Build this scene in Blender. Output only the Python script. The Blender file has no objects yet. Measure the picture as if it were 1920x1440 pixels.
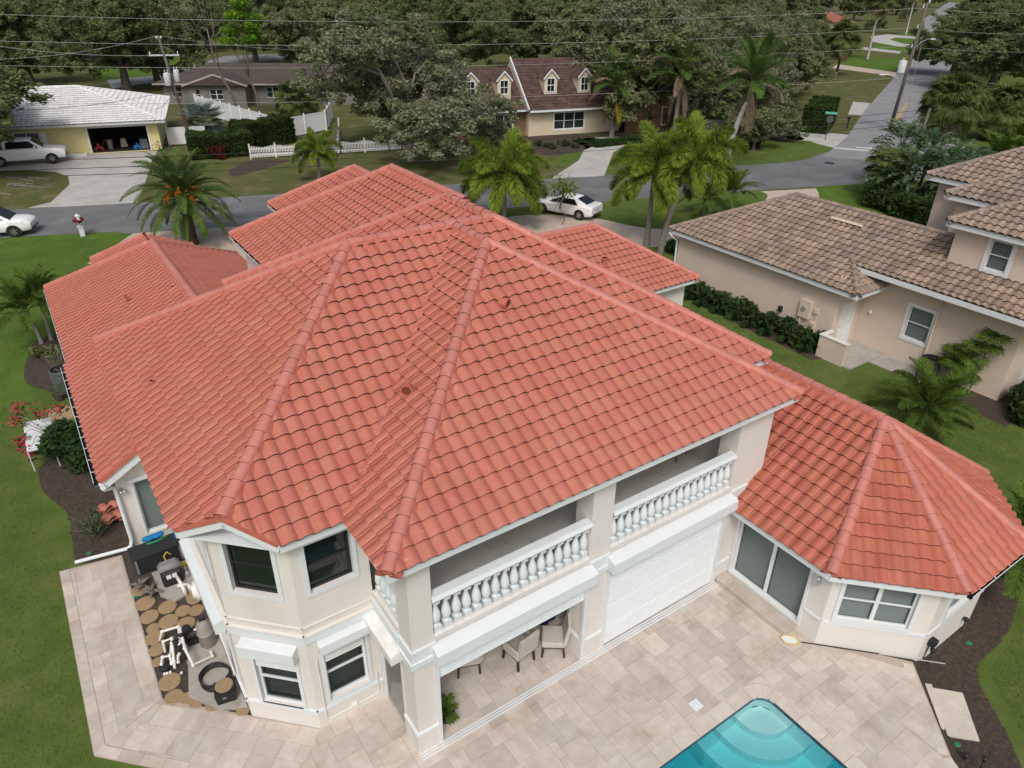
import bpy, math, random
import numpy as np
from mathutils import Matrix, Vector
random.seed(7); RNG = np.random.default_rng(11)
SC = bpy.context.scene
COL = SC.collection
R = math.radians
# ---------------------------------------------------------------- camera
PITCH, ROLL, HEAD, FPX, CAMH = R(29.538), R(0.695), R(55.407), 1350.8, 15.0
fw = Vector((math.cos(HEAD)*math.cos(PITCH), math.sin(HEAD)*math.cos(PITCH), -math.sin(PITCH)))
rt = Vector((math.sin(HEAD), -math.cos(HEAD), 0)); up = rt.cross(fw)
rt2 = rt*math.cos(ROLL)+up*math.sin(ROLL); up2 = -rt*math.sin(ROLL)+up*math.cos(ROLL)
cam_data = bpy.data.cameras.new('camera'); cam = bpy.data.objects.new('camera', cam_data); COL.objects.link(cam)
mw = Matrix((rt2, up2, -fw)).transposed().to_4x4(); mw.translation = (0, 0, CAMH); cam.matrix_world = mw
cam_data.sensor_fit = 'HORIZONTAL'; cam_data.sensor_width = 36.0; cam_data.lens = FPX/1920*36
cam_data.clip_start = .1; cam_data.clip_end = 3000
SC.camera = cam
# ---------------------------------------------------------------- sky, sun, exposure
SUN_EL, SUN_ROT = R(50), R(216)
world = bpy.data.worlds.new('World'); SC.world = world; world.use_nodes = True
wn = world.node_tree.nodes; wl = world.node_tree.links
for n in list(wn): wn.remove(n)
sky = wn.new('ShaderNodeTexSky'); sky.sky_type = 'NISHITA'; sky.sun_disc = False
sky.sun_elevation = SUN_EL; sky.sun_rotation = SUN_ROT; sky.air_density = 1.0; sky.dust_density = 6.0; sky.ozone_density = .6
hs = wn.new('ShaderNodeHueSaturation'); hs.inputs['Saturation'].default_value = .75   # a grey overcast sky
bg = wn.new('ShaderNodeBackground'); bg.inputs['Strength'].default_value = .122
wo = wn.new('ShaderNodeOutputWorld')
wl.new(sky.outputs[0], hs.inputs['Color']); wl.new(hs.outputs[0], bg.inputs['Color']); wl.new(bg.outputs[0], wo.inputs['Surface'])
sd = bpy.data.lights.new('sun', 'SUN'); sd.energy = 1.4; sd.angle = R(15); sd.color = (1, .985, .96)
sun = bpy.data.objects.new('sun', sd); COL.objects.link(sun)
# Nishita: sun_rotation 0 points to +Y and turns clockwise seen from above
sdir = Vector((math.sin(SUN_ROT)*math.cos(SUN_EL), math.cos(SUN_ROT)*math.cos(SUN_EL), math.sin(SUN_EL)))
sun.rotation_euler = sdir.to_track_quat('Z', 'Y').to_euler(); sun.location = (0, 0, 60)
SC.view_settings.view_transform = 'Standard'; SC.view_settings.look = 'None'
SC.view_settings.exposure = -0.03; SC.view_settings.gamma = 1.0; SC.view_settings.use_curve_mapping = False

# ---------------------------------------------------------------- picture helpers used only to measure distances
def px_of(p):
    v = Vector(p)-Vector((0, 0, CAMH)); z = v.dot(fw)
    if z < .1: return None
    return 960+FPX*v.dot(rt2)/z, 720-FPX*v.dot(up2)/z, z
def gp(x, y, z=0.0):
    d = fw+rt2*((x-960)/FPX)-up2*((y-720)/FPX); t = (z-CAMH)/d.z
    return Vector((d.x*t, d.y*t, z))
def dp(x, y, depth):
    d = fw+rt2*((x-960)/FPX)-up2*((y-720)/FPX); return Vector((0, 0, CAMH))+d*depth

# ---------------------------------------------------------------- materials
def M(name, base, rough=.8, col2=None, vscale=2.0, bump=0., bscale=60., rnd=0., hue=0., metal=0., spec=.3, detail=4., sub=0., col3=None, s3=.4, stretch=None, t3=(.45,.62)):
    m = bpy.data.materials.new(name); m.use_nodes = True
    nt = m.node_tree; N = nt.nodes; L = nt.links
    b = N['Principled BSDF']; b.inputs['Roughness'].default_value = rough; b.inputs['Metallic'].default_value = metal
    b.inputs['Specular IOR Level'].default_value = spec
    geo = N.new('ShaderNodeNewGeometry'); pos = geo.outputs['Position']
    if stretch:
        mp = N.new('ShaderNodeMapping'); mp.inputs['Scale'].default_value = stretch; L.new(pos, mp.inputs['Vector']); pos = mp.outputs[0]
    def noise(s, d=detail):
        n = N.new('ShaderNodeTexNoise'); n.inputs['Scale'].default_value = s; n.inputs['Detail'].default_value = d
        n.inputs['Roughness'].default_value = .6; L.new(pos, n.inputs['Vector']); return n
    def ramp(src, a, bb):
        r = N.new('ShaderNodeMapRange'); r.inputs['From Min'].default_value = a; r.inputs['From Max'].default_value = bb; L.new(src, r.inputs['Value']); return r.outputs[0]
    def mix(a, bcol, fac):
        x = N.new('ShaderNodeMix'); x.data_type = 'RGBA'; L.new(fac, x.inputs['Factor'])
        if isinstance(a, tuple): x.inputs['A'].default_value = a+(1,)
        else: L.new(a, x.inputs['A'])
        x.inputs['B'].default_value = bcol+(1,); return x.outputs['Result']
    c = tuple(base)
    if col2: c = mix(c, tuple(col2), ramp(noise(vscale).outputs[0], .35, .65))
    if col3: c = mix(c, tuple(col3), ramp(noise(s3).outputs[0], *t3))
    if rnd or hue:
        oi = N.new('ShaderNodeObjectInfo'); ad = N.new('ShaderNodeMath'); ad.operation = 'ADD'
        L.new(geo.outputs['Random Per Island'], ad.inputs[0]); L.new(oi.outputs['Random'], ad.inputs[1])
        fr = N.new('ShaderNodeMath'); fr.operation = 'FRACT'; L.new(ad.outputs[0], fr.inputs[0])
        h = N.new('ShaderNodeHueSaturation')
        if isinstance(c, tuple): h.inputs['Color'].default_value = c+(1,)
        else: L.new(c, h.inputs['Color'])
        v = N.new('ShaderNodeMapRange'); v.inputs['To Min'].default_value = 1-rnd; v.inputs['To Max'].default_value = 1+rnd
        L.new(fr.outputs[0], v.inputs['Value']); L.new(v.outputs[0], h.inputs['Value'])
        if hue:
            m2 = N.new('ShaderNodeMath'); m2.operation = 'MULTIPLY'; m2.inputs[1].default_value = 7.31; L.new(fr.outputs[0], m2.inputs[0])
            f2 = N.new('ShaderNodeMath'); f2.operation = 'FRACT'; L.new(m2.outputs[0], f2.inputs[0])
            v2 = N.new('ShaderNodeMapRange'); v2.inputs['To Min'].default_value = .5-hue; v2.inputs['To Max'].default_value = .5+hue
            L.new(f2.outputs[0], v2.inputs['Value']); L.new(v2.outputs[0], h.inputs['Hue'])
        c = h.outputs[0]
    if isinstance(c, tuple): b.inputs['Base Color'].default_value = c+(1,)
    else: L.new(c, b.inputs['Base Color'])
    if bump:
        bp = N.new('ShaderNodeBump'); bp.inputs['Strength'].default_value = bump; bp.inputs['Distance'].default_value = .02
        L.new(noise(bscale, 3.).outputs[0], bp.inputs['Height']); L.new(bp.outputs[0], b.inputs['Normal'])
    if sub:
        tr = N.new('ShaderNodeBsdfTranslucent'); ms = N.new('ShaderNodeMixShader'); ms.inputs[0].default_value = sub
        if isinstance(c, tuple): tr.inputs[0].default_value = c+(1,)
        else: L.new(c, tr.inputs[0])
        L.new(b.outputs[0], ms.inputs[1]); L.new(tr.outputs[0], ms.inputs[2]); L.new(ms.outputs[0], N['Material Output'].inputs[0])
    return m
def GLASS(name, tint, mixf=.55, rough=.03):
    m = bpy.data.materials.new(name); m.use_nodes = True; nt = m.node_tree; N = nt.nodes; L = nt.links
    b = N['Principled BSDF']; b.inputs['Base Color'].default_value = tuple(tint)+(1,); b.inputs['Roughness'].default_value = rough; b.inputs['Specular IOR Level'].default_value = .8
    t = N.new('ShaderNodeBsdfTransparent'); t.inputs[0].default_value = (.75, .8, .8, 1)
    ms = N.new('ShaderNodeMixShader'); ms.inputs[0].default_value = mixf
    L.new(t.outputs[0], ms.inputs[1]); L.new(b.outputs[0], ms.inputs[2]); L.new(ms.outputs[0], N['Material Output'].inputs[0]); return m

MT = {}
MT['tile'] = M('terracotta_tile', (.42, .130, .088), .5, (.45, .157, .112), 1.6, .15, 90, rnd=.05, hue=.004, spec=.4, col3=(.60, .36, .31), s3=8., t3=(.64, .84))
MT['tile2'] = M('deep_terracotta_tile', (.40, .115, .074), .5, (.43, .138, .094), 1.6, .15, 90, rnd=.09, hue=.005, spec=.3, col3=(.47, .18, .13), s3=5., t3=(.62, .85))
MT['tileedge'] = M('tile_edge_shadow', (.055, .02, .018), .9)  # bare butt ends, darkened: the shadow line between courses is in the colour
MT['tilelip'] = M('tile_lip_shadow', (.25, .08, .058), .9)  # groove shade between barrels painted as a darker lip
MT['ntilelip'] = M('tan_tile_lip_shadow', (.12, .095, .08), .9)  # same painted groove shade for the tan roof
MT['wtilelip'] = M('white_tile_lip_shadow', (.5, .5, .5), .9)  # same painted groove shade for the white roof
MT['ntileedge'] = M('tan_tile_edge_shadow', (.07, .055, .048), .9)  # shadow under each tan course put into the edge colour
MT['wtileedge'] = M('white_tile_edge_shadow', (.30, .30, .30), .9)  # grey stands in for the shadow under each white course
MT['cap'] = M('terracotta_cap', (.47, .165, .125), .5, (.50, .20, .165), 9, .1, 90, rnd=.08, spec=.4)
MT['mortar'] = M('orange_mortar', (.44, .122, .084), .75, (.48, .155, .11), 5, .3, 40, spec=.2)
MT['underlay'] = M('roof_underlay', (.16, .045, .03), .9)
MT['ntile'] = M('tan_tile', (.32, .24, .178), .8, (.27, .205, .16), .9, .25, 80, rnd=.24, hue=.010, spec=.2, col3=(.19, .158, .138), s3=.5, t3=(.5, .8))
MT['ncap'] = M('tan_cap', (.34, .25, .185), .8, (.19, .155, .14), 5, .2, 80, rnd=.15, spec=.2)
MT['nmortar'] = M('grey_mortar', (.14, .12, .115), .9, (.2, .17, .15), 5)
MT['stucco'] = M('cream_stucco', (.70, .675, .645), .9, (.67, .645, .615), .8, .25, 130, spec=.15, col3=(.61, .58, .545), s3=.9, t3=(.52, .8), stretch=(1, 1, .35))
MT['nstucco'] = M('beige_stucco', (.66, .555, .47), .92, (.62, .52, .44), .6, .25, 130, spec=.12, col3=(.59,.49,.41), s3=.25)
MT['white'] = M('white_paint', (.68, .725, .75), .5, (.65, .695, .72), 2.5, .05, 40, spec=.35)
MT['whitedirty'] = M('white_paint_weathered', (.78, .79, .78), .6, (.66, .66, .64), 4., .1, 60, col3=(.55, .53, .49), s3=9., t3=(.62, .8))
MT['cream'] = M('cream_trim', (.71, .68, .64), .8, (.67, .64, .60), 3)
MT['glass'] = GLASS('window_glass', (.02, .035, .038), .35)
MT['glassdark'] = GLASS('tinted_glass', (.012, .02, .018), .75)
MT['carglass'] = M('car_glass', (.012, .014, .016), .12, spec=.3)
MT['blind'] = M('blind_slat', (.60, .63, .62), .7)
MT['shade'] = M('screen_mesh', (.05, .06, .06), .9, (.08, .085, .08), 3)
MT['dark'] = M('dark_interior', (.03, .028, .026), .9)
MT['darkmetal'] = M('dark_metal', (.03, .032, .034), .5, metal=.3)
MT['alu'] = M('aluminium', (.55, .57, .58), .4, metal=.7)
MT['conc'] = M('concrete', (.40, .37, .335), .9, (.33, .31, .285), 1.2, .15, 40, col3=(.25, .235, .22), s3=2.5, t3=(.55, .75))
MT['deckconc'] = M('balcony_concrete', (.60, .58, .54), .9, (.52, .50, .47), 1.5, .1, 40, col3=(.42, .40, .37), s3=6, t3=(.6, .8))
MT['drive'] = M('driveway_concrete', (.47, .455, .43), .9, (.38, .37, .35), .5, .1, 30, col3=(.30, .29, .275), s3=1.4, t3=(.55, .8))
MT['pdrive'] = M('paver_driveway', (.52, .44, .365), .9, (.44, .36, .30), 2.2, .3, 14, col3=(.36, .29, .24), s3=9, t3=(.5, .75))
MT['asphalt'] = M('asphalt', (.165, .168, .175), .9, (.125, .128, .135), .5, .2, 50, detail=9, col3=(.205, .208, .215), s3=.22, t3=(.5, .7))
MT['asphalt2'] = M('old_asphalt', (.26, .265, .275), .9, (.215, .22, .23), .3, .2, 50)
MT['tar'] = M('tar_seal', (.05, .05, .052), .7)
MT['patch'] = M('asphalt_patch', (.115, .118, .124), .9, (.095, .098, .104), .8, .2, 50)
MT['yellowpaint'] = M('yellow_road_paint', (.62, .36, .05), .8, (.5, .3, .08), 6)
MT['roadwhite'] = M('white_road_paint', (.65, .65, .64), .8, (.45, .45, .45), 4)
MT['paver'] = M('travertine_paver', (.56, .505, .45), .7, (.48, .42, .37), 3.4, .12, 60, rnd=.12, hue=.008, spec=.25, col3=(.385, .31, .25), s3=1.1, t3=(.50, .80), detail=9)
MT['coping'] = M('travertine_coping', (.60, .54, .485), .7, (.53, .47, .41), 3., .1, 60, rnd=.05)
MT['joint'] = M('paver_joint', (.41, .35, .30), .95)
MT['grass'] = M('lawn_grass', (.076, .118, .026), .95, (.105, .15, .038), 1.1, .9, 45, spec=.05, col3=(.17, .16, .07), s3=.35, t3=(.55, .8), detail=8)
MT['grass2'] = M('bright_lawn', (.072, .13, .022), .95, (.10, .165, .032), .6, .9, 45, spec=.05, col3=(.15, .18, .05), s3=.25, t3=(.6, .85), detail=8)
MT['drygrass'] = M('dry_lawn', (.11, .105, .045), .95, (.075, .105, .03), .35, .8, 30, spec=.05, col3=(.19, .15, .10), s3=.5, t3=(.5, .72), detail=8)
MT['blade'] = M('grass_blade', (.115, .175, .04), .8, (.15, .215, .055), .9, rnd=.35, hue=.02, spec=.1, sub=.25, col3=(.17, .165, .06), s3=.45, t3=(.58, .85))
MT['mulch'] = M('mulch', (.085, .062, .048), .95, (.045, .034, .028), 9, 1., 70, col3=(.16, .12, .09), s3=30, t3=(.6, .75))
MT['bark'] = M('grey_bark', (.17, .15, .13), .95, (.10, .09, .08), 6, .6, 30)
MT['palmbark'] = M('palm_trunk', (.25, .235, .215), .9, (.16, .15, .135), 5, .5, 30, stretch=(1, 1, 6))
MT['palewood'] = M('pale_palm_trunk', (.46, .44, .41), .9, (.34, .32, .30), 4, .3, 30, stretch=(1, 1, 4))
MT['darkbark'] = M('brown_palm_trunk', (.10, .075, .055), .95, (.055, .042, .034), 8, .8, 25)
MT['greenshaft'] = M('green_crownshaft', (.12, .19, .04), .6, (.16, .21, .06), 3)
def leaf(n, a, b, c3, rnd=.38, hue=.02, sub=.5, rough=.8, vs=.5): return M(n, a, rough, b, vs, 0, 40, rnd=rnd, hue=hue, spec=.06, sub=sub, col3=c3, s3=.35, t3=(.5, .75))
MT['oak'] = leaf('oak_leaf', (.215, .25, .115), (.255, .285, .145), (.175, .21, .09))
MT['oak2'] = leaf('grey_oak_leaf', (.24, .27, .155), (.28, .30, .19), (.20, .23, .125))
MT['oakdark'] = leaf('dark_oak_leaf', (.165, .22, .09), (.205, .255, .12), (.13, .185, .072))
MT['hedge'] = leaf('hedge_leaf', (.05, .088, .028), (.075, .115, .036), (.038, .065, .02))
MT['shrub'] = leaf('shrub_leaf', (.04, .085, .03), (.065, .12, .04), (.03, .055, .02))
MT['bright'] = leaf('bright_leaf', (.17, .33, .03), (.22, .36, .04), (.11, .24, .03))
MT['palm'] = leaf('palm_leaf', (.10, .175, .032), (.15, .22, .045), (.07, .125, .025), vs=1.2)
MT['foxtail'] = leaf('foxtail_leaf', (.20, .29, .045), (.30, .38, .065), (.14, .22, .04), vs=.8)
MT['date'] = leaf('date_palm_leaf', (.11, .185, .05), (.16, .235, .065), (.08, .145, .04), vs=1.2)
MT['royal'] = leaf('royal_palm_leaf', (.11, .20, .05), (.15, .24, .065), (.08, .15, .04), vs=1.2)
MT['deadfrond'] = leaf('dry_frond', (.36, .27, .19), (.27, .20, .14), (.42, .35, .28), hue=.01, vs=1.2)
MT['yellowfrond'] = leaf('yellow_frond', (.30, .24, .03), (.24, .22, .03), (.2, .19, .03), hue=.01)
MT['silver'] = leaf('silver_palm_leaf', (.20, .26, .24), (.26, .32, .29), (.15, .2, .18), hue=.01, vs=1.)
MT['sabal'] = leaf('cabbage_palm_leaf', (.115, .165, .05), (.16, .205, .068), (.075, .115, .038), vs=1.)
MT['banana'] = leaf('paddle_leaf', (.10, .165, .075), (.15, .215, .11), (.07, .12, .05), vs=1.)
MT['fruit'] = M('orange_dates', (.55, .19, .02), .7, (.62, .27, .03), 9, rnd=.2)
MT['red'] = M('bougainvillea_bract', (.42, .015, .05), .7, (.52, .03, .08), 9, rnd=.3, sub=.2)
MT['croton'] = leaf('red_croton_leaf', (.14, .03, .03), (.09, .05, .02), (.2, .05, .04))
MT['twig'] = M('dry_twig', (.23, .20, .16), .95, rnd=.3)
MT['carpaint'] = M('white_car_paint', (.82, .83, .84), .18, spec=.6)
MT['tyre'] = M('tyre_rubber', (.018, .018, .019), .85)
MT['rim'] = M('alloy_rim', (.45, .46, .47), .3, metal=.8)
MT['chrome'] = M('chrome', (.55, .56, .57), .2, metal=.9)
MT['lamp'] = M('headlamp', (.62, .65, .68), .15, spec=.8)
MT['taillamp'] = M('tail_lamp', (.28, .015, .02), .2, spec=.7)
MT['black'] = M('black_plastic', (.022, .023, .025), .55)
MT['greyplastic'] = M('grey_plastic', (.20, .20, .205), .5)
MT['midgrey'] = M('taupe_plastic', (.28, .255, .225), .55)
MT['pvc'] = M('white_pvc', (.74, .73, .70), .4)
MT['stepstone'] = M('pebble_stone', (.42, .30, .18), .95, (.30, .20, .11), 40, 1., 90, col3=(.60, .48, .33), s3=90, t3=(.55, .7))
MT['soil'] = M('dark_soil', (.085, .068, .058), .95, (.05, .04, .035), 12, .8, 60, col3=(.13, .11, .095), s3=30, t3=(.6, .75))
MT['fabric'] = M('grey_fabric', (.50, .47, .43), .95, (.46, .43, .395), 6, .15, 200)
MT['wood'] = M('dark_wood', (.035, .028, .024), .5)
MT['polewood'] = M('utility_pole_wood', (.15, .13, .11), .95, (.09, .08, .07), 7, .5, 20, stretch=(1, 1, .15))
MT['wire'] = M('power_line', (.33, .33, .33), .6)
MT['wiredark'] = M('dark_cable', (.03, .03, .03), .7)
MT['transformer'] = M('transformer_grey', (.55, .58, .60), .5, (.48, .5, .52), 5)
MT['signgreen'] = M('sign_green', (.02, .32, .22), .5)
MT['signback'] = M('sign_back_grey', (.09, .095, .10), .6)
MT['yellow'] = M('yellow_stucco', (.70, .62, .32), .9, (.66, .58, .29), .5, .15, 60)
MT['teal'] = M('teal_door', (.16, .36, .28), .6)
MT['wtile'] = M('white_roof_tile', (.78, .78, .77), .8, (.68, .68, .67), .8, .1, 40, rnd=.08)
MT['shingle'] = M('brown_shingle', (.085, .066, .058), .95, (.065, .052, .046), 1.2, .5, 12, rnd=.15)
MT['rshingle'] = M('red_brown_shingle', (.085, .052, .044), .95, (.062, .04, .036), 1.8, .5, 12, rnd=.22, col3=(.11, .07, .06), s3=2.5)
MT['greywall'] = M('grey_siding', (.19, .185, .165), .9, (.165, .16, .145), 1)
MT['siding'] = M('cream_siding', (.62, .54, .41), .8, (.57, .5, .38), 1)
MT['brick'] = M('tan_brick', (.17, .10, .07), .95, (.21, .13, .09), 4, .5, 12, rnd=.25)
MT['vinyl'] = M('white_vinyl', (.76, .78, .80), .5, (.70, .72, .74), .7)
MT['poolwall'] = M('pool_plaster', (.70, .80, .78), .8, (.64, .76, .75), .7, col3=(.58, .70, .69), s3=2.2, t3=(.55, .8))
MT['pooltile'] = M('blue_pool_tile', (.035, .075, .14), .3, (.06, .12, .19), 40, rnd=.4)
MT['blue'] = M('blue_fabric', (.01, .16, .42), .7)
MT['navy'] = M('navy_cloth', (.012, .022, .07), .7, (.03, .05, .12), 12)
MT['green'] = M('green_plastic', (.03, .20, .10), .6)
MT['ygreen'] = M('yellow_plastic', (.66, .50, .05), .5)
MT['clear'] = GLASS('clear_plastic', (.55, .56, .58), .55, .1)
MT['terra'] = MT['mortar']
MT['redroof'] = M('far_red_tile', (.30, .11, .075), .8, (.22, .085, .06), 2.5, .5, 6)
MT['meter'] = M('meter_box', (.60, .50, .41), .7)
MT['moss'] = M('pale_limb', (.19, .175, .15), .95, (.13, .12, .105), 5)

# ---------------------------------------------------------------- mesh builder
def I4(): return Matrix.Identity(4)
class MB:
    def __init__(s): s.v = []; s.f = []; s.m = []
    def add(s, vs, fs, mi=0):
        o = len(s.v); s.v.extend([tuple(p) for p in vs]); s.f.extend([tuple(i+o for i in f) for f in fs]); s.m.extend([mi]*len(fs)); return s
    def box(s, x0, y0, z0, x1, y1, z1, mi=0):
        if x0 > x1: x0, x1 = x1, x0
        if y0 > y1: y0, y1 = y1, y0
        if z0 > z1: z0, z1 = z1, z0
        return s.add([(x0,y0,z0),(x1,y0,z0),(x1,y1,z0),(x0,y1,z0),(x0,y0,z1),(x1,y0,z1),(x1,y1,z1),(x0,y1,z1)],
              [(0,3,2,1),(4,5,6,7),(0,1,5,4),(1,2,6,5),(2,3,7,6),(3,0,4,7)], mi)
    def bbox(s, x0, y0, z0, x1, y1, z1, b=.01, mi=0):
        "box with chamfered vertical and top edges"
        def ring(i, z): return [(x0+i,y0,z),(x1-i,y0,z),(x1,y0+i,z),(x1,y1-i,z),(x1-i,y1,z),(x0+i,y1,z),(x0,y1-i,z),(x0,y0+i,z)]
        r = [ring(b, z0), ring(b, z1-b)]
        t = [(x0+b,y0+b,z1),(x1-b,y0+b,z1),(x1-b,y0+b,z1),(x1-b,y1-b,z1),(x1-b,y1-b,z1),(x0+b,y1-b,z1),(x0+b,y1-b,z1),(x0+b,y0+b,z1)]
        vs = r[0]+r[1]+t; fs = []
        for k in range(2):
            for i in range(8): fs.append((k*8+i, k*8+(i+1)%8, k*8+8+(i+1)%8, k*8+8+i))
        fs.append(tuple(range(16, 24))); fs.append(tuple(range(7, -1, -1)))
        return s.add(vs, fs, mi)
    def prism(s, poly, z0, z1, mi=0):
        n = len(poly); a = sum(poly[i][0]*poly[(i+1)%n][1]-poly[(i+1)%n][0]*poly[i][1] for i in range(n))
        if a < 0: poly = poly[::-1]
        vs = [(p[0],p[1],z0) for p in poly]+[(p[0],p[1],z1) for p in poly]
        fs = [tuple(range(n-1,-1,-1)), tuple(range(n,2*n))]+[(i,(i+1)%n,n+(i+1)%n,n+i) for i in range(n)]
        return s.add(vs, fs, mi)
    def tube(s, path, r, n=8, mi=0, cap=True, flat=1.0):
        path = [Vector(p) for p in path]; k = len(path); rs = r if isinstance(r, (list, tuple)) else [r]*k
        vs = []; prev = None
        for i, p in enumerate(path):
            t = (path[min(i+1,k-1)]-path[max(i-1,0)]); t = t.normalized() if t.length > 1e-9 else Vector((0,0,1))
            if prev is None: a = t.orthogonal().normalized()
            else:
                a = prev-t*prev.dot(t); a = a.normalized() if a.length > 1e-6 else t.orthogonal().normalized()
            prev = a; b = t.cross(a)
            for j in range(n):
                q = 2*math.pi*j/n; vs.append(p+a*(math.cos(q)*rs[i])+b*(math.sin(q)*rs[i]*flat))
        fs = [(i*n+j, i*n+(j+1)%n, (i+1)*n+(j+1)%n, (i+1)*n+j) for i in range(k-1) for j in range(n)]
        if cap: fs += [tuple(range(n-1,-1,-1)), tuple(range((k-1)*n, k*n))]
        return s.add(vs, fs, mi)
    def lathe(s, prof, n=16, c=(0,0,0), mi=0, cap=True):
        vs = [(c[0]+r*math.cos(2*math.pi*j/n), c[1]+r*math.sin(2*math.pi*j/n), c[2]+z) for r, z in prof for j in range(n)]; k = len(prof)
        fs = [(i*n+j, i*n+(j+1)%n, (i+1)*n+(j+1)%n, (i+1)*n+j) for i in range(k-1) for j in range(n)]
        if cap: fs += [tuple(range(n-1,-1,-1)), tuple(range((k-1)*n, k*n))]
        return s.add(vs, fs, mi)
    def beam(s, p0, p1, w, h, mi=0, upv=(0,0,1)):
        p0 = Vector(p0); p1 = Vector(p1); t = (p1-p0).normalized(); u = Vector(upv); a = t.cross(u)
        a = a.normalized() if a.length > 1e-6 else t.orthogonal().normalized(); b = a.cross(t)
        vs = []
        for p in (p0, p1):
            for sa, sb in ((-1,-1),(1,-1),(1,1),(-1,1)): vs.append(p+a*(sa*w/2)+b*(sb*h/2))
        return s.add(vs, [(3,2,1,0),(4,5,6,7),(0,1,5,4),(1,2,6,5),(2,3,7,6),(3,0,4,7)], mi)
    def disc(s, c, r, n=16, mi=0, nrm=(0,0,1), ry=None):
        c = Vector(c); nv = Vector(nrm).normalized(); a = nv.orthogonal().normalized(); b = nv.cross(a); ry = ry or r
        return s.add([c+a*(r*math.cos(2*math.pi*j/n))+b*(ry*math.sin(2*math.pi*j/n)) for j in range(n)], [tuple(range(n))], mi)
    def sphere(s, c, r, n=10, k=6, mi=0, sc=(1,1,1)):
        vs = []; fs = []
        for i in range(k+1):
            t = math.pi*i/k
            for j in range(n):
                q = 2*math.pi*j/n; vs.append((c[0]+r*sc[0]*math.sin(t)*math.cos(q), c[1]+r*sc[1]*math.sin(t)*math.sin(q), c[2]+r*sc[2]*math.cos(t)))
        for i in range(k):
            for j in range(n): fs.append((i*n+j, (i+1)*n+j, (i+1)*n+(j+1)%n, i*n+(j+1)%n))
        return s.add(vs, fs, mi)
    def xf(s, m):
        s.v = [tuple(m @ Vector(p)) for p in s.v]; return s
    def join(s, o, m=None, mi=None):
        vs = [tuple(m @ Vector(p)) for p in o.v] if m else o.v
        k = len(s.v); s.v.extend(vs); s.f.extend([tuple(i+k for i in f) for f in o.f]); s.m.extend(o.m if mi is None else [mi]*len(o.f)); return s
    def mesh(s, name, mats, smooth=False):
        me = bpy.data.meshes.new(name); me.from_pydata(s.v, [], s.f)
        mats = mats if isinstance(mats, (list, tuple)) else [mats]
        for q in mats: me.materials.append(MT[q] if isinstance(q, str) else q)
        if len(mats) > 1: me.polygons.foreach_set('material_index', s.m)
        if smooth: me.polygons.foreach_set('use_smooth', [True]*len(me.polygons))
        me.update(); return me
    def build(s, name, mats, parent=None, smooth=False, auto=None):
        me = s.mesh(name, mats, smooth or auto is not None)
        if auto is not None: me.set_sharp_from_angle(angle=R(auto))
        return obj(name, me, parent)
def obj(name, me, parent=None):
    o = bpy.data.objects.new(name, me); COL.objects.link(o)
    if parent is not None:
        o.parent = parent
        pw = Matrix.Identity(4); q = parent
        while q is not None: pw = q.matrix_basis @ pw if q.parent is None else q.matrix_parent_inverse @ q.matrix_basis @ pw; q = q.parent
        o.matrix_parent_inverse = pw.inverted()      # geometry below is given in world coordinates
    return o
def lab(o, label, cat, group=None):
    o['label'] = label; o['category'] = cat
    if group: o['group'] = group
    return o
def kind(o, k): o['kind'] = k; return o
def empty(name, loc, label=None, cat=None, group=None, rz=0.):
    o = bpy.data.objects.new(name, None); COL.objects.link(o); o.location = loc; o.rotation_euler = (0, 0, rz); o.empty_display_size = .2
    if label: lab(o, label, cat, group)
    return o
def copy_tree(o, parent=None):
    c = o.copy(); COL.objects.link(c); c.parent = parent
    for ch in list(o.children): copy_tree(ch, c)
    return c
def place(o, loc, rz=0., s=1.):
    o.location = loc; o.rotation_euler = (0, 0, rz); o.scale = (s, s, s) if not isinstance(s, tuple) else s; return o
def np_mesh(name, V, F, mats, mi=None):
    me = bpy.data.meshes.new(name); V = np.asarray(V, np.float32); F = np.asarray(F, np.int32); k = F.shape[1]
    me.vertices.add(len(V)); me.vertices.foreach_set('co', V.ravel())
    me.loops.add(F.size); me.loops.foreach_set('vertex_index', F.ravel())
    me.polygons.add(len(F)); me.polygons.foreach_set('loop_start', np.arange(0, F.size, k, dtype=np.int32)); me.polygons.foreach_set('loop_total', np.full(len(F), k, np.int32))
    for q in (mats if isinstance(mats, (list, tuple)) else [mats]): me.materials.append(MT[q] if isinstance(q, str) else q)
    if mi is not None: me.polygons.foreach_set('material_index', np.asarray(mi, np.int32))
    me.update(calc_edges=True); me.validate(); return me
# ================================================================ GROUND, ROADS, PATIO, POOL
def sm(a, b, x): t = min(1, max(0, (x-a)/(b-a))); return t*t*(3-2*t)
def gz(x, y):
    "ground height: flat, a little lower in the south-east garden beyond the patio"
    s = (x-y-11.0)/1.4142
    return -.05-.30*sm(.0, .5, s)*sm(12.5, 13.5, x)*(1-sm(6.0, 9.0, y))*(1-sm(20, 24, x))
xs = [-900, -300, -120, -60, -30, -15, -5, 2, 8, 12]+[12.5+.25*i for i in range(48)]+[25, 28, 32, 40, 60, 100, 200, 400, 900, 1800]
ys = [-200, -80, -30, -12]+[-6+.25*i for i in range(64)]+[11, 14, 20, 30, 45, 60, 90, 140, 220, 400, 900, 1800]
mb = MB(); mb.add([(x, y, gz(x, y)) for y in ys for x in xs], [(j*len(xs)+i, j*len(xs)+i+1, (j+1)*len(xs)+i+1, (j+1)*len(xs)+i) for j in range(len(ys)-1) for i in range(len(xs)-1)])
POOLX, POOLY = 11.6, 6.0
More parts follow.
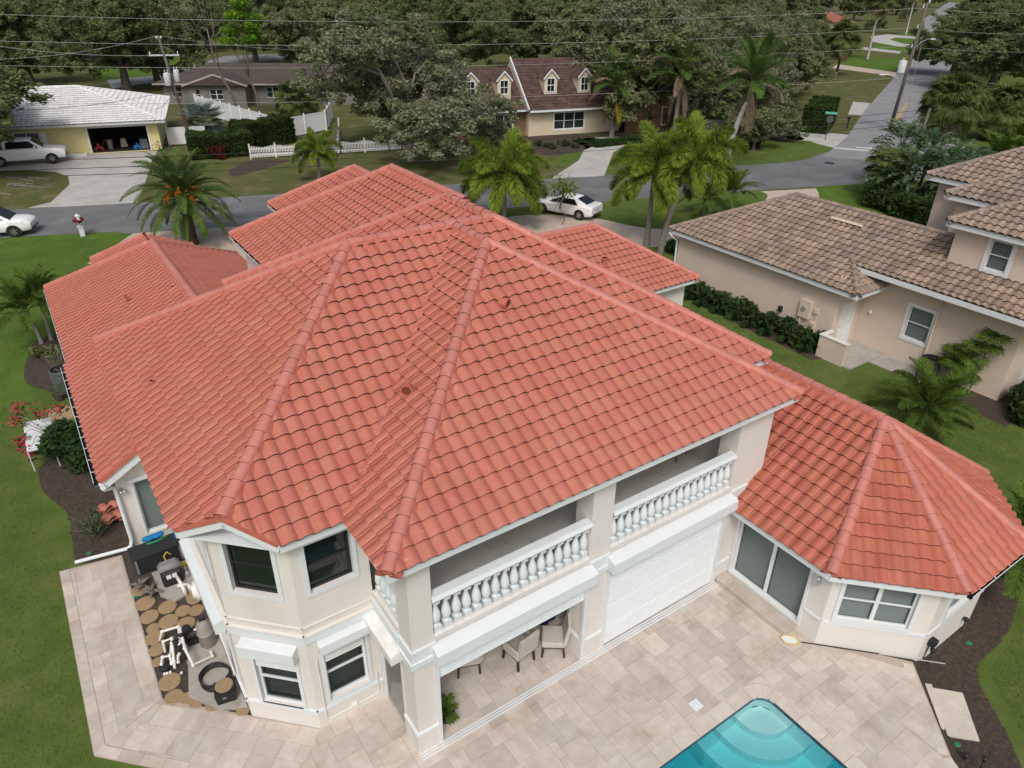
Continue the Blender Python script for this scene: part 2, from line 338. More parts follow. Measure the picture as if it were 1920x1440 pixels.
# hole for the pool
hx0, hx1, hy0, hy1 = 2.0, 12.0, -6.0, 6.0
keep = [k for k, f in enumerate(mb.f) if not all(hx0-.01 <= mb.v[i][0] <= hx1+.01 and hy0-.01 <= mb.v[i][1] <= hy1+.26 for i in f)]
mb.f = [mb.f[k] for k in keep]; mb.m = [0]*len(mb.f)
kind(mb.build('ground', 'grass'), 'structure')
def sheet(name, pts, z, mat, px=True, k='structure', fn=None):
    P2 = [gp(*p) for p in pts] if px else [Vector((p[0], p[1], 0)) for p in pts]
    m = MB(); n = len(P2)
    if fn: m.add([(p.x, p.y, fn(p.x, p.y)+z) for p in P2], [tuple(range(n))])
    else: m.add([(p.x, p.y, z) for p in P2], [tuple(range(n))])
    from mathutils.geometry import tessellate_polygon
    tri = tessellate_polygon([[Vector((p.x, p.y, 0)) for p in P2]])
    m.f = []
    for t in tri:
        a, b, c = [P2[i] for i in t]
        cr = (b.x-a.x)*(c.y-a.y)-(b.y-a.y)*(c.x-a.x); m.f.append(tuple(t) if cr > 0 else tuple(t[::-1]))
    m.m = [0]*len(m.f)
    return kind(m.build(name, mat), k)
def curve(pts, n=6):
    "Catmull-Rom through 2D points"
    out = []; k = len(pts)
    for i in range(k-1):
        p0 = Vector(pts[max(i-1, 0)]).to_2d(); p1 = Vector(pts[i]).to_2d(); p2 = Vector(pts[i+1]).to_2d(); p3 = Vector(pts[min(i+2, k-1)]).to_2d()
        for j in range(n):
            t = j/n; out.append(tuple(.5*((2*p1)+(p2-p0)*t+(2*p0-5*p1+4*p2-p3)*t*t+(3*p1-p0-3*p2+p3)*t**3)))
    out.append(tuple(pts[-1])[:2]); return out
# front lawn of the house, brighter
sheet('front_lawn', [(-60, 40), (-60, 80), (-1.8, 56.6), (12, 50.8), (12, 40), (7, 34), (-8, 30)], -.046, 'grass2', px=False)
# lawns beyond the street
sheet('far_ground', [(-400, 205), (-40, 76), (-.8, 62.7), (19.8, 55.7), (42, 47.7), (55.4, 44.2), (69.5, 43.4), (202, 108), (660, 345), (1500, 800), (1500, 1700), (-400, 1700)], -.047, 'drygrass', px=False)
sheet('corner_lawn', [(1030, 305), (1110, 258), (1250, 262), (1400, 262), (1540, 262), (1568, 272), (1555, 284), (1500, 300), (1380, 312), (1280, 320), (1140, 330)], -.043, 'grass', px=True)
sheet('green_lawn', [(180, 152), (185, 120), (240, 98), (330, 108), (350, 118), (300, 140), (245, 150)], -.043, 'grass2')
sheet('green_lawn', [(1565, 125), (1600, 100), (1690, 112), (1725, 100), (1700, 130), (1660, 132)], -.043, 'grass2')
sheet('green_lawn', [(1630, 95), (1650, 78), (1740, 40), (1770, 45), (1752, 85), (1720, 102), (1690, 96)], -.043, 'grass2')
sheet('verge_lawn', [(1532, 352), (1535, 348), (1600, 344), (1660, 342), (1760, 400), (1800, 440), (1700, 430), (1580, 392), (1545, 372)], -.044, 'grass2')
# roads
near = [(-60, 76), (-1.8, 55.7), (5.2, 52.4), (11.8, 50.0), (20.4, 47.2), (36.5, 41.7), (44.5, 39.4), (54.9, 35.6), (60.5, 33.7), (75, 28.4), (140, 5)]
far = [(160, 14), (84, 36.5), (77, 40.5), (69.5, 43.6), (62.4, 42.5), (55.4, 44.3), (49.9, 45.7), (42.2, 47.9), (38, 49.4), (19.8, 55.7), (6.8, 60), (-.8, 62.7), (-58, 83)]
sheet('road', curve(near, 4)+curve(far, 4), -.040, 'asphalt', px=False)
we = [(66, 42.6), (69.5, 44.0), (77.3, 47.4), (91.8, 55.1), (109.5, 63.9), (158.7, 88), (202, 108.2), (364, 199), (660, 345)]
ee = [(668, 333), (372, 189), (206, 100), (162, 80.6), (123.7, 61.5), (95, 47.2), (84, 40.5), (82, 35.5), (70, 36)]
sheet('side_road', we+ee, -.037, 'asphalt2', px=False)
d = Vector((92.9, 45, 0)).normalized(); nrm = Vector((-d.y, d.x, 0))
for k, off in enumerate((-.11, .11)):
    a = Vector((89.5, 49.3, 0))+nrm*off; b = a+d*20
    kind(sheet('yellow_line', [a+nrm*.06, a-nrm*.06, b-nrm*.06, b+nrm*.06], -.033, 'yellowpaint', px=False), 'structure')
sheet('stop_line', [(70.2, 44.3), (70.8, 44.5), (74.6, 38.5), (74.0, 38.3)], -.033, 'roadwhite', px=False)
sheet('lane_mark', [(1605, 275), (1605, 276.5), (1635, 278.5), (1635, 276)], -.033, 'roadwhite')
m = MB(); c = gp(1555, 305); m.lathe([(.45, 0), (.45, .012), (.36, .014), (.34, .008)], 24, (c.x, c.y, -.038)); kind(m.build('manhole_cover', 'darkmetal'), 'structure')
rg_ = random.Random(12)
for k in range(9):
    t = rg_.uniform(0, 1); a = Vector((-2+62*t, 57.5-22*t+rg_.uniform(-2, 2.5), 0)); d2 = Vector((.943, -.333, 0)); n2 = Vector((.333, .943, 0)); pts = [a+d2*(x*.9)+n2*(.25*math.sin(x*1.7+k)+rg_.uniform(-.08, .08)) for x in range(8)]; w_ = rg_.uniform(.02, .05)
    sheet('tar_seam', [p+n2*w_ for p in pts]+[p-n2*w_ for p in pts[::-1]], -.036+k*.0002, 'tar', px=False)
for k, (t, l_) in enumerate(((.18, 5.5), (.52, 7.0), (.8, 4.5))):
    a = Vector((-2+62*t, 57.0-22*t, 0)); c4 = [a, a+d2*l_, a+d2*l_+n2*1.4, a+n2*1.25]; sheet('asphalt_patch', c4, -.0375+k*.0003, 'patch', px=False)
# drives
sheet('driveway', [(50, 389), (95, 378), (130, 345), (128, 330), (105, 322), (60, 318), (-120, 322), (-120, 306), (0, 296), (130, 291), (180, 287), (295, 282), (285, 300), (272, 340), (256, 381)], -.041, 'drive')
sheet('driveway', [(1033, 334), (1085, 300), (1098, 275), (1070, 262), (1100, 258), (1190, 254), (1300, 238), (1300, 222), (1430, 228), (1505, 245), (1570, 250), (1592, 252), (1572, 274), (1545, 266), (1480, 260), (1440, 250), (1300, 246), (1190, 262), (1150, 285), (1132, 331)], -.041, 'drive')
sheet('driveway', [(1030, 418), (1010, 432), (1070, 470), (1290, 470), (1290, 455), (1262, 457), (1200, 445), (1300, 462), (1430, 385), (1440, 378), (1425, 366), (1520, 352), (1535, 348), (1545, 380), (1330, 500), (1020, 480), (980, 440), (1000, 405)], -.042, 'pdrive') if False else None
pd = curve([gp(985, 402).to_2d(), gp(1060, 402).to_2d(), gp(1128, 410).to_2d(), gp(1200, 425).to_2d(), gp(1290, 428).to_2d(), gp(1360, 412).to_2d(), gp(1418, 388).to_2d(), gp(1440, 366).to_2d(), gp(1425, 358).to_2d()], 4)
pd2 = curve([gp(1530, 352).to_2d(), gp(1535, 372).to_2d(), gp(1500, 420).to_2d(), gp(1400, 450).to_2d(), gp(1250, 462).to_2d(), gp(1120, 455).to_2d(), gp(1000, 445).to_2d(), gp(930, 430).to_2d(), gp(900, 412).to_2d()], 4)
sheet('paver_driveway', pd+pd2, -.042, 'pdrive', px=False)
sheet('island_lawn', [(1100, 372), (1150, 378), (1290, 362), (1422, 360), (1438, 368), (1415, 386), (1355, 409), (1290, 424), (1200, 420), (1130, 405), (1115, 395)], -.0425, 'grass')
sheet('paver_driveway', [(12.0, 50.0), (5.5, 52.2), (2.2, 47.5), (6, 42), (9, 33), (20, 30), (24, 36), (20.4, 47.3)], -.042, 'pdrive', px=False)
sheet('sidewalk', [(1500, 255), (1590, 262), (1570, 278), (1530, 268)], -.0405, 'drive')
sheet('driveway', [(1600, 190), (1590, 214), (1618, 216), (1632, 193)], -.0405, 'drive')
sheet('driveway', [(1570, 120), (1680, 135), (1684, 143), (1560, 127)], -.0405, 'pdrive')
sheet('driveway', [(1620, 88), (1690, 96), (1686, 100), (1612, 92)], -.0405, 'drive')
sheet('driveway', [(1632, 68), (1665, 64), (1760, 72), (1760, 75), (1680, 70), (1668, 74), (1695, 82), (1750, 86), (1745, 91), (1680, 86), (1636, 78)], -.0405, 'drive')
sheet('driveway', [(200, 150), (300, 140), (420, 105), (640, 95), (640, 108), (450, 116), (320, 150), (210, 165)], -.0405, 'asphalt2')
# mulch beds
def bed(name, pts, z=-.041): return sheet(name, curve([gp(*p).to_2d() for p in pts]+[gp(*pts[0]).to_2d()], 5)[:-1], z, 'mulch', px=False)
bed('mulch_bed', [(62, 640), (45, 690), (52, 718), (105, 735), (150, 740), (160, 640), (105, 625)])
bed('mulch_bed', [(70, 880), (80, 920), (125, 960), (135, 1010), (150, 1052), (250, 1030), (240, 900), (200, 850), (110, 850)])
sheet('mulch_bed', curve([(28.9, 27.5), (28.2, 24), (27.9, 20), (27.7, 16.2)], 4)+[(29.2, 15.8), (29.3, 27.5)], -.041, 'mulch', px=False)
sheet('mulch_bed', [(30.6, 14.2), (29.6, 12.5), (29.4, 10.2), (29.2, 8.6), (33, 8.0), (33, 14.2)], -.041, 'mulch', px=False)
def inside(poly, x, y):
    r_ = False; n_ = len(poly)
    for i in range(n_):
        (xa, ya), (xb, yb) = poly[i], poly[(i+1) % n_]
        if (ya > y) != (yb > y) and x < (xb-xa)*(y-ya)/(yb-ya)+xa: r_ = not r_
    return r_
bp_ = curve([(14.6, 5.0), (13.0, 2.2), (12.3, -.6), (13.6, -.6), (14.6, 1.0), (15.8, 2.3), (17.0, 3.5), (19.2, 3.7), (21.4, 4.8), (21.8, 8.0), (20.0, 8.4)], 6); m = MB(); g_ = .06
for i in range(165):
    for j in range(160):
        x_, y_ = 12.4+i*g_, -.8+j*g_
        if inside(bp_, x_+g_/2, y_+g_/2): m.add([(x_+a*g_, y_+b*g_, gz(x_+a*g_, y_+b*g_)+.03) for a, b in ((0, 0), (1, 0), (1, 1), (0, 1))], [(0, 1, 2, 3)])
kind(m.build('mulch_bed', 'mulch'), 'structure')
bed('mulch_bed', [(880, 288), (925, 295), (948, 288), (930, 282)]); bed('mulch_bed', [(735, 290), (770, 297), (800, 288), (770, 282)])
bed('mulch_bed', [(1440, 256), (1480, 265), (1510, 258), (1470, 250)]); bed('mulch_bed', [(960, 262), (1000, 290), (1090, 282), (1120, 262), (1085, 250), (1000, 252)])
bed('mulch_bed', [(430, 318), (470, 300), (540, 298), (520, 308), (440, 330)])

sheet('soil_bed', [(-.5, 19.7), (-.55, 13.8), (1.2, 12.1), (1.3, 19.9)], -.040, 'soil', px=False)
# ---------------------------------------------------------------- travertine paving
def clip_poly(poly, hp):
    "poly: list of tuples (first two coords clipped); hp: (a,b,c) keep a*x+b*y+c>=0"
    a, b, c = hp; out = []; n = len(poly)
    for i in range(n):
        p = poly[i]; q = poly[(i+1) % n]; dp_ = a*p[0]+b*p[1]+c; dq = a*q[0]+b*q[1]+c
        if dp_ >= 0: out.append(p)
        if (dp_ >= 0) != (dq >= 0):
            t = dp_/(dp_-dq); out.append(tuple(p[k]+(q[k]-p[k])*t for k in range(len(p))))
    return out
def halfplanes(poly):
    n = len(poly); ar = sum(poly[i][0]*poly[(i+1)%n][1]-poly[(i+1)%n][0]*poly[i][1] for i in range(n)); pl = poly if ar > 0 else poly[::-1]; hp = []
    for i in range(n):
        p, q = pl[i], pl[(i+1) % n]; dx, dy = q[0]-p[0], q[1]-p[1]; l = math.hypot(dx, dy) or 1
        hp.append((-dy/l, dx/l, (dy*p[0]-dx*p[1])/l))
    return hp
def pave(poly, ang=0., unit=.2032, seed=1, org=(0, 0)):
    rg = random.Random(seed); ca, sa = math.cos(ang), math.sin(ang)
    loc = [((p[0]-org[0])*ca+(p[1]-org[1])*sa, -(p[0]-org[0])*sa+(p[1]-org[1])*ca) for p in poly]; hp = halfplanes(loc)
    x0 = math.floor(min(p[0] for p in loc)/unit)-3; x1 = math.ceil(max(p[0] for p in loc)/unit)+3
    y0 = math.floor(min(p[1] for p in loc)/unit)-3; y1 = math.ceil(max(p[1] for p in loc)/unit)+3
    occ = set(); out = []; S = [(3, 2), (2, 3), (2, 2), (2, 2), (2, 2), (3, 3), (1, 2), (2, 1), (1, 1)]
    for j in range(y0, y1):
        for i in range(x0, x1):
            if (i, j) in occ: continue
            o = S[:]; rg.shuffle(o)
            if rg.random() < .6: o.sort(key=lambda s: -s[0]*s[1]+rg.random()*3)
            for w, h in o+[(1, 1)]:
                if all((i+a, j+b) not in occ for a in range(w) for b in range(h)): break
            for a in range(w):
                for b in range(h): occ.add((i+a, j+b))
            g = .0025; q = [(i*unit+g, j*unit+g), ((i+w)*unit-g, j*unit+g), ((i+w)*unit-g, (j+h)*unit-g), (i*unit+g, (j+h)*unit-g)]
            for h_ in hp:
                q = clip_poly(q, h_)
                if len(q) < 3: break
            if len(q) < 3: continue
            ar = abs(sum(q[k][0]*q[(k+1)%len(q)][1]-q[(k+1)%len(q)][0]*q[k][1] for k in range(len(q))))/2
            if ar < .006: continue
            out.append([(org[0]+p[0]*ca-p[1]*sa, org[1]+p[0]*sa+p[1]*ca) for p in q])
    return out
pav = []
pav += pave([(-1.72, 19.7), (-.42, 19.55), (-.45, 13.85), (-1.72, 13.3)], 0, seed=2)
pav += pave([(-1.72, 13.3), (-.45, 13.8), (1.2, 12.15), (2.42, 11.05), (1.42, 10.05)], R(45), seed=3, org=(-1.7, 13.3))
pav += pave([(1.42, 10.05), (4.95, 6.35), (13.95, 6.35), (13.95, 11.05), (2.42, 11.05)], 0, seed=4, org=(11.95, 6.35))
pav += pave([(4.05, 11.05), (13.95, 11.05), (13.95, 13.5), (4.05, 13.5)], 0, seed=5, org=(11.95, 6.35))
pav += pave([(11.95, 6.35), (11.95, -.5), (12.3, -.5), (13.6, 2.75), (13.85, 6.35)], 0, seed=6, org=(11.95, 6.35))
pav += pave([(13.6, 2.75), (15.2, 4.35), (13.85, 6.35)], 0, seed=6, org=(11.95, 6.35))
# border course along the lawn edge
def border(p, q, w, n):
    p = Vector(p); q = Vector(q); dd = (q-p)/n; nn = Vector((-dd.y, dd.x)).normalized()*w; out = []
    for i in range(n):
        a = p+dd*i+dd*.006; b = p+dd*(i+1)-dd*.006; out.append([tuple(a), tuple(b), tuple(b+nn), tuple(a+nn)])
    return out
pav += border((-1.97, 19.85), (-1.97, 13.17), .24, 12)+border((-1.97, 13.15), (4.95, 6.23), .24, 18)
pav += border((13.75, 2.6), (15.42, 4.42), .24, 5)+border((12.0, -.9), (13.73, 2.55), .24, 8)
patio = empty('patio', (6, 8, 0), 'pale pink travertine paved pool terrace around the two-storey house', 'patio')
m = MB(); m.prism([(-1.98, 19.9), (-1.98, 13.15), (4.95, 6.2), (11.9, 6.2), (11.9, -1), (12.6, .8), (13.75, 2.55), (15.5, 4.45), (14, 6.3), (14, 13.6), (4, 13.6), (4, 11.1), (2.4, 11.1), (1.2, 12.2), (-.42, 13.8), (-.38, 19.65)], -.42, -.012)
base = m.build('mortar_bed', 'joint', patio)
pav.sort(key=lambda q: (sum(p[0] for p in q)/len(q))**2+(sum(p[1] for p in q)/len(q))**2)
st = MB()
def vis(p):
    q = px_of(p); return q is not None and -20 < q[0] < 1940 and -20 < q[1] < 1460
cnt = 0
for q in pav:
    c = (sum(p[0] for p in q)/len(q), sum(p[1] for p in q)/len(q)); h = random.uniform(-.0015, .0015)
    if cnt < 300 and vis((c[0], c[1], 0)) and not (c[1] > 9.3 and c[0] > 4):
        m = MB(); m.prism([(p[0]-c[0], p[1]-c[1]) for p in q], -.03, h); o = m.build('paver', 'paver', patio); o.location = (c[0], c[1], 0); o.matrix_parent_inverse = Matrix.Translation((-6, -8, 0)); cnt += 1
    else: st.prism(q, -.03, h)
kind(st.build('paver_field', 'paver', patio), 'stuff')
m = MB()
for y in (9.0, 9.07, 9.14): m.box(3.95, y, -.01, 13.75, y+.03, .018)
m.build('door_track', 'white', patio)
m = MB(); c = gp(1305, 1322); m.bbox(c.x-.13, c.y-.13, 0, c.x+.13, c.y+.13, .012, .005); m.build('skimmer_lid', 'white', patio)
# garden steps down to the mulch
stp = empty('garden_steps', (14.6, 3.2, -.35), 'pale stone garden steps leading from the terrace to the mulch bed', 'steps')
for nm, z_, q4 in (('upper_tread', -.14, ((1700, 1276), (1747, 1283), (1772, 1366), (1748, 1366))), ('lower_tread', -.27, ((1742, 1288), (1805, 1299), (1837, 1389), (1768, 1378)))):
    q4 = [gp(x, y, z_) for x, y in q4]
    for k in range(2):
        a_, b_ = k/2, (k+1)/2-.006; e = [q4[0].lerp(q4[3], a_), q4[1].lerp(q4[2], a_), q4[1].lerp(q4[2], b_), q4[0].lerp(q4[3], b_)]; m = MB(); m.prism([(p.x, p.y) for p in e], -.42, z_-.003*k); m.build(nm, 'coping', stp)
# ---------------------------------------------------------------- pool
pool = empty('swimming_pool', (8, 3, 0), 'turquoise swimming pool with curved corner steps and blue tile line', 'pool')
r = .35
pc = [(POOLX, -5.5), (POOLX, POOLY-r)]+[(POOLX-r+r*math.cos(a), POOLY-r+r*math.sin(a)) for a in [R(15*k) for k in range(1, 6)]]+[(POOLX-r, POOLY), (2.5, POOLY), (2.5, -5.5)]
n = len(pc)
m = MB(); m.add([(p[0], p[1], -.20) for p in pc]+[(p[0], p[1], -1.35) for p in pc], [(i, n+i, n+(i+1)%n, (i+1)%n)[::1] for i in range(n)]+[tuple(range(n, 2*n))]); m.build('basin', 'poolwall', pool)
m = MB()
for i in range(n):
    a = Vector(pc[i]); b = Vector(pc[(i+1) % n]); k = max(1, int((b-a).length/.15))
    for j in range(k):
        p = a.lerp(b, j/k+.02/k); q = a.lerp(b, (j+1)/k-.02/k); m.add([(p.x, p.y, -.015), (q.x, q.y, -.015), (q.x, q.y, -.2), (p.x, p.y, -.2)], [(0, 3, 2, 1)])
m.build('tile_band', 'pooltile', pool)
for rad, z in ((.72, -.34), (1.22, -.55), (1.72, -.78)):
    m = MB(); arc = [(POOLX-.12+rad*math.cos(a), POOLY-.12+rad*math.sin(a)) for a in [R(180+7.5*k) for k in range(13)]]
    m.prism([(POOLX, POOLY-r), (POOLX-.1, POOLY-.1), (POOLX-r, POOLY), (POOLX-.12-rad, POOLY)]+arc[1:-1]+[(POOLX, POOLY-.12-rad)], -1.34+rad*.01, z); m.build('step', 'poolwall', pool)
wm = bpy.data.materials.new('pool_water'); wm.use_nodes = True; N = wm.node_tree.nodes; L = wm.node_tree.links; N.remove(N['Principled BSDF'])
tr = N.new('ShaderNodeBsdfTransparent'); tr.inputs[0].default_value = (.97, .99, .99, 1); gl = N.new('ShaderNodeBsdfGlossy'); gl.inputs['Roughness'].default_value = .04
fr = N.new('ShaderNodeFresnel'); fr.inputs[0].default_value = 1.33; ms = N.new('ShaderNodeMixShader'); no = N.new('ShaderNodeTexNoise'); no.inputs['Scale'].default_value = 2.5
bp = N.new('ShaderNodeBump'); bp.inputs['Strength'].default_value = .12; bp.inputs['Distance'].default_value = .05
ge = N.new('ShaderNodeNewGeometry'); L.new(ge.outputs['Position'], no.inputs['Vector']); L.new(no.outputs[0], bp.inputs['Height']); L.new(bp.outputs[0], gl.inputs['Normal']); L.new(bp.outputs[0], fr.inputs['Normal'])
L.new(fr.outputs[0], ms.inputs[0]); L.new(tr.outputs[0], ms.inputs[1]); L.new(gl.outputs[0], ms.inputs[2]); L.new(ms.outputs[0], N['Material Output'].inputs[0])
MT['water'] = wm
vo = N.new('ShaderNodeVolumeAbsorption'); vo.inputs['Color'].default_value = (.18, .80, .86, 1); vo.inputs['Density'].default_value = 1.3; L.new(vo.outputs[0], N['Material Output'].inputs['Volume'])
wp = [(p[0]-.004 if p[0] > 7 else p[0]+.004, p[1]-.004 if p[1] > 0 else p[1]+.004) for p in pc]
m = MB(); m.prism(wp, -1.345, -.11); m.build('water', 'water', pool)
# coping stones
def cop(p, q, w, k):
    p = Vector(p); q = Vector(q); dd = (q-p)/k; nn = Vector((dd.y, -dd.x)).normalized()*w
    for i in range(k):
        a = p+dd*(i+.008); b = p+dd*(i+1-.008); mm = MB(); mm.prism([tuple(a), tuple(b), tuple(b+nn), tuple(a+nn)], -.05, .010); mm.build('coping_stone', 'coping', pool)
cop((POOLX, -3.0), (POOLX, POOLY-r), .36, 14); cop((POOLX-r, POOLY), (3.5, POOLY), .36, 13)
for k in range(4):
    a0, a1 = R(k*22.5+.2), R((k+1)*22.5-.2); cx, cy = POOLX-r, POOLY-r; mm = MB()
    mm.prism([(cx+rr*math.cos(a), cy+rr*math.sin(a)) for rr, aa in ((r, (a0, a1)), (r+.36, (a1, a0))) for a in aa], -.05, .010); mm.build('coping_stone', 'coping', pool)
mm = MB(); cx, cy = POOLX-r, POOLY-r; mm.prism([(cx+(r+.37)*math.cos(R(a)), cy+(r+.37)*math.sin(R(a))) for a in range(2, 89, 6)]+[(cx, 6.36+.6), (12.55, 6.96), (12.55, cy)][:0]+[(11.94, 6.34)], -.05, -.001); mm.build('corner_stone', 'coping', pool)
for i, (x, y, c, w) in enumerate(((1425, 1312, 'blue', 'blue star toy on the top step of the pool'), (1404, 1346, 'ygreen', 'pale yellow star toy on the middle pool step'), (1446, 1353, 'blue', 'bright blue star toy on the middle pool step'),
        (1385, 1366, 'green', 'green star toy at the left of the lowest pool step'), (1427, 1385, 'blue', 'blue star toy in the middle of the lowest pool step'), (1465, 1384, 'ygreen', 'yellow star toy at the right of the lowest pool step'))):
    z = (-.33, -.54, -.54, -.77, -.77, -.77)[i]; c3 = gp(x, y, z); mm = MB(); a0 = i*.7
    pts = [(c3.x+rr*math.cos(a0+k*math.pi/5), c3.y+rr*math.sin(a0+k*math.pi/5)) for k in range(10) for rr in ((.075,) if k % 2 == 0 else (.03,))]
    mm.prism(pts, z+.002, z+.022); lab(mm.build('star_toy', c), w, 'toy', 'star toys on the pool steps')
# ================================================================ ROOF TILES
def tile_profile(w, h, ns):
    "one S tile: a shallow pan, then a barrel whose far edge ends in a lip that drops onto the next pan"
    pr = []
    for k in range(ns+1):
        t = k/ns
        if t < .3: z = .012+.012*((t-.15)/.15)**2
        else: q = (t-.3)/.7; z = .02+(h-.02)*math.sin(math.pi*(.04+q*.80))**.9
        pr.append((t*w, z))
    return pr+[(w+.012, pr[-1][1]-.006), (w+.013, .006)]
class Roof:
    def __init__(s, root, name, tmat, cmat, mmat, w=.314, ex=.356, h=.080, ns=10, lift=.056, ntile=300, ncap=300, tname='roof_tile', capr=.148):
        s.root = root; s.tm, s.cm, s.mm = tmat, cmat, mmat; s.w, s.ex, s.h, s.ns, s.lift, s.ntile, s.ncap = w, ex, h, ns, lift, ntile, ncap
        s.tiles = []; s.caps = []; s.plate = MB(); s.morts = []; s.name = name; s.tname = tname; s.capr = capr
        pr = tile_profile(w, h, ns); L_ = ex+.06; k = len(pr); s.L = L_; th = .042
        V = [(u, 0, z+lift) for u, z in pr]+[(u, L_, z+.002) for u, z in pr]+[(u, 0, z+lift-th) for u, z in pr]
        F = [(i, i+1, k+i+1, k+i) for i in range(k-1)]+[(2*k+i, 2*k+i+1, i+1, i) for i in range(k-1)]
        s.V, s.F = V, F; s.FM = [0]*(k-2)+[2]+[1]*(k-1)
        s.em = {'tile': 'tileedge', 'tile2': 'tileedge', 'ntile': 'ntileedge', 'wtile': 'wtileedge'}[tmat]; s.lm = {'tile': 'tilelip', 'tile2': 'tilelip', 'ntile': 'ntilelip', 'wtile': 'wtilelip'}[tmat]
        s.tmesh = None
    def face(s, pts, tiled=True, org=None, sheath=True):
        P3 = [Vector(p) for p in pts]; u = (P3[1]-P3[0]); u.z = 0; u.normalize()
        n = Vector((0, 0, 0))
        for i in range(len(P3)): n += (P3[i]-P3[0]).cross(P3[(i+1) % len(P3)]-P3[0])
        n.normalize()
        if n.z < 0: n = -n
        v = n.cross(u)
        if v.z < 0: u = -u; v = n.cross(u)
        o = Vector(org) if org is not None else P3[0]
        loc = [((p-o).dot(u), (p-o).dot(v)) for p in P3]
        cen = sum(P3, Vector())/len(P3)
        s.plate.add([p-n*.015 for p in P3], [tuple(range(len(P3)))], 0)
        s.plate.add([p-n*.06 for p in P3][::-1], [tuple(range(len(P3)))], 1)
        if not tiled: return
        loc = [(a, b-.07 if abs(b) < 1e-3 else b) for a, b in loc]; hp = halfplanes(loc)
        M4 = Matrix((u, v, n)).transposed().to_4x4(); M4.translation = o
        vmax = max(b for a, b in loc); v0 = min(b for a, b in loc); w, ex, L_ = s.w, s.ex, s.L
        j = int(math.floor((v0+.07+1e-6)/ex))
        while -.07+j*ex < vmax:
            va = -.07+j*ex; vb = va+ex; q = [(-1e3, va), (1e3, va), (1e3, vb), (-1e3, vb)]
            for h_ in hp: q = clip_poly(q, h_)
            if len(q) >= 3:
                ua, ub = min(p[0] for p in q), max(p[0] for p in q)
                for i in range(int(math.floor(ua/w)), int(math.ceil(ub/w))):
                    x0 = i*w; cs = [(x0, va), (x0+w+.013, va), (x0+w+.013, va+L_), (x0, va+L_)]
                    full = all(a*x+b*y+c >= 0 for a, b, c in hp for x, y in cs)
                    m4 = M4 @ Matrix.Translation((x0, va, 0))
                    cw = m4 @ Vector((w/2, ex/2, 0)); dist = (cw-Vector((0, 0, CAMH))).length
                    if full: s.tiles.append((dist, m4, None))
                    else:
                        vs = []; fs = []; fmi = []
                        for f, mi_ in zip(s.F, s.FM):
                            poly = [(s.V[k][0]+x0, s.V[k][1]+va, s.V[k][2]) for k in f]
                            for h_ in hp:
                                poly = clip_poly(poly, h_)
                                if len(poly) < 3: break
                            if len(poly) < 3: continue
                            k0 = len(vs); vs += [(a-x0, b-va, c) for a, b, c in poly]; fs.append(tuple(range(k0, k0+len(poly)))); fmi.append(mi_)
                        if fs: s.tiles.append((dist, m4, (vs, fs, fmi)))
            j += 1
    def cap(s, p0, p1, end=True, mortar=True, scale=1.):
        "hip or ridge caps from the low end p0 to the high end p1"
        p0 = Vector(p0); p1 = Vector(p1); d = p1-p0; ln = d.length; d.normalize(); a = d.cross(Vector((0, 0, 1))).normalized(); b = a.cross(d)
        ex = .36; k = max(1, int(ln/ex)); ex = ln/k
        for i in range(k):
            m4 = Matrix((a, d, b)).transposed().to_4x4(); m4.translation = p0+d*(i*ex)+b*.035
            m4 = m4 @ Matrix.Rotation(random.uniform(-.012, .012), 4, 'Z') @ Matrix.Scale(scale, 4)
            s.caps.append(((p0+d*(i*ex)-Vector((0, 0, CAMH))).length, m4, i == 0 and end))
        if mortar:
            w = .235*scale; kk = max(2, int(ln/.12)); vs = []; fs = []
            for i in range(kk+1):
                q = p0+d*(ln*i/kk); ww = w*(1+.16*math.sin(i*2.4)+random.uniform(-.08, .08))
                vs += [q-a*ww-b*.10*scale, q-a*w*.55+b*.075, q+a*w*.55+b*.075, q+a*ww-b*.10*scale]
            for i in range(kk):
                for c in range(3): fs.append((i*4+c, i*4+c+1, i*4+5+c, i*4+4+c)[::-1])
            fs += [(0, 1, 2, 3), tuple(kk*4+c for c in (3, 2, 1, 0))]
            q_ = MB(); q_.add(vs, fs); s.morts.append(q_)
    def finish(s):
        root = s.root
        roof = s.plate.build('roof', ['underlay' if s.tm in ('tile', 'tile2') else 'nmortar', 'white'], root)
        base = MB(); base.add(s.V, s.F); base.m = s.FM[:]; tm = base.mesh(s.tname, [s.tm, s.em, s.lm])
        for p in tm.polygons[:]: p.use_smooth = True
        tm.set_sharp_from_angle(angle=R(45))
        s.tiles.sort(key=lambda t: t[0])
        inv = roof_inv(roof)
        VV = np.array([v+(1,) for v in s.V]).T; FF = np.array(s.F); big = []; vc = 0; fq = []
        n1 = 0; extra = MB()
        for dist, m4, clip in s.tiles:
            cen = m4 @ Vector((s.w/2, s.ex/2, 0))
            if n1 < s.ntile and vis(cen):
                if clip is None: o = bpy.data.objects.new(s.tname, tm)
                else:
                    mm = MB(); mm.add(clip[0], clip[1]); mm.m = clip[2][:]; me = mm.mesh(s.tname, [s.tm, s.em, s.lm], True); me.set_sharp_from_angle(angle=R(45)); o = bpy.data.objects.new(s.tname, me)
                COL.objects.link(o); o.parent = roof; o.matrix_parent_inverse = inv; o.matrix_basis = m4; n1 += 1
            elif clip is None:
                big.append((np.array(m4)[:3] @ VV).T); fq.append(FF+vc); vc += len(s.V)
            else: extra.add([m4 @ Vector(v) for v in clip[0]], clip[1]); extra.m[-len(clip[1]):] = clip[2]
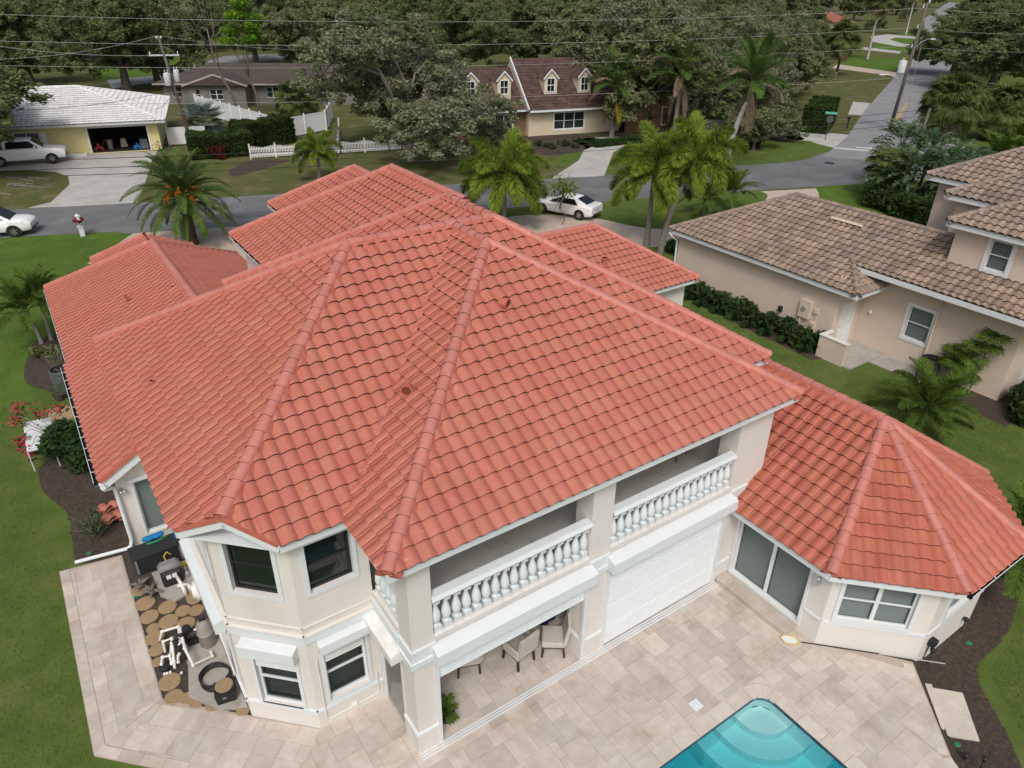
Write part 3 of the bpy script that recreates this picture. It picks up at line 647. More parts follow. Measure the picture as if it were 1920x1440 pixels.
        if big:
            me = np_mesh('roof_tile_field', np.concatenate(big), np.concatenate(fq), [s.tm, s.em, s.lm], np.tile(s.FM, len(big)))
            me.polygons.foreach_set('use_smooth', [True]*len(me.polygons)); me.set_sharp_from_angle(angle=R(45))
            kind(obj('roof_tile_field', me, roof), 'stuff')
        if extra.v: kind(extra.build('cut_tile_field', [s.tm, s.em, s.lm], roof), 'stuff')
        # caps
        r = s.capr; vs = []; fs = []; n = 9
        for y, rr in ((0, r), (.43, r*.86)):
            for t in (0, .024):
                for k in range(n): a = math.pi*(k/(n-1)); vs.append((math.cos(a)*(rr-t), y, math.sin(a)*(rr-t)*.92))
        for k in range(n-1): fs.append((k, k+1, 2*n+k+1, 2*n+k)); fs.append((n+k, n+k+1, k+1, k))
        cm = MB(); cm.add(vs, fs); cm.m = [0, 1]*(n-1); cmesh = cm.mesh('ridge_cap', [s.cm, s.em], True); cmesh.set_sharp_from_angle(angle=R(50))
        s.caps.sort(key=lambda t: t[0]); n2 = 0; rest = MB(); plug = MB()
        for dist, m4, end in s.caps:
            if n2 < s.ncap and vis(m4.translation):
                o = bpy.data.objects.new('ridge_cap', cmesh); COL.objects.link(o); o.parent = roof; o.matrix_parent_inverse = inv; o.matrix_basis = m4; n2 += 1
            else: rest.join(cm, m4)
            if end:
                q = MB(); q.add([(math.cos(math.pi*k/8)*(r-.012), .02, math.sin(math.pi*k/8)*(r-.012)*.92) for k in range(9)]+[(r*.9, .02, -.09), (-r*.9, .02, -.09)][::-1], [tuple(range(11))[::-1]]); q.xf(m4); s.morts.append(q)
        if rest.v: kind(rest.build('ridge_cap_row', [s.cm, s.em], roof), 'stuff')
        for q_ in s.morts: q_.build('cap_mortar', s.mm, roof)
        return roof
def roof_inv(o):
    pw = Matrix.Identity(4); q = o
    while q is not None: pw = (q.matrix_parent_inverse @ q.matrix_basis) @ pw; q = q.parent
    return pw.inverted()
# ---------------------------------------------------------------- wall and window helpers
class Frame:
    "a wall frame: origin, direction along the wall (seen from outside, left to right), outward normal"
    def __init__(s, p0, p1):
        a = Vector((p0[0], p0[1], 0)); b = Vector((p1[0], p1[1], 0)); s.len = (b-a).length; u = (b-a).normalized(); o = Vector((u.y, -u.x, 0))
        s.m = Matrix((u, -o, Vector((0, 0, 1)))).transposed().to_4x4(); s.m.translation = a     # local x along, local y inwards, z up
def wall(parent, fr, z0, z1, mat, openings=(), depth=.16, name='wall', rmat=None):
    us = sorted({0., fr.len}|{u for o in openings for u in o[:2]}); zs = sorted({z0, z1}|{z for o in openings for z in o[2:4]}); m = MB()
    for i in range(len(us)-1):
        for j in range(len(zs)-1):
            cu, cz = (us[i]+us[i+1])/2, (zs[j]+zs[j+1])/2
            if any(o[0] < cu < o[1] and o[2] < cz < o[3] for o in openings): continue
            m.add([(us[i], 0, zs[j]), (us[i+1], 0, zs[j]), (us[i+1], 0, zs[j+1]), (us[i], 0, zs[j+1])], [(0, 1, 2, 3)])
            m.add([(us[i], depth, zs[j]), (us[i+1], depth, zs[j]), (us[i+1], depth, zs[j+1]), (us[i], depth, zs[j+1])], [(3, 2, 1, 0)])
    for u0, u1, a, b in [o[:4] for o in openings]:
        m.add([(u0,0,a),(u1,0,a),(u1,depth,a),(u0,depth,a)], [(0,1,2,3)]); m.add([(u0,0,b),(u1,0,b),(u1,depth,b),(u0,depth,b)], [(3,2,1,0)])
        m.add([(u0,0,a),(u0,depth,a),(u0,depth,b),(u0,0,b)], [(0,1,2,3)]); m.add([(u1,0,a),(u1,depth,a),(u1,depth,b),(u1,0,b)], [(3,2,1,0)])
    m.xf(fr.m); return m.build(name, mat, parent)
def window(parent, fr, u0, u1, z0, z1, casing=.09, proud=.03, inset=.09, sash='hung', panes=1, glass='glass', blinds=False, fmat='white', smat=None, cm='white', sill=True, blindgap=.05, name='window', shutter=0.):
    m = MB(); c = casing
    if c:
        m.box(u0-c, -proud, z0-c, u0, 0, z1+c); m.box(u1, -proud, z0-c, u1+c, 0, z1+c); m.box(u0, -proud, z1, u1, 0, z1+c); m.box(u0, -proud, z0-c, u1, 0, z0)
    else: m.box(u0+.001, inset-.03, z0+.001, u0+.03, inset, z1-.001)
    m.xf(fr.m); w = m.build(name, cm, parent)
    smat = smat or fmat; s = MB(); t = .05; pw = (u1-u0)/panes; g = MB(); bl = MB()
    for k in range(panes):
        a, b = u0+k*pw, u0+(k+1)*pw
        s.box(a, inset-.03, z0, a+t, inset+.03, z1); s.box(b-t, inset-.03, z0, b, inset+.03, z1); s.box(a+t, inset-.03, z1-t, b-t, inset+.03, z1); s.box(a+t, inset-.03, z0, b-t, inset+.03, z0+t*1.2)
        if sash == 'hung': zc = (z0+z1)/2+.02; s.box(a+t, inset-.035, zc-.022, b-t, inset+.02, zc+.022)
        g.add([(a+t, inset, z0+t), (b-t, inset, z0+t), (b-t, inset, z1-t), (a+t, inset, z1-t)], [(0, 1, 2, 3)])
        if blinds:
            zz = z0+t
            while zz < z1-t:
                bl.add([(a+t, inset+blindgap, zz), (b-t, inset+blindgap, zz), (b-t, inset+blindgap+.05, zz+.055), (a+t, inset+blindgap+.05, zz+.055)], [(0, 1, 2, 3)]); zz += .08
    s.xf(fr.m).build('sash', smat, w); g.xf(fr.m).build('pane', glass, w)
    if blinds: bl.xf(fr.m).build('blind', 'blind', w)
    else:
        q = MB(); q.add([(u0+t, inset+.14, z0+t), (u1-t, inset+.14, z0+t), (u1-t, inset+.14, z1-t), (u0+t, inset+.14, z1-t)], [(0, 1, 2, 3)]); q.xf(fr.m).build('insect_screen', 'shade', w)
    return w
def shutter_box(parent, fr, u0, u1, z0, z1, d=.28, mat='white', name='shutter_box'):
    m = MB(); m.add([(u0,0,z0),(u1,0,z0),(u1,-d,z0),(u0,-d,z0),(u0,0,z1+.04),(u1,0,z1+.04),(u1,-d,z1),(u0,-d,z1),(u0,-d-.0,z0+.06),(u1,-d,z0+.06)],
        [(0,1,2,3),(4,7,6,5),(3,2,6,7),(0,3,7,4),(1,5,6,2)]); m.xf(fr.m); return m.build(name, mat, parent)
def roller(parent, fr, u0, u1, z0, z1, mat='white', pitch=.06, name='roller_shutter'):
    m = MB(); z = z1; k = 0
    while z > z0+.01:
        zb = max(z0, z-pitch); d = .0 if k % 12 else .006
        m.add([(u0,.026,z),(u1,.026,z),(u1,.006-d,z-.014),(u0,.006-d,z-.014),(u1,.000-d,(z+zb)/2),(u0,.000-d,(z+zb)/2),(u1,.014,zb),(u0,.014,zb)], [(1,0,3,2),(2,3,5,4),(4,5,7,6)]); z = zb; k += 1
    m.add([(u0,.03,z0),(u1,.03,z0),(u1,.03,z1),(u0,.03,z1)], [(3,2,1,0)])
    m.xf(fr.m); return m.build(name, mat, parent)
def fascia(parent, pts, h=.2, drop=.01, mat='white', inset=.02, name='fascia', soffit=.0, fin=True):
    "white board under an eave; pts follow the tile edge"
    for i in range(len(pts)-1):
        p = Vector(pts[i]); q = Vector(pts[i+1]); m = MB(); dz = Vector((0, 0, -drop-h/2)); t = (q-p).normalized(); ext = t*.0
        m.beam(p+dz-ext, q+dz+ext, .035, h); m.build(name, mat, parent)
# ================================================================ THE TWO-STOREY HOUSE
H = empty('tile_roof_house', (8, 16, 0), 'large two-storey cream stucco house with terracotta tile roof and white balustrades', 'house')
RF = Roof(H, 'roof', 'tile', 'cap', 'mortar', ntile=210, ncap=210); RE = Roof(H, 'roof', 'tile2', 'cap', 'mortar', ntile=90, ncap=90)
ZE, PM, PW = 5.85, .61, .585
W0, E0, S0, N0 = .72, 16.05, 10.68, 21.8
def zy(y, s, p=PM, z=ZE): return z+p*(y-s)
yr = (S0+N0)/2; hr = yr-S0; zr = ZE+PM*hr; P1 = (W0+hr, yr, zr); P2 = (E0-hr, yr, zr)
cx = 9.27; WW, WE, WS = 3.52, 15.02, 8.89; hw = cx-WW; zw = ZE+PW*hw; WA = (cx, WS+hw, zw)
yv = S0+PW/PM*hw                        # where the wing ridge dies into the main slope
CH = [(.72, 12.16, ZE), (1.46, 11.42, ZE+PM*.74), (2.2, S0, ZE)]      # clipped corner above the bay
# main roof
RF.face([(W0, N0, ZE), (W0, 12.16, ZE), CH[1], P1])
oF1 = (2.2, S0, ZE)
RF.face([CH[2], (WW, S0, ZE), (cx, yv, zy(yv, S0)), (cx, yr, zr), P1, CH[1]], org=oF1)
RF.face([(WE, S0, ZE), (E0, S0, ZE), P2, (cx, yr, zr), (cx, yv, zy(yv, S0))], org=oF1)
NA = (P2[0], 18.74, zr); NN = 18.74+hr; WC = P2[0]-hr
RF.face([(E0, S0, ZE), (E0, NN, ZE), NA, P2], tiled=False)
RF.face([(WC, N0, ZE), (W0, N0, ZE), P1, P2], tiled=False)
RF.face([(WC, NN, ZE), (WC, N0, ZE), P2, NA])
RF.face([(E0, NN, ZE), (WC, NN, ZE), NA], tiled=False)
# balcony wing
RF.face([(WW, S0, ZE), (WW, WS, ZE), WA, (cx, yv, zw)])
RF.face([(WW, WS, ZE), (WE, WS, ZE), WA])
RF.face([(WE, WS, ZE), (WE, S0, ZE), (cx, yv, zw), WA], tiled=False)
# rear blocks of the upper floor
r5w, r5e, r5n = 6.6, 16.4, 29.5; h5 = (r5e-r5w)/2; x5 = r5w+h5; z5 = ZE+PM*h5; A5 = (x5, r5n-h5, z5); y5 = NN-h5
RF.face([(r5w, r5n, ZE), (r5w, NN, ZE), (x5, y5, z5), A5])
RF.face([(r5e, r5n, ZE), (r5w, r5n, ZE), A5], tiled=False); RF.face([(r5e, NN, ZE), (r5e, r5n, ZE), A5, (x5, y5, z5)], tiled=False)
r6w, r6n, h6 = 9.3, 33.1, 3.0; x6 = r6w+h6; z6 = ZE+PM*h6; A6 = (x6, r6n-h6, z6)
RF.face([(r6w, r6n, ZE), (r6w, r5n, ZE), (x6, r5n-h6, z6), A6]); RF.face([(r6w+2*h6, r6n, ZE), (r6w, r6n, ZE), A6], tiled=False); RF.face([(x6+h6, r5n, ZE), (x6+h6, r6n, ZE), A6, (x6, r5n-h6, z6)], tiled=False)
# octagon-ended east wing, single storey
OZ, OP = 2.75, .63; ox, oy, oa = 17.05, 7.6, 3.6; ch = oa*math.tan(R(22.5)); OA = (ox, oy, OZ+OP*oa); OY = 14.0
oW = (13.45, oy-ch, OZ)
RE.face([(13.45, 9.2, OZ), (13.45, oy-ch, OZ), OA, (ox, 9.2, OA[2])], org=(13.45, 9.2, OZ))
RE.face([(14.62, 13, OZ+OP*1.17), (14.62, 9.2, OZ+OP*1.17), (ox, 9.2, OA[2]), (ox, 13, OA[2])], org=(13.45, 9.2, OZ))
c1, c2, c3, c4 = (13.45, oy-ch, OZ), (ox-ch, 4.0, OZ), (ox+ch, 4.0, OZ), (20.65, oy-ch, OZ)
RE.face([c1, c2, OA]); RE.face([c2, c3, OA]); RE.face([c3, c4, OA]); RE.face([c4, (20.65, 13, OZ), (ox, 13, OA[2]), OA])
# north-east single-storey wing
NZ, NP = 2.9, .6; nS, nE, nh = 21.1, 25.0, 3.55; NEa = (nE-nh, nS+nh, NZ+NP*nh)
RF.face([(15.6, nS, NZ), (nE, nS, NZ), NEa, (15.6, nS+nh, NEa[2])]); RF.face([(nE, nS, NZ), (nE, nS+2*nh, NZ), NEa]); RF.face([(nE, nS+2*nh, NZ), (15.6, nS+2*nh, NZ), (15.6, nS+nh, NEa[2]), NEa], tiled=False)
# west single-storey wing
LP = .6; lw, le, lN, lS = -.12, 8.02, 35.8, 19.45; lx = (lw+le)/2; lh = lx-lw; lz = NZ+LP*lh; LA = (lx, lN-lh, lz)
RF.face([(lw, lN, NZ), (lw, 27.5, NZ), (lx, 27.5, lz), LA])
RF.face([(lw-.2, 27.5, NZ-.12), (lw-.2, lS, NZ-.12), (lx, lS, lz), (lx, 27.5, lz)], org=(lw, lN, NZ))
RF.face([(le, lS, NZ), (le, lN, NZ), LA, (lx, lS, lz)]); RF.face([(le, lN, NZ), (lw, lN, NZ), LA], tiled=False)
q2 = 2.05; RF.face([(lx-q2, 35.6, 3.86), (lx-q2, 31.0, 3.86), (lx, 31.0, 3.86+LP*q2+.05), (lx, 35.6-q2, 3.86+LP*q2+.05)]); RF.face([(lx+q2, 35.6, 3.86), (lx-q2, 35.6, 3.86), (lx, 35.6-q2, 3.86+LP*q2+.05)], tiled=False); RF.face([(lx+q2, 31, 3.86), (lx+q2, 35.6, 3.86), (lx, 35.6-q2, 3.86+LP*q2+.05), (lx, 31, 3.86+LP*q2+.05)])
# hip and ridge caps
def V3(a): return Vector(a)
NW = (W0, N0, ZE)
for a, b, e in ((CH[1], P1, True), (NW, P1, True), (P1, P2, False), ((WW, WS, ZE), WA, True), ((WE, WS, ZE), WA, True), (WA, (cx, yv-.1, zw), False), ((E0, S0, ZE), P2, True), (P2, NA, False),
                ((WC, NN, ZE), NA, True), ((r5w, r5n, ZE), A5, True), (A5, (x5, y5, z5), False), ((r6w, r6n, ZE), A6, True), (A6, (x6, r5n-1.5, z6), False),
                (c1, OA, True), (c2, OA, True), (c3, OA, True), (c4, OA, True), (OA, (ox, 13, OA[2]), False),
                ((nE, nS, NZ), NEa, True), (NEa, (15.7, nS+nh, NEa[2]), False), ((lw, lN, NZ), LA, True), ((le, lN, NZ), LA, True), (LA, (lx, 21.9, lz), False),
                ((lx-q2, 35.6, 3.86), (lx, 35.6-q2, 3.86+LP*q2+.05), True)):
    (RE if max(a[2], b[2]) < 5.1 and a[0] > 13.2 and a[1] < 14 and b[1] < 14 else RF).cap(a, b, e)
RF.cap((cx, yv-.1, zw), (cx, yv-.05, zw), False)
# red rake trim on the clipped corner and the west gable
for a, b in ((V3(CH[0]), V3(CH[1])), (V3(CH[1]), V3(CH[2]))): q_ = MB(); q_.beam(a+Vector((0, 0, .02)), b+Vector((0, 0, .02)), .10, .11); RF.morts.append(q_)
q_ = MB(); q_.beam((lw-.2, lS-.02, NZ-.10), (2.2, lS-.02, NZ-.10+LP*2.4), .10, .14); RF.morts.append(q_)
roofH = RF.finish(); roofE = RE.finish()
# valley line, dark open gap along the wing
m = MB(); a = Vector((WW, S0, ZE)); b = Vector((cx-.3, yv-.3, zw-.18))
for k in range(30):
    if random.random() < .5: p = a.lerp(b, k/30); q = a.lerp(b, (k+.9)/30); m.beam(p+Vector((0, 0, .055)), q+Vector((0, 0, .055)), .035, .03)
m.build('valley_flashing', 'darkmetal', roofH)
# fascias, soffits
for pts in ([(W0, N0, ZE), (W0, 12.16, ZE)], CH, [(2.2, S0, ZE), (WW, S0, ZE)], [(WW, S0, ZE), (WW, WS, ZE)], [(WW-.02, WS, ZE), (WE, WS, ZE)], [(WE, WS, ZE), (WE, S0, ZE)], [(WE, S0, ZE), (E0, S0, ZE)], [(E0, S0, ZE), (E0, NN, ZE)],
            [(13.45, 9.18, OZ), c1, c2], [c3, c4, (20.65, 13, OZ)], [(17.0, nS, NZ), (nE, nS, NZ), (nE, nS+2*nh, NZ)], [(r5w, r5n, ZE), (r5w, NN, ZE)], [(r6w, r6n, ZE), (r6w, r5n, ZE)]):
    fascia(H, pts)
fascia(H, [(lw-.18, lS, NZ-.16), (2.4, lS, NZ-.16+LP*2.58)], h=.26)
m = MB(); zs = ZE-.2
m.prism([(W0+.03, N0-.05), (W0+.03, 12.17), (2.2, S0+.03), (WW, S0+.03), (WW+.03, S0), (WW+.03, WS+.03), (WE-.03, WS+.03), (WE-.03, S0), (E0-.03, S0+.03), (E0-.03, 14), (1, 14), (1, N0-.05)], zs-.0, zs+.01)
m.build('soffit', 'white', H)
m = MB(); m.prism([(13.48, 9.15), (13.48, c1[1]), (c2[0], 4.03), (c3[0], 4.03), (20.62, c4[1]), (20.62, 13), (15.6, 13), (15.6, 9.15)], OZ-.2, OZ-.19); m.build('soffit', 'white', H)
m = MB(); m.prism([(17, nS+.03), (nE-.03, nS+.03), (nE-.03, 28), (17, 28)], NZ-.2, NZ-.19); m.build('soffit', 'white', H)
# ---- walls
fB = Frame((2.4, 11.0), (3.99, 11.0)); fC = Frame((1.2, 12.2), (2.4, 11.0)); fW = Frame((1.2, 21.4), (1.2, 12.2))
ZB = -.1
winsB = [(.30, 1.24, 4.08, 5.33), (.33, 1.28, .74, 2.28)]; winsC = [(.33, 1.33, 4.05, 5.42), (.40, 1.38, .62, 2.12)]
wall(H, fB, ZB, 5.7, 'stucco', winsB); wall(H, fC, ZB, 6.05, 'stucco', winsC)
winsW = [(6.0, 8.6, 4.0, 5.35), (5.8, 8.6, .7, 2.2)]
wall(H, fW, ZB, 5.7, 'stucco', winsW)
for f, ws in ((fB, winsB), (fC, winsC), (fW, winsW)):
    window(H, f, *ws[0], casing=.10, fmat='white', smat='darkmetal', glass='glassdark', inset=.12)
    window(H, f, *ws[1], casing=.08, fmat='white', glass='glass', inset=.12, blinds=False)
    a, b, z0, z1 = ws[1]
    roller(H, f, a+.02, b-.02, z1-.32 if f is not fW else z1-1.0, z1+.02, 'blind')
shutter_box(H, fB, .22, 1.42, 2.46, 2.70, .22); shutter_box(H, fC, .22, 1.5, 2.32, 2.62, .24); shutter_box(H, fW, 5.6, 8.8, 2.45, 2.75, .26)
# belts following the bay
def belt(f, z0, z1, pr, mat='white', ext=.03, nm='belt_course', u0=0., u1=None):
    m = MB(); m.box(u0-ext, -pr, z0, (f.len if u1 is None else u1)+ext, 0, z1); m.xf(f.m); return m.build(nm, mat, H)
for f in (fB, fC, fW): belt(f, 2.78, 2.99, .055); belt(f, 2.99, 3.02, .075, 'cream'); belt(f, 3.20, 3.24, .03, 'cream')
for f, ws in ((fB, winsB), (fC, winsC), (fW, winsW)):
    belt(f, .54, .62, .05)
# thin conduit below the lower bay window
m = MB(); mm = fB.m; m.tube([mm @ Vector(p) for p in ((.16, -.05, 2.2), (.16, -.05, .30), (.22, -.05, .24), (1.38, -.05, .24), (1.45, -.05, .30), (1.45, -.05, .95))], .016, 6); m.build('conduit', 'pvc', H)
m = MB(); m.xf(I4()); m.box(.78, -.09, .20, .9, -.002, .30); m.xf(mm).build('junction_box', 'pvc', H)
# porch: back wall, side walls, slab, ceiling
fP = Frame((4.02, 13.5), (13.98, 13.5)); wall(H, fP, ZB, 5.7, 'stucco', [(3.0, 6.0, .1, 2.3), (3.0, 6.0, 3.3, 5.3)])
window(H, fP, 3.0, 6.0, .1, 2.3, casing=.08, sash='slide', panes=2, glass='glassdark', blinds=True, name='sliding_door'); window(H, fP, 3.0, 6.0, 3.3, 5.3, casing=.08, sash='slide', panes=2, glass='glassdark', blinds=True, name='sliding_door')
wall(H, Frame((4.015, 11.16), (4.015, 13.5)), ZB, 5.7, 'stucco'); wall(H, Frame((13.985, 13.5), (13.985, 9.76)), ZB, 5.7, 'stucco')
m = MB(); m.box(4.2, 9.30, 3.03, 14.0, 13.5, 3.2); m.build('balcony_floor', 'deckconc', H)
m = MB(); m.box(4.2, 9.32, 2.98, 14.0, 13.5, 3.028); m.build('porch_ceiling', 'white', H)
def column(x0, x1, y0, y1, trim=True):
    m = MB(); m.box(x0, y0, -.1, x1, y1, 5.68); c = m.build('column', 'stucco', H); w = MB(); e = .05
    w.box(x0-e, y0-e, 2.95, x1+e, y1+e, 3.24); w.box(x0-e-.035, y0-e-.035, 2.80, x1+e+.035, y1+e+.035, 2.95); w.build('belt_course', 'white', c)
    b = MB(); b.box(x0-.04, y0-.04, -.1, x1+.04, y1+.04, .60); b.build('column_base', 'stucco', c)
    b = MB(); b.box(x0-.055, y0-.055, .60, x1+.055, y1+.055, .68); b.build('base_moulding', 'white', c); return c
column(4.0, 4.5, 9.2, 9.75); column(8.55, 9.18, 9.2, 9.75); column(13.32, 13.98, 9.2, 9.75)
# parapet sill, shutter boxes and roller shutters of the two bays
fS = Frame((0, 9.2), (16, 9.2))
for k, (a, b, zb) in enumerate(((4.5, 8.55, 2.08), (9.18, 13.32, .04))):
    m = MB(); m.box(a, 9.22, 2.70, b, 9.42, 3.30); m.box(a, 9.14, 3.30, b, 9.46, 3.42); m.build('parapet', 'stucco', H)
    m = MB(); m.add([(a-.08, 9.215, 3.10), (b+.08, 9.215, 3.10), (b+.08, 8.9, 3.10), (a-.08, 8.9, 3.10), (a-.08, 9.215, 2.80), (b+.08, 9.215, 2.80), (b+.08, 8.9, 2.80), (a-.08, 8.9, 2.80), (a-.08, 9.215, 3.2), (b+.08, 9.215, 3.2)],
                    [(3, 2, 9, 8), (7, 6, 2, 3), (4, 5, 6, 7), (0, 8, 3), (1, 2, 9), (0, 3, 7, 4), (1, 5, 6, 2)][:3]+[(8, 3, 7, 4), (9, 5, 6, 2)]); m.build('shutter_box', 'white', H)
    roller(H, fS, a+.03, b-.03, zb, 2.82)
    for gx in (a-.02, b-.06): m = MB(); m.box(gx, 9.146, 0, gx+.08, 9.235, 2.79); m.build('shutter_guide', 'white', H)
    # balustrade
    m = MB(); y = 9.30; m.add([(a, y-.12, 4.30), (b, y-.12, 4.30), (b, y-.15, 4.36), (a, y-.15, 4.36), (a, y-.10, 4.44), (b, y-.10, 4.44), (a, y+.10, 4.44), (b, y+.10, 4.44), (a, y+.15, 4.36), (b, y+.15, 4.36), (a, y+.12, 4.30), (b, y+.12, 4.30)],
                              [(0, 1, 2, 3), (3, 2, 5, 4), (4, 5, 7, 6), (6, 7, 9, 8), (8, 9, 11, 10), (10, 11, 1, 0)]); rail = m.build('handrail', 'white', H)
    if k == 0: BAL = MB(); BAL.box(-.085, -.085, 0, .085, .085, .17); BAL.lathe([(.07, .17), (.08, .19), (.06, .22), (.075, .25), (.10, .33), (.105, .40), (.09, .50), (.06, .60), (.042, .68), (.045, .72), (.065, .74), (.05, .76)], 14); BAL.box(-.075, -.075, .76, .075, .075, .885); balm = BAL.mesh('baluster', 'white', True); balm.set_sharp_from_angle(angle=R(35))
    n = 17
    for i in range(n):
        o = bpy.data.objects.new('baluster', balm); COL.objects.link(o); o.parent = rail; o.matrix_parent_inverse = roof_inv(rail); o.location = (a+(b-a)*(i+.5)/n, y, 3.42)
# west return of the balcony
m = MB(); m.box(4.04, 9.75, 2.70, 4.24, 11.0, 3.30); m.box(3.97, 9.75, 3.30, 4.29, 11.0, 3.42); m.build('parapet', 'stucco', H)
m = MB(); m.box(4.0, 9.75, 4.30, 4.28, 11.0, 4.44); rail = m.build('handrail', 'white', H)
for i in range(5):
    o = bpy.data.objects.new('baluster', balm); COL.objects.link(o); o.parent = rail; o.matrix_parent_inverse = roof_inv(rail); o.location = (4.13, 9.88+i*.245, 3.42)
m = MB(); m.box(3.93, 9.72, 2.97, 4.05, 11.0, 3.2); m.build('belt_course', 'white', H)
m = MB(); m.add([(4.02, 9.62, 2.60), (4.02, 10.98, 2.60), (3.70, 10.98, 2.60), (3.70, 9.62, 2.60), (4.02, 9.62, 2.98), (4.02, 10.98, 2.98), (3.70, 10.98, 2.82), (3.70, 9.62, 2.82)], [(0, 1, 2, 3), (4, 7, 6, 5), (3, 2, 6, 7), (0, 3, 7, 4), (1, 5, 6, 2)]); m.build('shutter_box', 'whitedirty', H)
for gy in (9.76, 10.9): m = MB(); m.box(3.985, gy, 0, 4.07, gy+.08, 2.6); m.build('shutter_guide', 'white', H)
m = MB(); m.add([(4.05, 9.8, .02), (4.05, 10.95, .02), (4.05, 10.95, 2.6), (4.05, 9.8, 2.6)], [(0, 1, 2, 3)]); m.build('screen_panel', GLASS('porch_screen', (.5, .5, .46), .35, .4), H)
# ---- octagon wing walls
OC = [(13.9, 9.25), (13.9, 6.2), (15.65, 4.45), (18.45, 4.45), (20.2, 6.2), (20.2, 13)]
fO1, fO2, fO3 = Frame(OC[0], OC[1]), Frame(OC[1], OC[2]), Frame(OC[2], OC[3])
wall(H, fO1, -.1, 2.6, 'stucco', [(.22, 2.45, .28, 2.2)]); wall(H, fO2, -.5, 2.6, 'stucco', [(.30, 2.0, .98, 2.28)]); wall(H, fO3, -.6, 2.6, 'stucco', [(.7, 2.1, .98, 2.28)]); wall(H, Frame(OC[3], OC[4]), -.6, 2.6, 'stucco'); wall(H, Frame(OC[4], OC[5]), -.6, 2.6, 'stucco')
window(H, fO1, .22, 2.45, .28, 2.2, casing=.08, sash='slide', panes=2, blinds=True, name='sliding_door', blindgap=.06)
window(H, fO2, .30, 2.0, .98, 2.28, casing=.09, panes=2, blinds=True); window(H, fO3, .7, 2.1, .98, 2.28, casing=.09, panes=1, blinds=True)
for f in (fO2, fO3): belt(f, .80, .87, .03)
belt(fO1, .80, .87, .03, u0=2.58); belt(fO1, .80, .87, .03, u0=0, u1=.1)
m = MB(); m.box(13.42, 6.78, -.02, 13.9, 9.12, .14); m.box(13.40, 6.76, .14, 13.9, 9.14, .17); m.build('door_step', 'paver', H)
m = MB(); q = fO1.m; m.lathe([(.02, .16), (.06, .12), (.085, .0), (.06, -.10), (.02, -.14)], 6, (0, 0, 0)); m.xf(Matrix.Translation((13.72, 6.48, 2.05))); m.box(13.76, 6.46, 2.12, 13.9, 6.5, 2.16); m.build('wall_lantern', 'alu', H)
m = MB(); m.box(15.95, 4.28, .34, 16.15, 4.44, .52); m.tube([(16.05, 4.4, .36), (16.06, 4.42, .1), (16.03, 4.42, -.25)], .012, 6); m.build('outlet_box', 'black', H)
# gutter on the octagon's south eaves and on the west wing
def gutter(p, q, nm='gutter', side=1):
    p = Vector(p); q = Vector(q); t = (q-p).normalized(); o = Vector((t.y, -t.x, 0))*side; m = MB(); pr = [(0, 0), (0, -.12), (.10, -.12), (.13, -.02), (.13, 0), (.115, 0), (.095, -.10), (.015, -.10)]
    vs = [e+o*a+Vector((0, 0, b)) for e in (p, q) for a, b in pr]; k = len(pr); m.add(vs, [(i, (i+1) % k, k+(i+1) % k, k+i) for i in range(k)][:5], 0); m.add(vs, [(i, (i+1) % k, k+(i+1) % k, k+i) for i in range(5, 8)], 1)
    ln = (q-p).length
    for i in range(int(ln/.7)): c = p+t*(.4+i*.7); m.beam(c+o*.01+Vector((0, 0, -.005)), c+o*.12+Vector((0, 0, -.005)), .03, .01, 0)
    return m.build(nm, ['white', 'darkmetal'], H)
gutter((c2[0], 3.98, OZ-.02), (c3[0], 3.98, OZ-.02)); gutter((lw-.02, 35.7, NZ-.03), (lw-.02, 27.6, NZ-.03)); gutter((lw-.22, 27.5, NZ-.15), (lw-.22, lS+.05, NZ-.15)); gutter((r5w-.02, r5n-.1, ZE-.03), (r5w-.02, NN+.1, ZE-.03)); gutter((r6w-.02, r6n-.1, ZE-.03), (r6w-.02, r5n, ZE-.03))
# ---- west wing walls
fL = Frame((.02, 19.9), (1.2, 19.9)); wall(H, fL, -.1, 2.72, 'stucco', [(.42, 1.15, .25, 2.15)]); window(H, fL, .42, 1.15, .25, 2.15, casing=.06, sash='slide', glass='glass', blinds=True, name='sliding_door')
m = MB(); m.box(.3, -.1, 2.2, 1.18, 0, 2.32); m.xf(fL.m).build('shutter_box', 'white', H)
m = MB(); m.prism([(0, 0), (1.2, 0), (1.2, .75)], 0, .16); 
m = MB(); m.add([(.02, 19.9, 2.72), (1.2, 19.9, 2.72), (1.2, 19.9, 3.4), (.02, 19.9, 2.74)], [(0, 1, 2, 3)]); m.build('gable_wall', 'stucco', H)
m = MB()
for sx in (-.045, .045): m.sphere((.14+sx, 19.78, 2.02), .055, 8, 6, sc=(1, 1.3, 1)); m.tube([(.14, 19.9, 2.05), (.14+sx, 19.8, 2.03)], .015, 6)
m.disc((.14, 19.895, 2.05), .05, 12, nrm=(0, -1, 0)); m.build('spotlight', 'alu', H, smooth=True)
wall(H, Frame((.02, 35.4), (.02, 19.9)), -.1, 2.95, 'stucco', [(3, 4.5, 1.0, 2.2), (9, 10.2, .9, 2.2)])
m = MB(); m.box(.2, 20.2, -.1, 7.8, 35.4, 2.6); m.build('inner_wall', 'stucco', H)
m = MB(); m.box(1.4, 13.7, -.1, 15.6, 20.9, 5.6); m.box(5.3, 20.9, -.1, 15.6, 24, 5.6); m.box(6.9, 24, -.1, 16, 29.1, 5.6); m.box(9.6, 29.1, -.1, 15, 32.7, 5.6); m.build('inner_wall', 'stucco', H)
m = MB(); m.box(14.1, 8.8, -.1, 15.6, 13.6, 2.9); m.build('inner_wall', 'stucco', H)
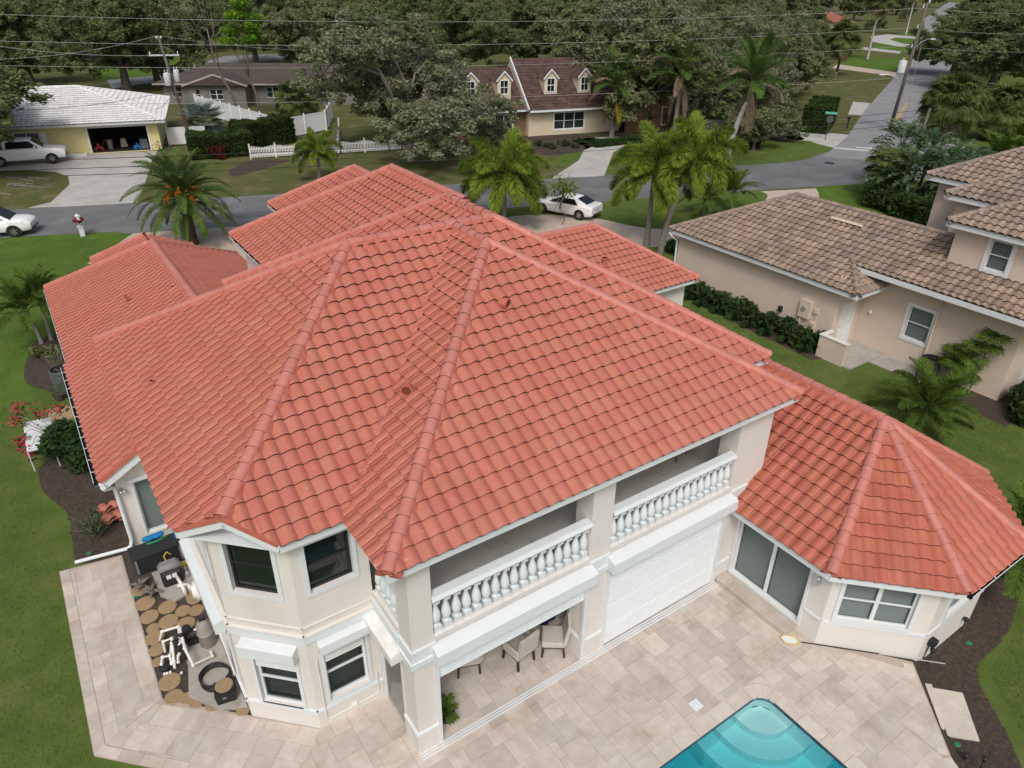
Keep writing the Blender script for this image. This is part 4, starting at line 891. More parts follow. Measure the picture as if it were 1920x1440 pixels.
m = MB(); m.box(14.16, 9.75, 2.6, 14.6, 13.6, 5.69); m.box(13.98, 9.2, 2.6, 14.58, 9.75, 5.7); m.build('wall', 'stucco', H)
m = MB(); m.box(15.6, 21.5, -.1, 24.6, 27.8, 2.72); m.build('wall', 'stucco', H)
# downspout at the west gable
m = MB(); m.tube([(-.28, 19.42, 2.62), (-.26, 19.5, 2.45), (-.04, 19.78, 2.25), (-.02, 19.8, 2.1), (-.02, 19.78, .3), (-.08, 19.75, .12), (-.2, 19.76, .06), (-1.55, 19.98, .05)], .055, 8); m.build('downspout', 'white', H)
m = MB(); m.tube([(-.28, 19.48, 2.62), (-.28, 19.3, 2.64)], .07, 8); m.build('gutter_end', 'white', H)
# roof vents and pipes
def on_main(x, y): return max(ZE+PM*min(x-W0, y-S0, 99), 0)
def tube_vent(x, y, z, r, h, nm, lean=(0, 0)):
    m = MB(); m.tube([(x, y, z-.1), (x+lean[0]*h, y+lean[1]*h, z+h)], r, 12); m.tube([(x+lean[0]*h, y+lean[1]*h, z+h-.06), (x+lean[0]*h, y+lean[1]*h, z+h)], r*1.35, 12); m.tube([(x, y, z+.02), (x, y, z+.07)], r*1.8, 12); return m.build(nm, 'mortar', roofH)
def hood(px, py, plane, yaw):
    "goose-neck vent: a short horizontal drum with a dark mouth"
    o = Vector((0, 0, CAMH)); d = fw+rt2*((px-960)/FPX)-up2*((py-720)/FPX); n, c = plane; t = (c-n.dot(o))/n.dot(d); p = o+d*t
    m = MB(); e = Vector((math.cos(yaw), math.sin(yaw), 0)); m.tube([p+Vector((0, 0, -.05)), p+Vector((0, 0, .10)), p+e*.02+Vector((0, 0, .16))], .10, 12, cap=True)
    m.tube([p-e*.10+Vector((0, 0, .14)), p+e*.12+Vector((0, 0, .13))], [.11, .14], 14); m.tube([p+e*.121+Vector((0, 0, .13)), p+e*.125+Vector((0, 0, .13))], .10, 14, mi=1); m.build('roof_vent', ['mortar', 'underlay'], roofH)
def plane3(a, b, c): a, b, c = V3(a), V3(b), V3(c); n = (b-a).cross(c-a).normalized(); return n, n.dot(a)
pF2 = plane3((WW, WS, ZE), (WE, WS, ZE), WA); pG = plane3((WW, S0, ZE), (WW, WS, ZE), WA)
hood(944, 578, pF2, R(-60)); hood(764, 737, pG, R(-125))
def on_plane(px, py, plane):
    o = Vector((0, 0, CAMH)); d = fw+rt2*((px-960)/FPX)-up2*((py-720)/FPX); n, c = plane; return o+d*((c-n.dot(o))/n.dot(d))
pL = plane3((lw, lN, NZ), (lw, 27.5, NZ), LA); pNE = plane3((15.6, nS, NZ), (nE, nS, NZ), NEa)
p = on_plane(240, 573, pL); tube_vent(p.x, p.y, p.z, .05, .42, 'vent_pipe')
p = on_plane(324, 545, pL); tube_vent(p.x, p.y, p.z, .05, .16, 'vent_pipe')
p = on_plane(1133, 500, pNE); tube_vent(p.x, p.y, p.z, .10, .42, 'vent_pipe')
p = on_plane(1029, 596, pF2); tube_vent(p.x, p.y, p.z+.03, .03, .08, 'vent_pipe')
p = on_plane(286, 722, plane3((W0, N0, ZE), (W0, 12.16, ZE), P1)); tube_vent(p.x, p.y, p.z+.03, .04, .10, 'vent_pipe')
MT['sgreen'] = M('grey_green_casing', (.085, .10, .10), .6)
# ================================================================ NEIGHBOURING TAN HOUSE
NB = empty('tan_roof_house', (33, 16, 0), 'beige stucco neighbouring house with mottled tan and brown tile roof', 'house')
RN = Roof(NB, 'roof', 'ntile', 'ncap', 'nmortar', ns=8, ntile=300, ncap=140, capr=.14, w=.32, ex=.37, h=.085)
np_, nz0, nx0 = .5, 3.15, 28.7; nrx = 33.05; nzr = nz0+np_*(nrx-nx0); nNy = 26.7; nap = (nrx, nNy-(nrx-nx0), nzr)
og = (nx0, nNy, nz0)
def zpl(x): return nz0+np_*(x-nx0)
lh_ = (30.35, 17.0, zpl(30.35))
RN.face([(nx0, nNy, nz0), (nx0, 15.45, nz0), lh_, (30.35, 17.0, zpl(30.35)), (nrx, 17.0, nzr), nap], org=og) if False else None
RN.face([(nx0, nNy, nz0), (nx0, 17.0, nz0), (nrx, 17.0, nzr), nap], org=og)
RN.face([(nx0, 17.0, nz0), (nx0, 15.45, nz0), lh_], org=og)
RN.face([(30.1, 17.0, zpl(30.1)), (30.1, 8.7, zpl(30.1)), (nrx, 8.7, nzr), (nrx, 17.0, nzr)], org=og)
RN.face([(nx0, 15.45, nz0), (31.2, 15.45, nz0), (31.2, 16.6, 3.8), lh_])
RN.face([(37.4, nNy, nz0), (nx0, nNy, nz0), nap]); RN.face([(37.4, 13, nz0), (37.4, nNy, nz0), nap, (nrx, 13, nzr)], tiled=False)
RN.cap(og, nap); RN.cap(nap, (nrx, 13.7, nzr), False); RN.cap((nx0, 15.45, nz0), lh_)
# upper storey blocks: (west eave x, north eave y, eave z, depth)
def nblock(wx, ny, z, half=4.2, p=.5, sy=2.0):
    ap = (wx+half, ny-half, z+p*half)
    RN.face([(wx, ny, z), (wx, sy, z), (wx+half, sy, ap[2]), ap]); RN.face([(wx+2*half, ny, z), (wx, ny, z), ap]); RN.cap((wx, ny, z), ap); RN.cap(ap, (wx+half, sy, ap[2]), False)
    fascia(NB, [(wx, ny, z), (wx, sy, z)], h=.22); fascia(NB, [(wx+2*half, ny, z), (wx, ny, z)], h=.22)
    m = MB(); m.box(wx+.03, sy, z-.21, wx+2*half, ny-.03, z-.20); m.build('soffit', 'white', NB)
nblock(31.2, 13.9, 6.45); nblock(33.4, 15.3, 6.95, 4.6); nblock(35.2, 17.2, 7.15, 5.0)
roofN = RN.finish()
fascia(NB, [(nx0, nNy, nz0), (nx0, 15.45, nz0)], h=.22); fascia(NB, [(nx0, 15.45, nz0), (31.2, 15.45, nz0)], h=.22); fascia(NB, [(30.1, 16.9, zpl(30.1)), (30.1, 8.7, zpl(30.1))], h=.22)
m = MB(); m.box(28.73, 15.5, 2.92, 31.3, nNy, 2.93); m.build('soffit', 'white', NB); m = MB(); m.box(30.12, 8.7, 3.62, 31.3, 17, 3.63); m.build('soffit', 'white', NB)
fG = Frame((29.1, 26.3), (29.1, 16.45)); wall(NB, fG, -.1, 2.95, 'nstucco')
fD = Frame((29.1, 16.45), (31.0, 16.45)); wall(NB, fD, -.1, 3.6, 'nstucco', [(.55, 1.5, .0, 2.1)])
fR = Frame((31.0, 16.45), (31.0, 9.75)); wR = [(2.27, 3.32, 1.12, 2.6)]; wall(NB, fR, -.1, 3.75, 'nstucco', wR); window(NB, fR, *wR[0], casing=.13, blinds=True, inset=.08)
f2 = Frame((31.0, 9.75), (36, 9.75)); wall(NB, f2, -.1, 3.75, 'nstucco', [(1.6, 2.6, .6, 2.3)]); window(NB, f2, 1.6, 2.6, .6, 2.3, casing=.1, blinds=True)
wall(NB, Frame((36, 13.6), (31.6, 13.6)), 4.0, 6.3, 'nstucco'); fU = Frame((31.6, 13.6), (31.6, 5)); wU = [(1.45, 2.25, 4.85, 6.05)]; wall(NB, fU, 4.0, 6.3, 'nstucco', wU); window(NB, fU, *wU[0], casing=.14, blinds=True, inset=.07)
m = MB(); m.box(31.95, 5, 3.5, 40, 13.5, 6.28); m.box(33.9, 5, 4, 41, 14.95, 6.75); m.box(35.8, 5, 3.5, 42, 16.8, 6.95); m.box(29.2, 16.6, -.1, 36.8, 26.2, 2.93); m.build('inner_wall', 'nstucco', NB)
# six-panel side door
m = MB(); m.box(.58, .05, 0, 1.47, .10, 2.08); m.xf(fD.m); door = m.build('door', 'white', NB)
m = MB()
for i, (a, b) in enumerate(((.2, .85), (1.05, 1.9))):
    for x in (.68, 1.07): m.box(x, .035, a, x+.3, .05, b)
m.xf(fD.m).build('door_panel', 'whitedirty', door); m = MB(); m.box(.62, .0, .98, .66, .05, 1.1); m.xf(fD.m).build('door_handle', 'darkmetal', door)
m = MB(); m.box(.47, -.02, 0, .58, .05, 2.16); m.box(1.47, -.02, 0, 1.58, .05, 2.16); m.box(.58, -.02, 2.08, 1.47, .05, 2.16); m.xf(fD.m).build('door_frame', 'white', NB)
# low stoop wall
m = MB(); m.box(28.25, 16.25, -.1, 29.1, 16.43, 1.0); m.box(28.25, 15.1, -.1, 28.43, 16.25, 1.0); lw_ = m.build('stoop_wall', 'nstucco', NB)
m = MB(); m.box(28.22, 16.22, 1.0, 29.08, 16.46, 1.05); m.box(28.22, 15.06, 1.0, 28.46, 16.22, 1.05); m.build('wall_cap', 'cream', lw_)
m = MB(); m.box(28.3, 14.7, -.2, 31.0, 16.44, .02); m.build('stoop', 'conc', NB); m = MB(); m.box(29.7, 12.2, -.2, 31.0, 14.68, .0); m.build('equipment_pad', 'conc', NB)
m = MB(); m.box(-.08, -.16, 1.12, .45, 0, 1.95); m.xf(Matrix.Translation((0, 0, 0))); m2 = MB(); m2.box(8.1, -.16, 1.12, 8.66, 0, 1.97); m2.xf(fG.m); mb_ = m2.build('meter_box', 'meter', NB)
m = MB(); m.tube([(8.38, -.16, 1.62), (8.38, -.24, 1.62)], .10, 14); m.xf(fG.m).build('meter_dial', 'alu', mb_); m = MB(); m.box(8.85, -.09, 1.5, 9.03, 0, 1.72); m.box(8.80, -.12, .75, 9.03, 0, 1.05); m.tube([(8.95, -.04, 1.5), (8.93, -.04, 1.05)], .015, 6); m.tube([(8.2, -.06, 1.12), (8.2, -.06, .1)], .05, 8); m.tube([(9.0, -.04, .8), (9.1, -.1, .62), (9.5, -.1, .62), (9.6, -.05, .5)], .02, 6); m.xf(fG.m).build('utility_boxes', 'meter', NB)
m = MB(); m.box(7.0, -.16, .95, 7.18, -.04, 1.22); m.xf(fG.m).build('hose_bracket', 'black', NB)
m = MB(); m.tube([(31.0-.07, 12.98, 3.6), (30.93, 12.98, .1)], .055, 6); m.build('downspout', 'nstucco', NB); m = MB(); m.tube([(28.6, 26.6, 2.95), (28.75, 26.5, 2.75), (29.02, 26.35, 2.5), (29.03, 26.32, .1)], .055, 8); m.build('downspout', 'white', NB)
m = MB(); p = on_plane(1587, 421, plane3((nx0, 26, nz0), (nx0, 15, nz0), (nrx, 20, nzr))); m.box(-.8, -.16, 0, .8, .16, .12); m.xf(Matrix.Translation(p+Vector((0, 0, .06))) @ Matrix.Rotation(R(-90), 4, 'Z') @ Matrix.Rotation(R(-26), 4, 'X')); m.build('ridge_vent', 'siding', roofN)
m = MB(); m.lathe([(.06, 0), (.06, .1), (.02, .14)], 10); m.xf(Matrix.Translation((30.94, 15.85, 1.65))); m.build('wall_light', 'white', NB)
# condenser units
def condenser(loc, label):
    o = empty('air_conditioner', loc, label, 'air conditioner'); x, y, z = loc
    m = MB(); m.lathe([(.43, 0), (.43, .06), (.41, .08), (.41, .80), (.43, .82), (.43, .90), (.38, .93)], 28, loc, cap=False); m.build('casing', 'sgreen', o)
    for k in range(12):
        m = MB(); m.lathe([(.415, .12+k*.055), (.425, .13+k*.055), (.425, .145+k*.055), (.415, .155+k*.055)], 28, loc, cap=False)
        if k == 0: gm = MB()
        gm.join(m)
    gm.build('louvre', 'sgreen', o)
    m = MB()
    for r_ in (.1, .18, .26, .34): m.tube([(x+r_*math.cos(R(a)), y+r_*math.sin(R(a)), z+.935) for a in range(0, 361, 20)], .006, 4)
    for a in range(0, 180, 30): m.tube([(x-.39*math.cos(R(a)), y-.39*math.sin(R(a)), z+.93), (x+.39*math.cos(R(a)), y+.39*math.sin(R(a)), z+.93)], .006, 4)
    m.lathe([(.1, .93), (.1, .95), (.02, .955)], 14, loc); m.build('fan_guard', 'darkmetal', o)
    m = MB(); m.disc((x, y, z+.80), .40, 20); m.build('fan_well', 'dark', o)
    for a in (0, 120, 240):
        m = MB(); m.box(.05, -.06, 0, .36, .06, .01); m.xf(Matrix.Translation((x, y, z+.82)) @ Matrix.Rotation(R(a), 4, 'Z') @ Matrix.Rotation(R(20), 4, 'X')); m.build('fan_blade', 'midgrey', o)
condenser((30.45, 12.45, .0), 'round grey air conditioner beside the beige house, behind the small palm')
condenser((-.55, 31.6, -.04), 'dark round air conditioner under the left eave of the tile roof house')

# ================================================================ FAR HOUSES
def local(o, ang):
    return Matrix.Translation(o) @ Matrix.Rotation(ang, 4, 'Z')
def hiproof(root, mtx, x0, y0, x1, y1, z, pitch, mat, hips=(1, 1), name='roof', over=0., course=.35, tiles=True):
    "a roof with its ridge along the longer local axis; raised courses are real strips"
    m = MB(); hx, hy = (x1-x0)/2, (y1-y0)/2; h = min(hx, hy); zt = z+h*pitch
    if hx >= hy: A = (x0+(h if hips[0] else 0), (y0+y1)/2, zt); B = (x1-(h if hips[1] else 0), (y0+y1)/2, zt)
    else: A = ((x0+x1)/2, y0+(h if hips[0] else 0), zt); B = ((x0+x1)/2, y1-(h if hips[1] else 0), zt)
    c = [(x0, y0, z), (x1, y0, z), (x1, y1, z), (x0, y1, z)]
    F = [[c[0], c[1], B, A], [c[2], c[3], A, B], [c[3], c[0], A], [c[1], c[2], B]] if hx >= hy else [[c[1], c[2], B, A], [c[3], c[0], A, B], [c[0], c[1], A], [c[2], c[3], B]]
    for f in F: m.add([mtx @ Vector(p) for p in f], [tuple(range(len(f)))])
    m.add([mtx @ Vector((p[0], p[1], p[2]-.02)) for p in c], [(3, 2, 1, 0)])
    return m.build(name, mat, root), [[mtx @ Vector(p) for p in f] for f in F], mtx @ Vector(A), mtx @ Vector(B)
# ---- yellow house with white tile roof
YH = empty('yellow_house', (6, 84, 0), 'pale yellow house with white tile roof and open garage across the street', 'house')
yang = math.atan2(-3.2, 13.3); my = local((-.6, 81.7, 0), yang)      # local x to the right along the front, y backwards
RY = Roof(YH, 'roof', 'wtile', 'wtile', 'wtile', ns=4, ntile=300, ncap=60, w=.42, ex=.45, h=.06, capr=.12)
def ly(*p): return tuple(my @ Vector((tuple(p)+(0,))[:3]))
x0, x1, y0, y1, z0 = -14, 14.4, -.9, 14.5, 2.8; hp_ = .3; hh = (y1-y0)/2; zt = z0+hp_*hh
RY.face([ly(x0, y0, z0), ly(x1, y0, z0), ly(x1-hh, y0+hh, zt), ly(x0, y0+hh, zt)]); RY.face([ly(x1, y0, z0), ly(x1, y1, z0), ly(x1-hh, y0+hh, zt)]); RY.face([ly(x1, y1, z0), ly(x0, y1, z0), ly(x0, y0+hh, zt), ly(x1-hh, y0+hh, zt)], tiled=False)
RY.cap(ly(x1, y0, z0), ly(x1-hh, y0+hh, zt), mortar=False); RY.cap(ly(x0, y0+hh, zt), ly(x1-hh, y0+hh, zt), mortar=False); RY.cap(ly(x1, y1, z0), ly(x1-hh, y0+hh, zt), mortar=False); roofY = RY.finish()
fascia(YH, [ly(x0, y0, z0), ly(x1, y0, z0)], h=.22, mat='transformer'); fascia(YH, [ly(x1, y0, z0), ly(x1, y1, z0)], h=.22, mat='transformer')
fy = Frame(ly(-13, 0), ly(13.6, 0)); gar = (20.6, 25.6, 0.0, 2.25); wy = [gar, (14.6, 16.6, .9, 2.1), (11.9, 12.8, 0, 2.1)]
wall(YH, fy, -.1, 2.75, 'yellow', wy, depth=.2); window(YH, fy, 14.6, 16.6, .9, 2.1, casing=.06, panes=2, blinds=True, inset=.06)
for u in (14.05, 16.7): m = MB(); m.box(u, -.05, .85, u+.42, -.01, 2.15); [m.box(u+.03, -.065, .9+.08*k, u+.39, -.05, .95+.08*k) for k in range(15)]; m.xf(fy.m).build('window_shutter', 'vinyl', YH)
m = MB(); m.box(11.9, .08, 0, 12.8, .14, 2.1); m.xf(fy.m).build('door', 'teal', YH)
m = MB(); a, b = gar[0]-.12, gar[1]+.12; m.box(a, -.03, 0, gar[0], .1, 2.37); m.box(gar[1], -.03, 0, b, .1, 2.37); m.box(gar[0], -.03, 2.25, gar[1], .1, 2.37); m.xf(fy.m).build('garage_frame', 'white', YH)
m = MB(); m.add([(20.6, 6, 0), (25.6, 6, 0), (25.6, 6, 2.4), (20.6, 6, 2.4)], [(0, 1, 2, 3)]); m.add([(20.6, .2, 0), (20.6, 6, 0), (20.6, 6, 2.4), (20.6, .2, 2.4)], [(0, 1, 2, 3)]); m.add([(25.6, .2, 0), (25.6, 6, 0), (25.6, 6, 2.4), (25.6, .2, 2.4)], [(3, 2, 1, 0)]); m.add([(20.6, .2, .01), (25.6, .2, .01), (25.6, 6, .01), (20.6, 6, .01)], [(0, 1, 2, 3)]); m.add([(20.6, .2, 2.4), (25.6, .2, 2.4), (25.6, 6, 2.4), (20.6, 6, 2.4)], [(0, 1, 2, 3)]); m.xf(fy.m).build('garage_interior', 'dark', YH)
wall(YH, Frame(ly(13.6, 0), ly(13.6, 13.6)), -.1, 2.75, 'yellow')
def clutter(u, d, kind_, label, cat, mat, s):
    p = fy.m @ Vector((u, d, 0)); o = MB(); w, h = s
    if kind_ == 'bin':
        o.lathe([(w*.75, 0), (w, h), (w*1.08, h), (w*1.08, h+.05), (w*.2, h+.12)], 12, p)
    elif kind_ == 'bike':
        t = (fy.m.to_3x3() @ Vector((1, 0, 0)))
        for e in (-.5, .5): o.tube([p+t*e+Vector((0, 0, .33))+(t*math.cos(R(a))+Vector((0, 0, 1))*math.sin(R(a)))*.32 for a in range(0, 361, 24)], .022, 5)
        q = lambda a, z: p+t*a+Vector((0, 0, z))
        for a, b in ((q(-.5, .33), q(-.1, .32)), (q(-.1, .32), q(.36, .8)), (q(-.1, .32), q(-.22, .85)), (q(-.22, .78), q(.36, .82)), (q(-.5, .33), q(-.22, .78)), (q(.5, .33), q(.36, 1.0))): o.tube([a, b], .02, 5)
        o.box(q(-.22, 0).x-.12, q(-.22, 0).y-.05, .85, q(-.22, 0).x+.1, q(-.22, 0).y+.05, .9); o.tube([q(.36, 1.0)-Vector((0, .25, 0)), q(.36, 1.0)+Vector((0, .25, 0))], .018, 5)
    elif kind_ == 'mower':
        o.bbox(p.x-w, p.y-w*.6, .18, p.x+w, p.y+w*.6, .18+h*.5, .06); o.bbox(p.x-w*.4, p.y-w*.3, .18+h*.5, p.x+w*.4, p.y+w*.3, .18+h, .05)
        for sx in (-1, 1):
            for sy in (-1, 1): o.tube([(p.x+sx*w*.8, p.y+sy*w*.62, .16), (p.x+sx*w*.8, p.y+sy*w*.75, .16)], .16, 10)
        o.tube([(p.x+w, p.y-.2, .4), (p.x+w*2, p.y-.2, 1.0), (p.x+w*2, p.y+.2, 1.0), (p.x+w, p.y+.2, .4)], .015, 5)
    else:
        for k in range(3): o.bbox(p.x-w+.03*k, p.y-w*.7, k*h/3, p.x+w-.04*k, p.y+w*.7, (k+1)*h/3-.02, .02)
    return lab(o.build(cat.replace(' ', '_'), mat), label, cat)
clutter(21.0, 1.2, 'mower', 'red lawn mower just inside the left of the open garage', 'lawn mower', 'taillamp', (.35, .5)); clutter(25.0, 1.2, 'stack', 'stack of dark storage boxes inside the right of the open garage', 'storage boxes', 'greyplastic', (.4, .9)); clutter(24.4, .9, 'mower', 'red and blue scooter cart parked inside the garage mouth at right', 'scooter', 'blue', (.25, .4)); clutter(23.1, 2.5, 'stack', 'stacked pale boxes deep inside the dark garage', 'storage boxes', 'siding', (.3, .8)); clutter(22.0, 1.6, 'bin', 'grey bin in the left half of the dark garage', 'bin', 'midgrey', (.28, .8))
clutter(26.6, -.6, 'bike', 'black bicycle parked outside the yellow house garage corner', 'bicycle', 'black', (.3, .5))
m = MB(); m.box(16.9, -.9, -.05, 20.2, -.05, .12); m.xf(fy.m).build('planter_kerb', 'white', YH)
# ---- grey house with brown shingle roof
GH = empty('grey_house', (29, 106, 0), 'grey house with low brown shingle roof behind the white vinyl fence', 'house')
mg = local((19.0, 107.5, 0), math.atan2(-8.3, 14.0))
def lg(*p): return tuple(mg @ Vector((tuple(p)+(0,))[:3]))
hiproof(GH, mg, -1, -.8, 26, 11, 2.6, .32, 'shingle', hips=(1, 1)); hiproof(GH, mg, 3.5, -3.2, 11.5, 6, 2.65, .32, 'shingle', hips=(0, 1))
fg = Frame(lg(4, -2.6), lg(11, -2.6)); wall(GH, fg, -.1, 2.6, 'greywall', [(2.6, 4.2, .9, 2.1), (.8, 1.4, .9, 2.1)]); window(GH, fg, 2.6, 4.2, .9, 2.1, casing=.06, panes=2, cm='greywall'); window(GH, fg, .8, 1.4, .9, 2.1, casing=.05, cm='greywall')
m = MB(); m.add([lg(3.6, -2.6, 2.6), lg(11.4, -2.6, 2.6), lg(7.5, -2.6, 3.8)], [(0, 1, 2)]); m.build('gable_wall', 'greywall', GH)
m = MB(); m.beam(lg(3.5, -3.2, 2.6), lg(7.5, -3.2, 3.9), .06, .2); m.beam(lg(7.5, -3.2, 3.9), lg(11.5, -3.2, 2.6), .06, .2); m.build('gable_trim', 'sgreen2' if 'sgreen2' in MT else 'conc', GH)
wall(GH, Frame(lg(11, -2.6), lg(11, 0)), -.1, 2.6, 'greywall'); f3 = Frame(lg(11, 0), lg(25, 0)); wall(GH, f3, -.1, 2.6, 'greywall', [(2, 3.6, .8, 2.1), (4.2, 5.4, .8, 2.1), (9, 10.5, .8, 2.1)])
for a, b in ((2, 3.6), (4.2, 5.4), (9, 10.5)): window(GH, f3, a, b, .8, 2.1, casing=.06, panes=2, cm='greywall')
wall(GH, Frame(lg(0, 0), lg(4, 0)), -.1, 2.6, 'greywall', [(1, 2.2, .8, 2.1)]); window(GH, Frame(lg(0, 0), lg(4, 0)), 1, 2.2, .8, 2.1, casing=.05, cm='greywall')
fascia(GH, [lg(11, -.8, 2.6), lg(26, -.8, 2.6)], h=.18, mat='conc'); fascia(GH, [lg(-1, -.8, 2.6), lg(3.5, -.8, 2.6)], h=.18, mat='conc')
# ---- brick and siding house with dormers
BH = empty('dormer_house', (50, 70, 0), 'house with steep red-brown shingle roof and white-trimmed dormer windows behind oaks', 'house')
mbk = local((38.4, 68.4, 0), math.atan2(-6.2, 27))
def lb(*p): return tuple(mbk @ Vector((tuple(p)+(0,))[:3]))
def shingle_slope(root, a, b, c, d, mat, name='roof', rows=18):
    "a roof slope of stepped shingle courses; a-b is the eave, d-c the ridge"
    a, b, c, d = [Vector(q) for q in (a, b, c, d)]; m = MB(); n = (b-a).cross(d-a).normalized()
    for k in range(rows):
        p0 = a.lerp(d, k/rows); p1 = b.lerp(c, k/rows); p2 = b.lerp(c, (k+1)/rows); p3 = a.lerp(d, (k+1)/rows); e = n*.035; cols = max(1, int((p1-p0).length/.9))
        for j in range(cols):
            t0, t1 = j/cols, (j+1)/cols; q0, q1, q2, q3 = p0.lerp(p1, t0), p0.lerp(p1, t1), p3.lerp(p2, t1), p3.lerp(p2, t0)
            m.add([q0+e, q1+e, q2, q3, q0, q1], [(0, 1, 2, 3), (4, 5, 1, 0)])
    return m.build(name, mat, root)
ze_, zr_ = 2.7, 6.9
shingle_slope(BH, lb(-.6, -.7, ze_), lb(9.2, -.7, ze_), lb(9.2, 4.2, zr_-.5), lb(-.6, 4.2, zr_-.5), 'rshingle'); shingle_slope(BH, lb(8.8, -1.6, ze_), lb(20, -1.6, ze_), lb(20, 4.0, zr_+.3), lb(8.8, 4.0, zr_+.3), 'rshingle'); shingle_slope(BH, lb(20, 8, ze_), lb(-.6, 8, ze_), lb(-.6, 4.2, zr_-.5), lb(20, 4.2, zr_-.5), 'rshingle', rows=6)
m = MB(); m.add([lb(8.7, -1.6, ze_), lb(8.7, 4.0, zr_+.3), lb(8.7, 8, ze_)], [(0, 1, 2)]); m.add([lb(-.5, -.7, ze_), lb(-.5, 4.2, zr_-.5), lb(-.5, 8, ze_)], [(0, 1, 2)]); m.build('gable_wall', 'siding', BH)
m = MB(); m.beam(lb(8.66, -1.7, ze_+.05), lb(8.66, 4.0, zr_+.4), .12, .28); m.build('rake_board', 'white', BH); m = MB(); m.beam(lb(-.62, -.8, ze_+.05), lb(-.62, 4.2, zr_-.4), .12, .25); m.build('rake_board', 'white', BH)
fb1 = Frame(lb(0, 0), lb(9, 0)); wall(BH, fb1, -.1, 2.7, 'brick', [(1.2, 2.6, .6, 2.1), (5.5, 7.5, .5, 2.2)]); window(BH, fb1, 1.2, 2.6, .6, 2.1, casing=.08, panes=2); window(BH, fb1, 5.5, 7.5, .5, 2.2, casing=.08, panes=2)
fb2 = Frame(lb(9, -.8), lb(20, -.8)); wall(BH, fb2, -.1, 2.7, 'siding', [(3.0, 6.6, .5, 2.2)]); window(BH, fb2, 3.0, 6.6, .5, 2.2, casing=.12, panes=3)
wall(BH, Frame(lb(9, 0), lb(9, -.8)), -.1, 2.7, 'siding'); wall(BH, Frame(lb(0, 8), lb(0, 0)), -.1, 2.7, 'brick')
f5 = Frame(lb(20, -2.2), lb(27, -2.2)); wall(BH, f5, -.1, 3.2, 'brick', [(4.6, 5.4, .6, 2.4)]); window(BH, f5, 4.6, 5.4, .6, 2.4, casing=.08); hiproof(BH, mbk, 19.5, -3.0, 28, 7, 3.2, .6, 'rshingle')
for k in range(30):
    if k == 0: bc = MB()
    u = -.01; bc.box(0, -.012, .1+k*.1, 7, 0, .1+k*.1+.075)
bc.xf(f5.m).build('brick_course', 'brick', BH)
fascia(BH, [lb(-.6, -.75, ze_), lb(9.0, -.75, ze_)], h=.2); fascia(BH, [lb(8.8, -1.65, ze_), lb(20, -1.65, ze_)], h=.2)
def dormer(u, v, z):
    m = MB(); w, h = 1.5, 1.5; f = Frame(lb(u-w/2, v), lb(u+w/2, v)); root = wall(BH, f, z-.5, z+h, 'siding', [(.35, 1.15, z+.15, z+h-.1)], name='dormer', depth=.12)
    window(root, f, .35, 1.15, z+.15, z+h-.1, casing=.1, inset=.06, name='dormer_window') if False else None
    g = MB(); g.box(.25, -.04, z+.05, .35, 0, z+h); g.box(1.15, -.04, z+.05, 1.25, 0, z+h); g.box(.35, -.04, z+h-.1, 1.15, 0, z+h); g.box(.35, -.04, z+.05, 1.15, 0, z+.15); g.box(.35, -.02, z+.72, 1.15, .04, z+.78); g.box(.73, -.015, z+.15, .77, .04, z+h-.1); g.xf(f.m).build('window_frame', 'white', root)
    g = MB(); g.add([(.35, .05, z+.15), (1.15, .05, z+.15), (1.15, .05, z+h-.1), (.35, .05, z+h-.1)], [(0, 1, 2, 3)]); g.xf(f.m).build('pane', 'glassdark', root)
    g = MB(); g.add([(0, 0, z+h), (w, 0, z+h), (w/2, 0, z+h+.75)], [(0, 1, 2)]); g.add([(0, 0, z-.5), (0, 3, z-.5), (0, 3, z+h), (0, 0, z+h)], [(0, 1, 2, 3)]); g.add([(w, 0, z-.5), (w, 3, z-.5), (w, 3, z+h), (w, 0, z+h)], [(3, 2, 1, 0)]); g.xf(f.m).build('cheek', 'siding', root)
    g = MB(); g.add([(-.15, -.15, z+h-.13), (w/2, -.15, z+h+.80), (w/2, 3.2, z+h+.80), (-.15, 3.2, z+h-.13)], [(0, 1, 2, 3)]); g.add([(w+.15, -.15, z+h-.13), (w/2, -.15, z+h+.80), (w/2, 3.2, z+h+.80), (w+.15, 3.2, z+h-.13)], [(3, 2, 1, 0)]); g.xf(f.m).build('dormer_roof', 'rshingle', root)
    g = MB(); g.beam((-.15, -.16, z+h-.13), (w/2, -.16, z+h+.80), .06, .14); g.beam((w+.15, -.16, z+h-.13), (w/2, -.16, z+h+.80), .06, .14); g.xf(f.m).build('rake_board', 'white', root)
dormer(3.0, .55, 4.05); dormer(6.7, .55, 4.05); dormer(11.8, 0, 4.15); dormer(15.8, 0, 4.15)
# ---- red roofed house far along the side road
FR = empty('red_roof_house', (235, 165, 0), 'distant low house with red tile roof half hidden by palms', 'house'); mf = local((222, 170, 0), R(-35))
hiproof(FR, mf, 0, 0, 26, 14, 2.8, .42, 'redroof'); m = MB(); m.box(1, 1, -.1, 25, 13, 2.8); m.xf(mf).build('wall', 'siding', FR)
FR2 = empty('grey_roof_house', (300, 230, 0), 'far grey-roofed house at the top of the picture above the red roof', 'house'); mf = local((262, 205, 0), R(-35)); hiproof(FR2, mf, 0, 0, 30, 14, 3.0, .4, 'shingle'); m = MB(); m.box(1, 1, -.1, 29, 13, 3.0); m.xf(mf).build('wall', 'siding', FR2)

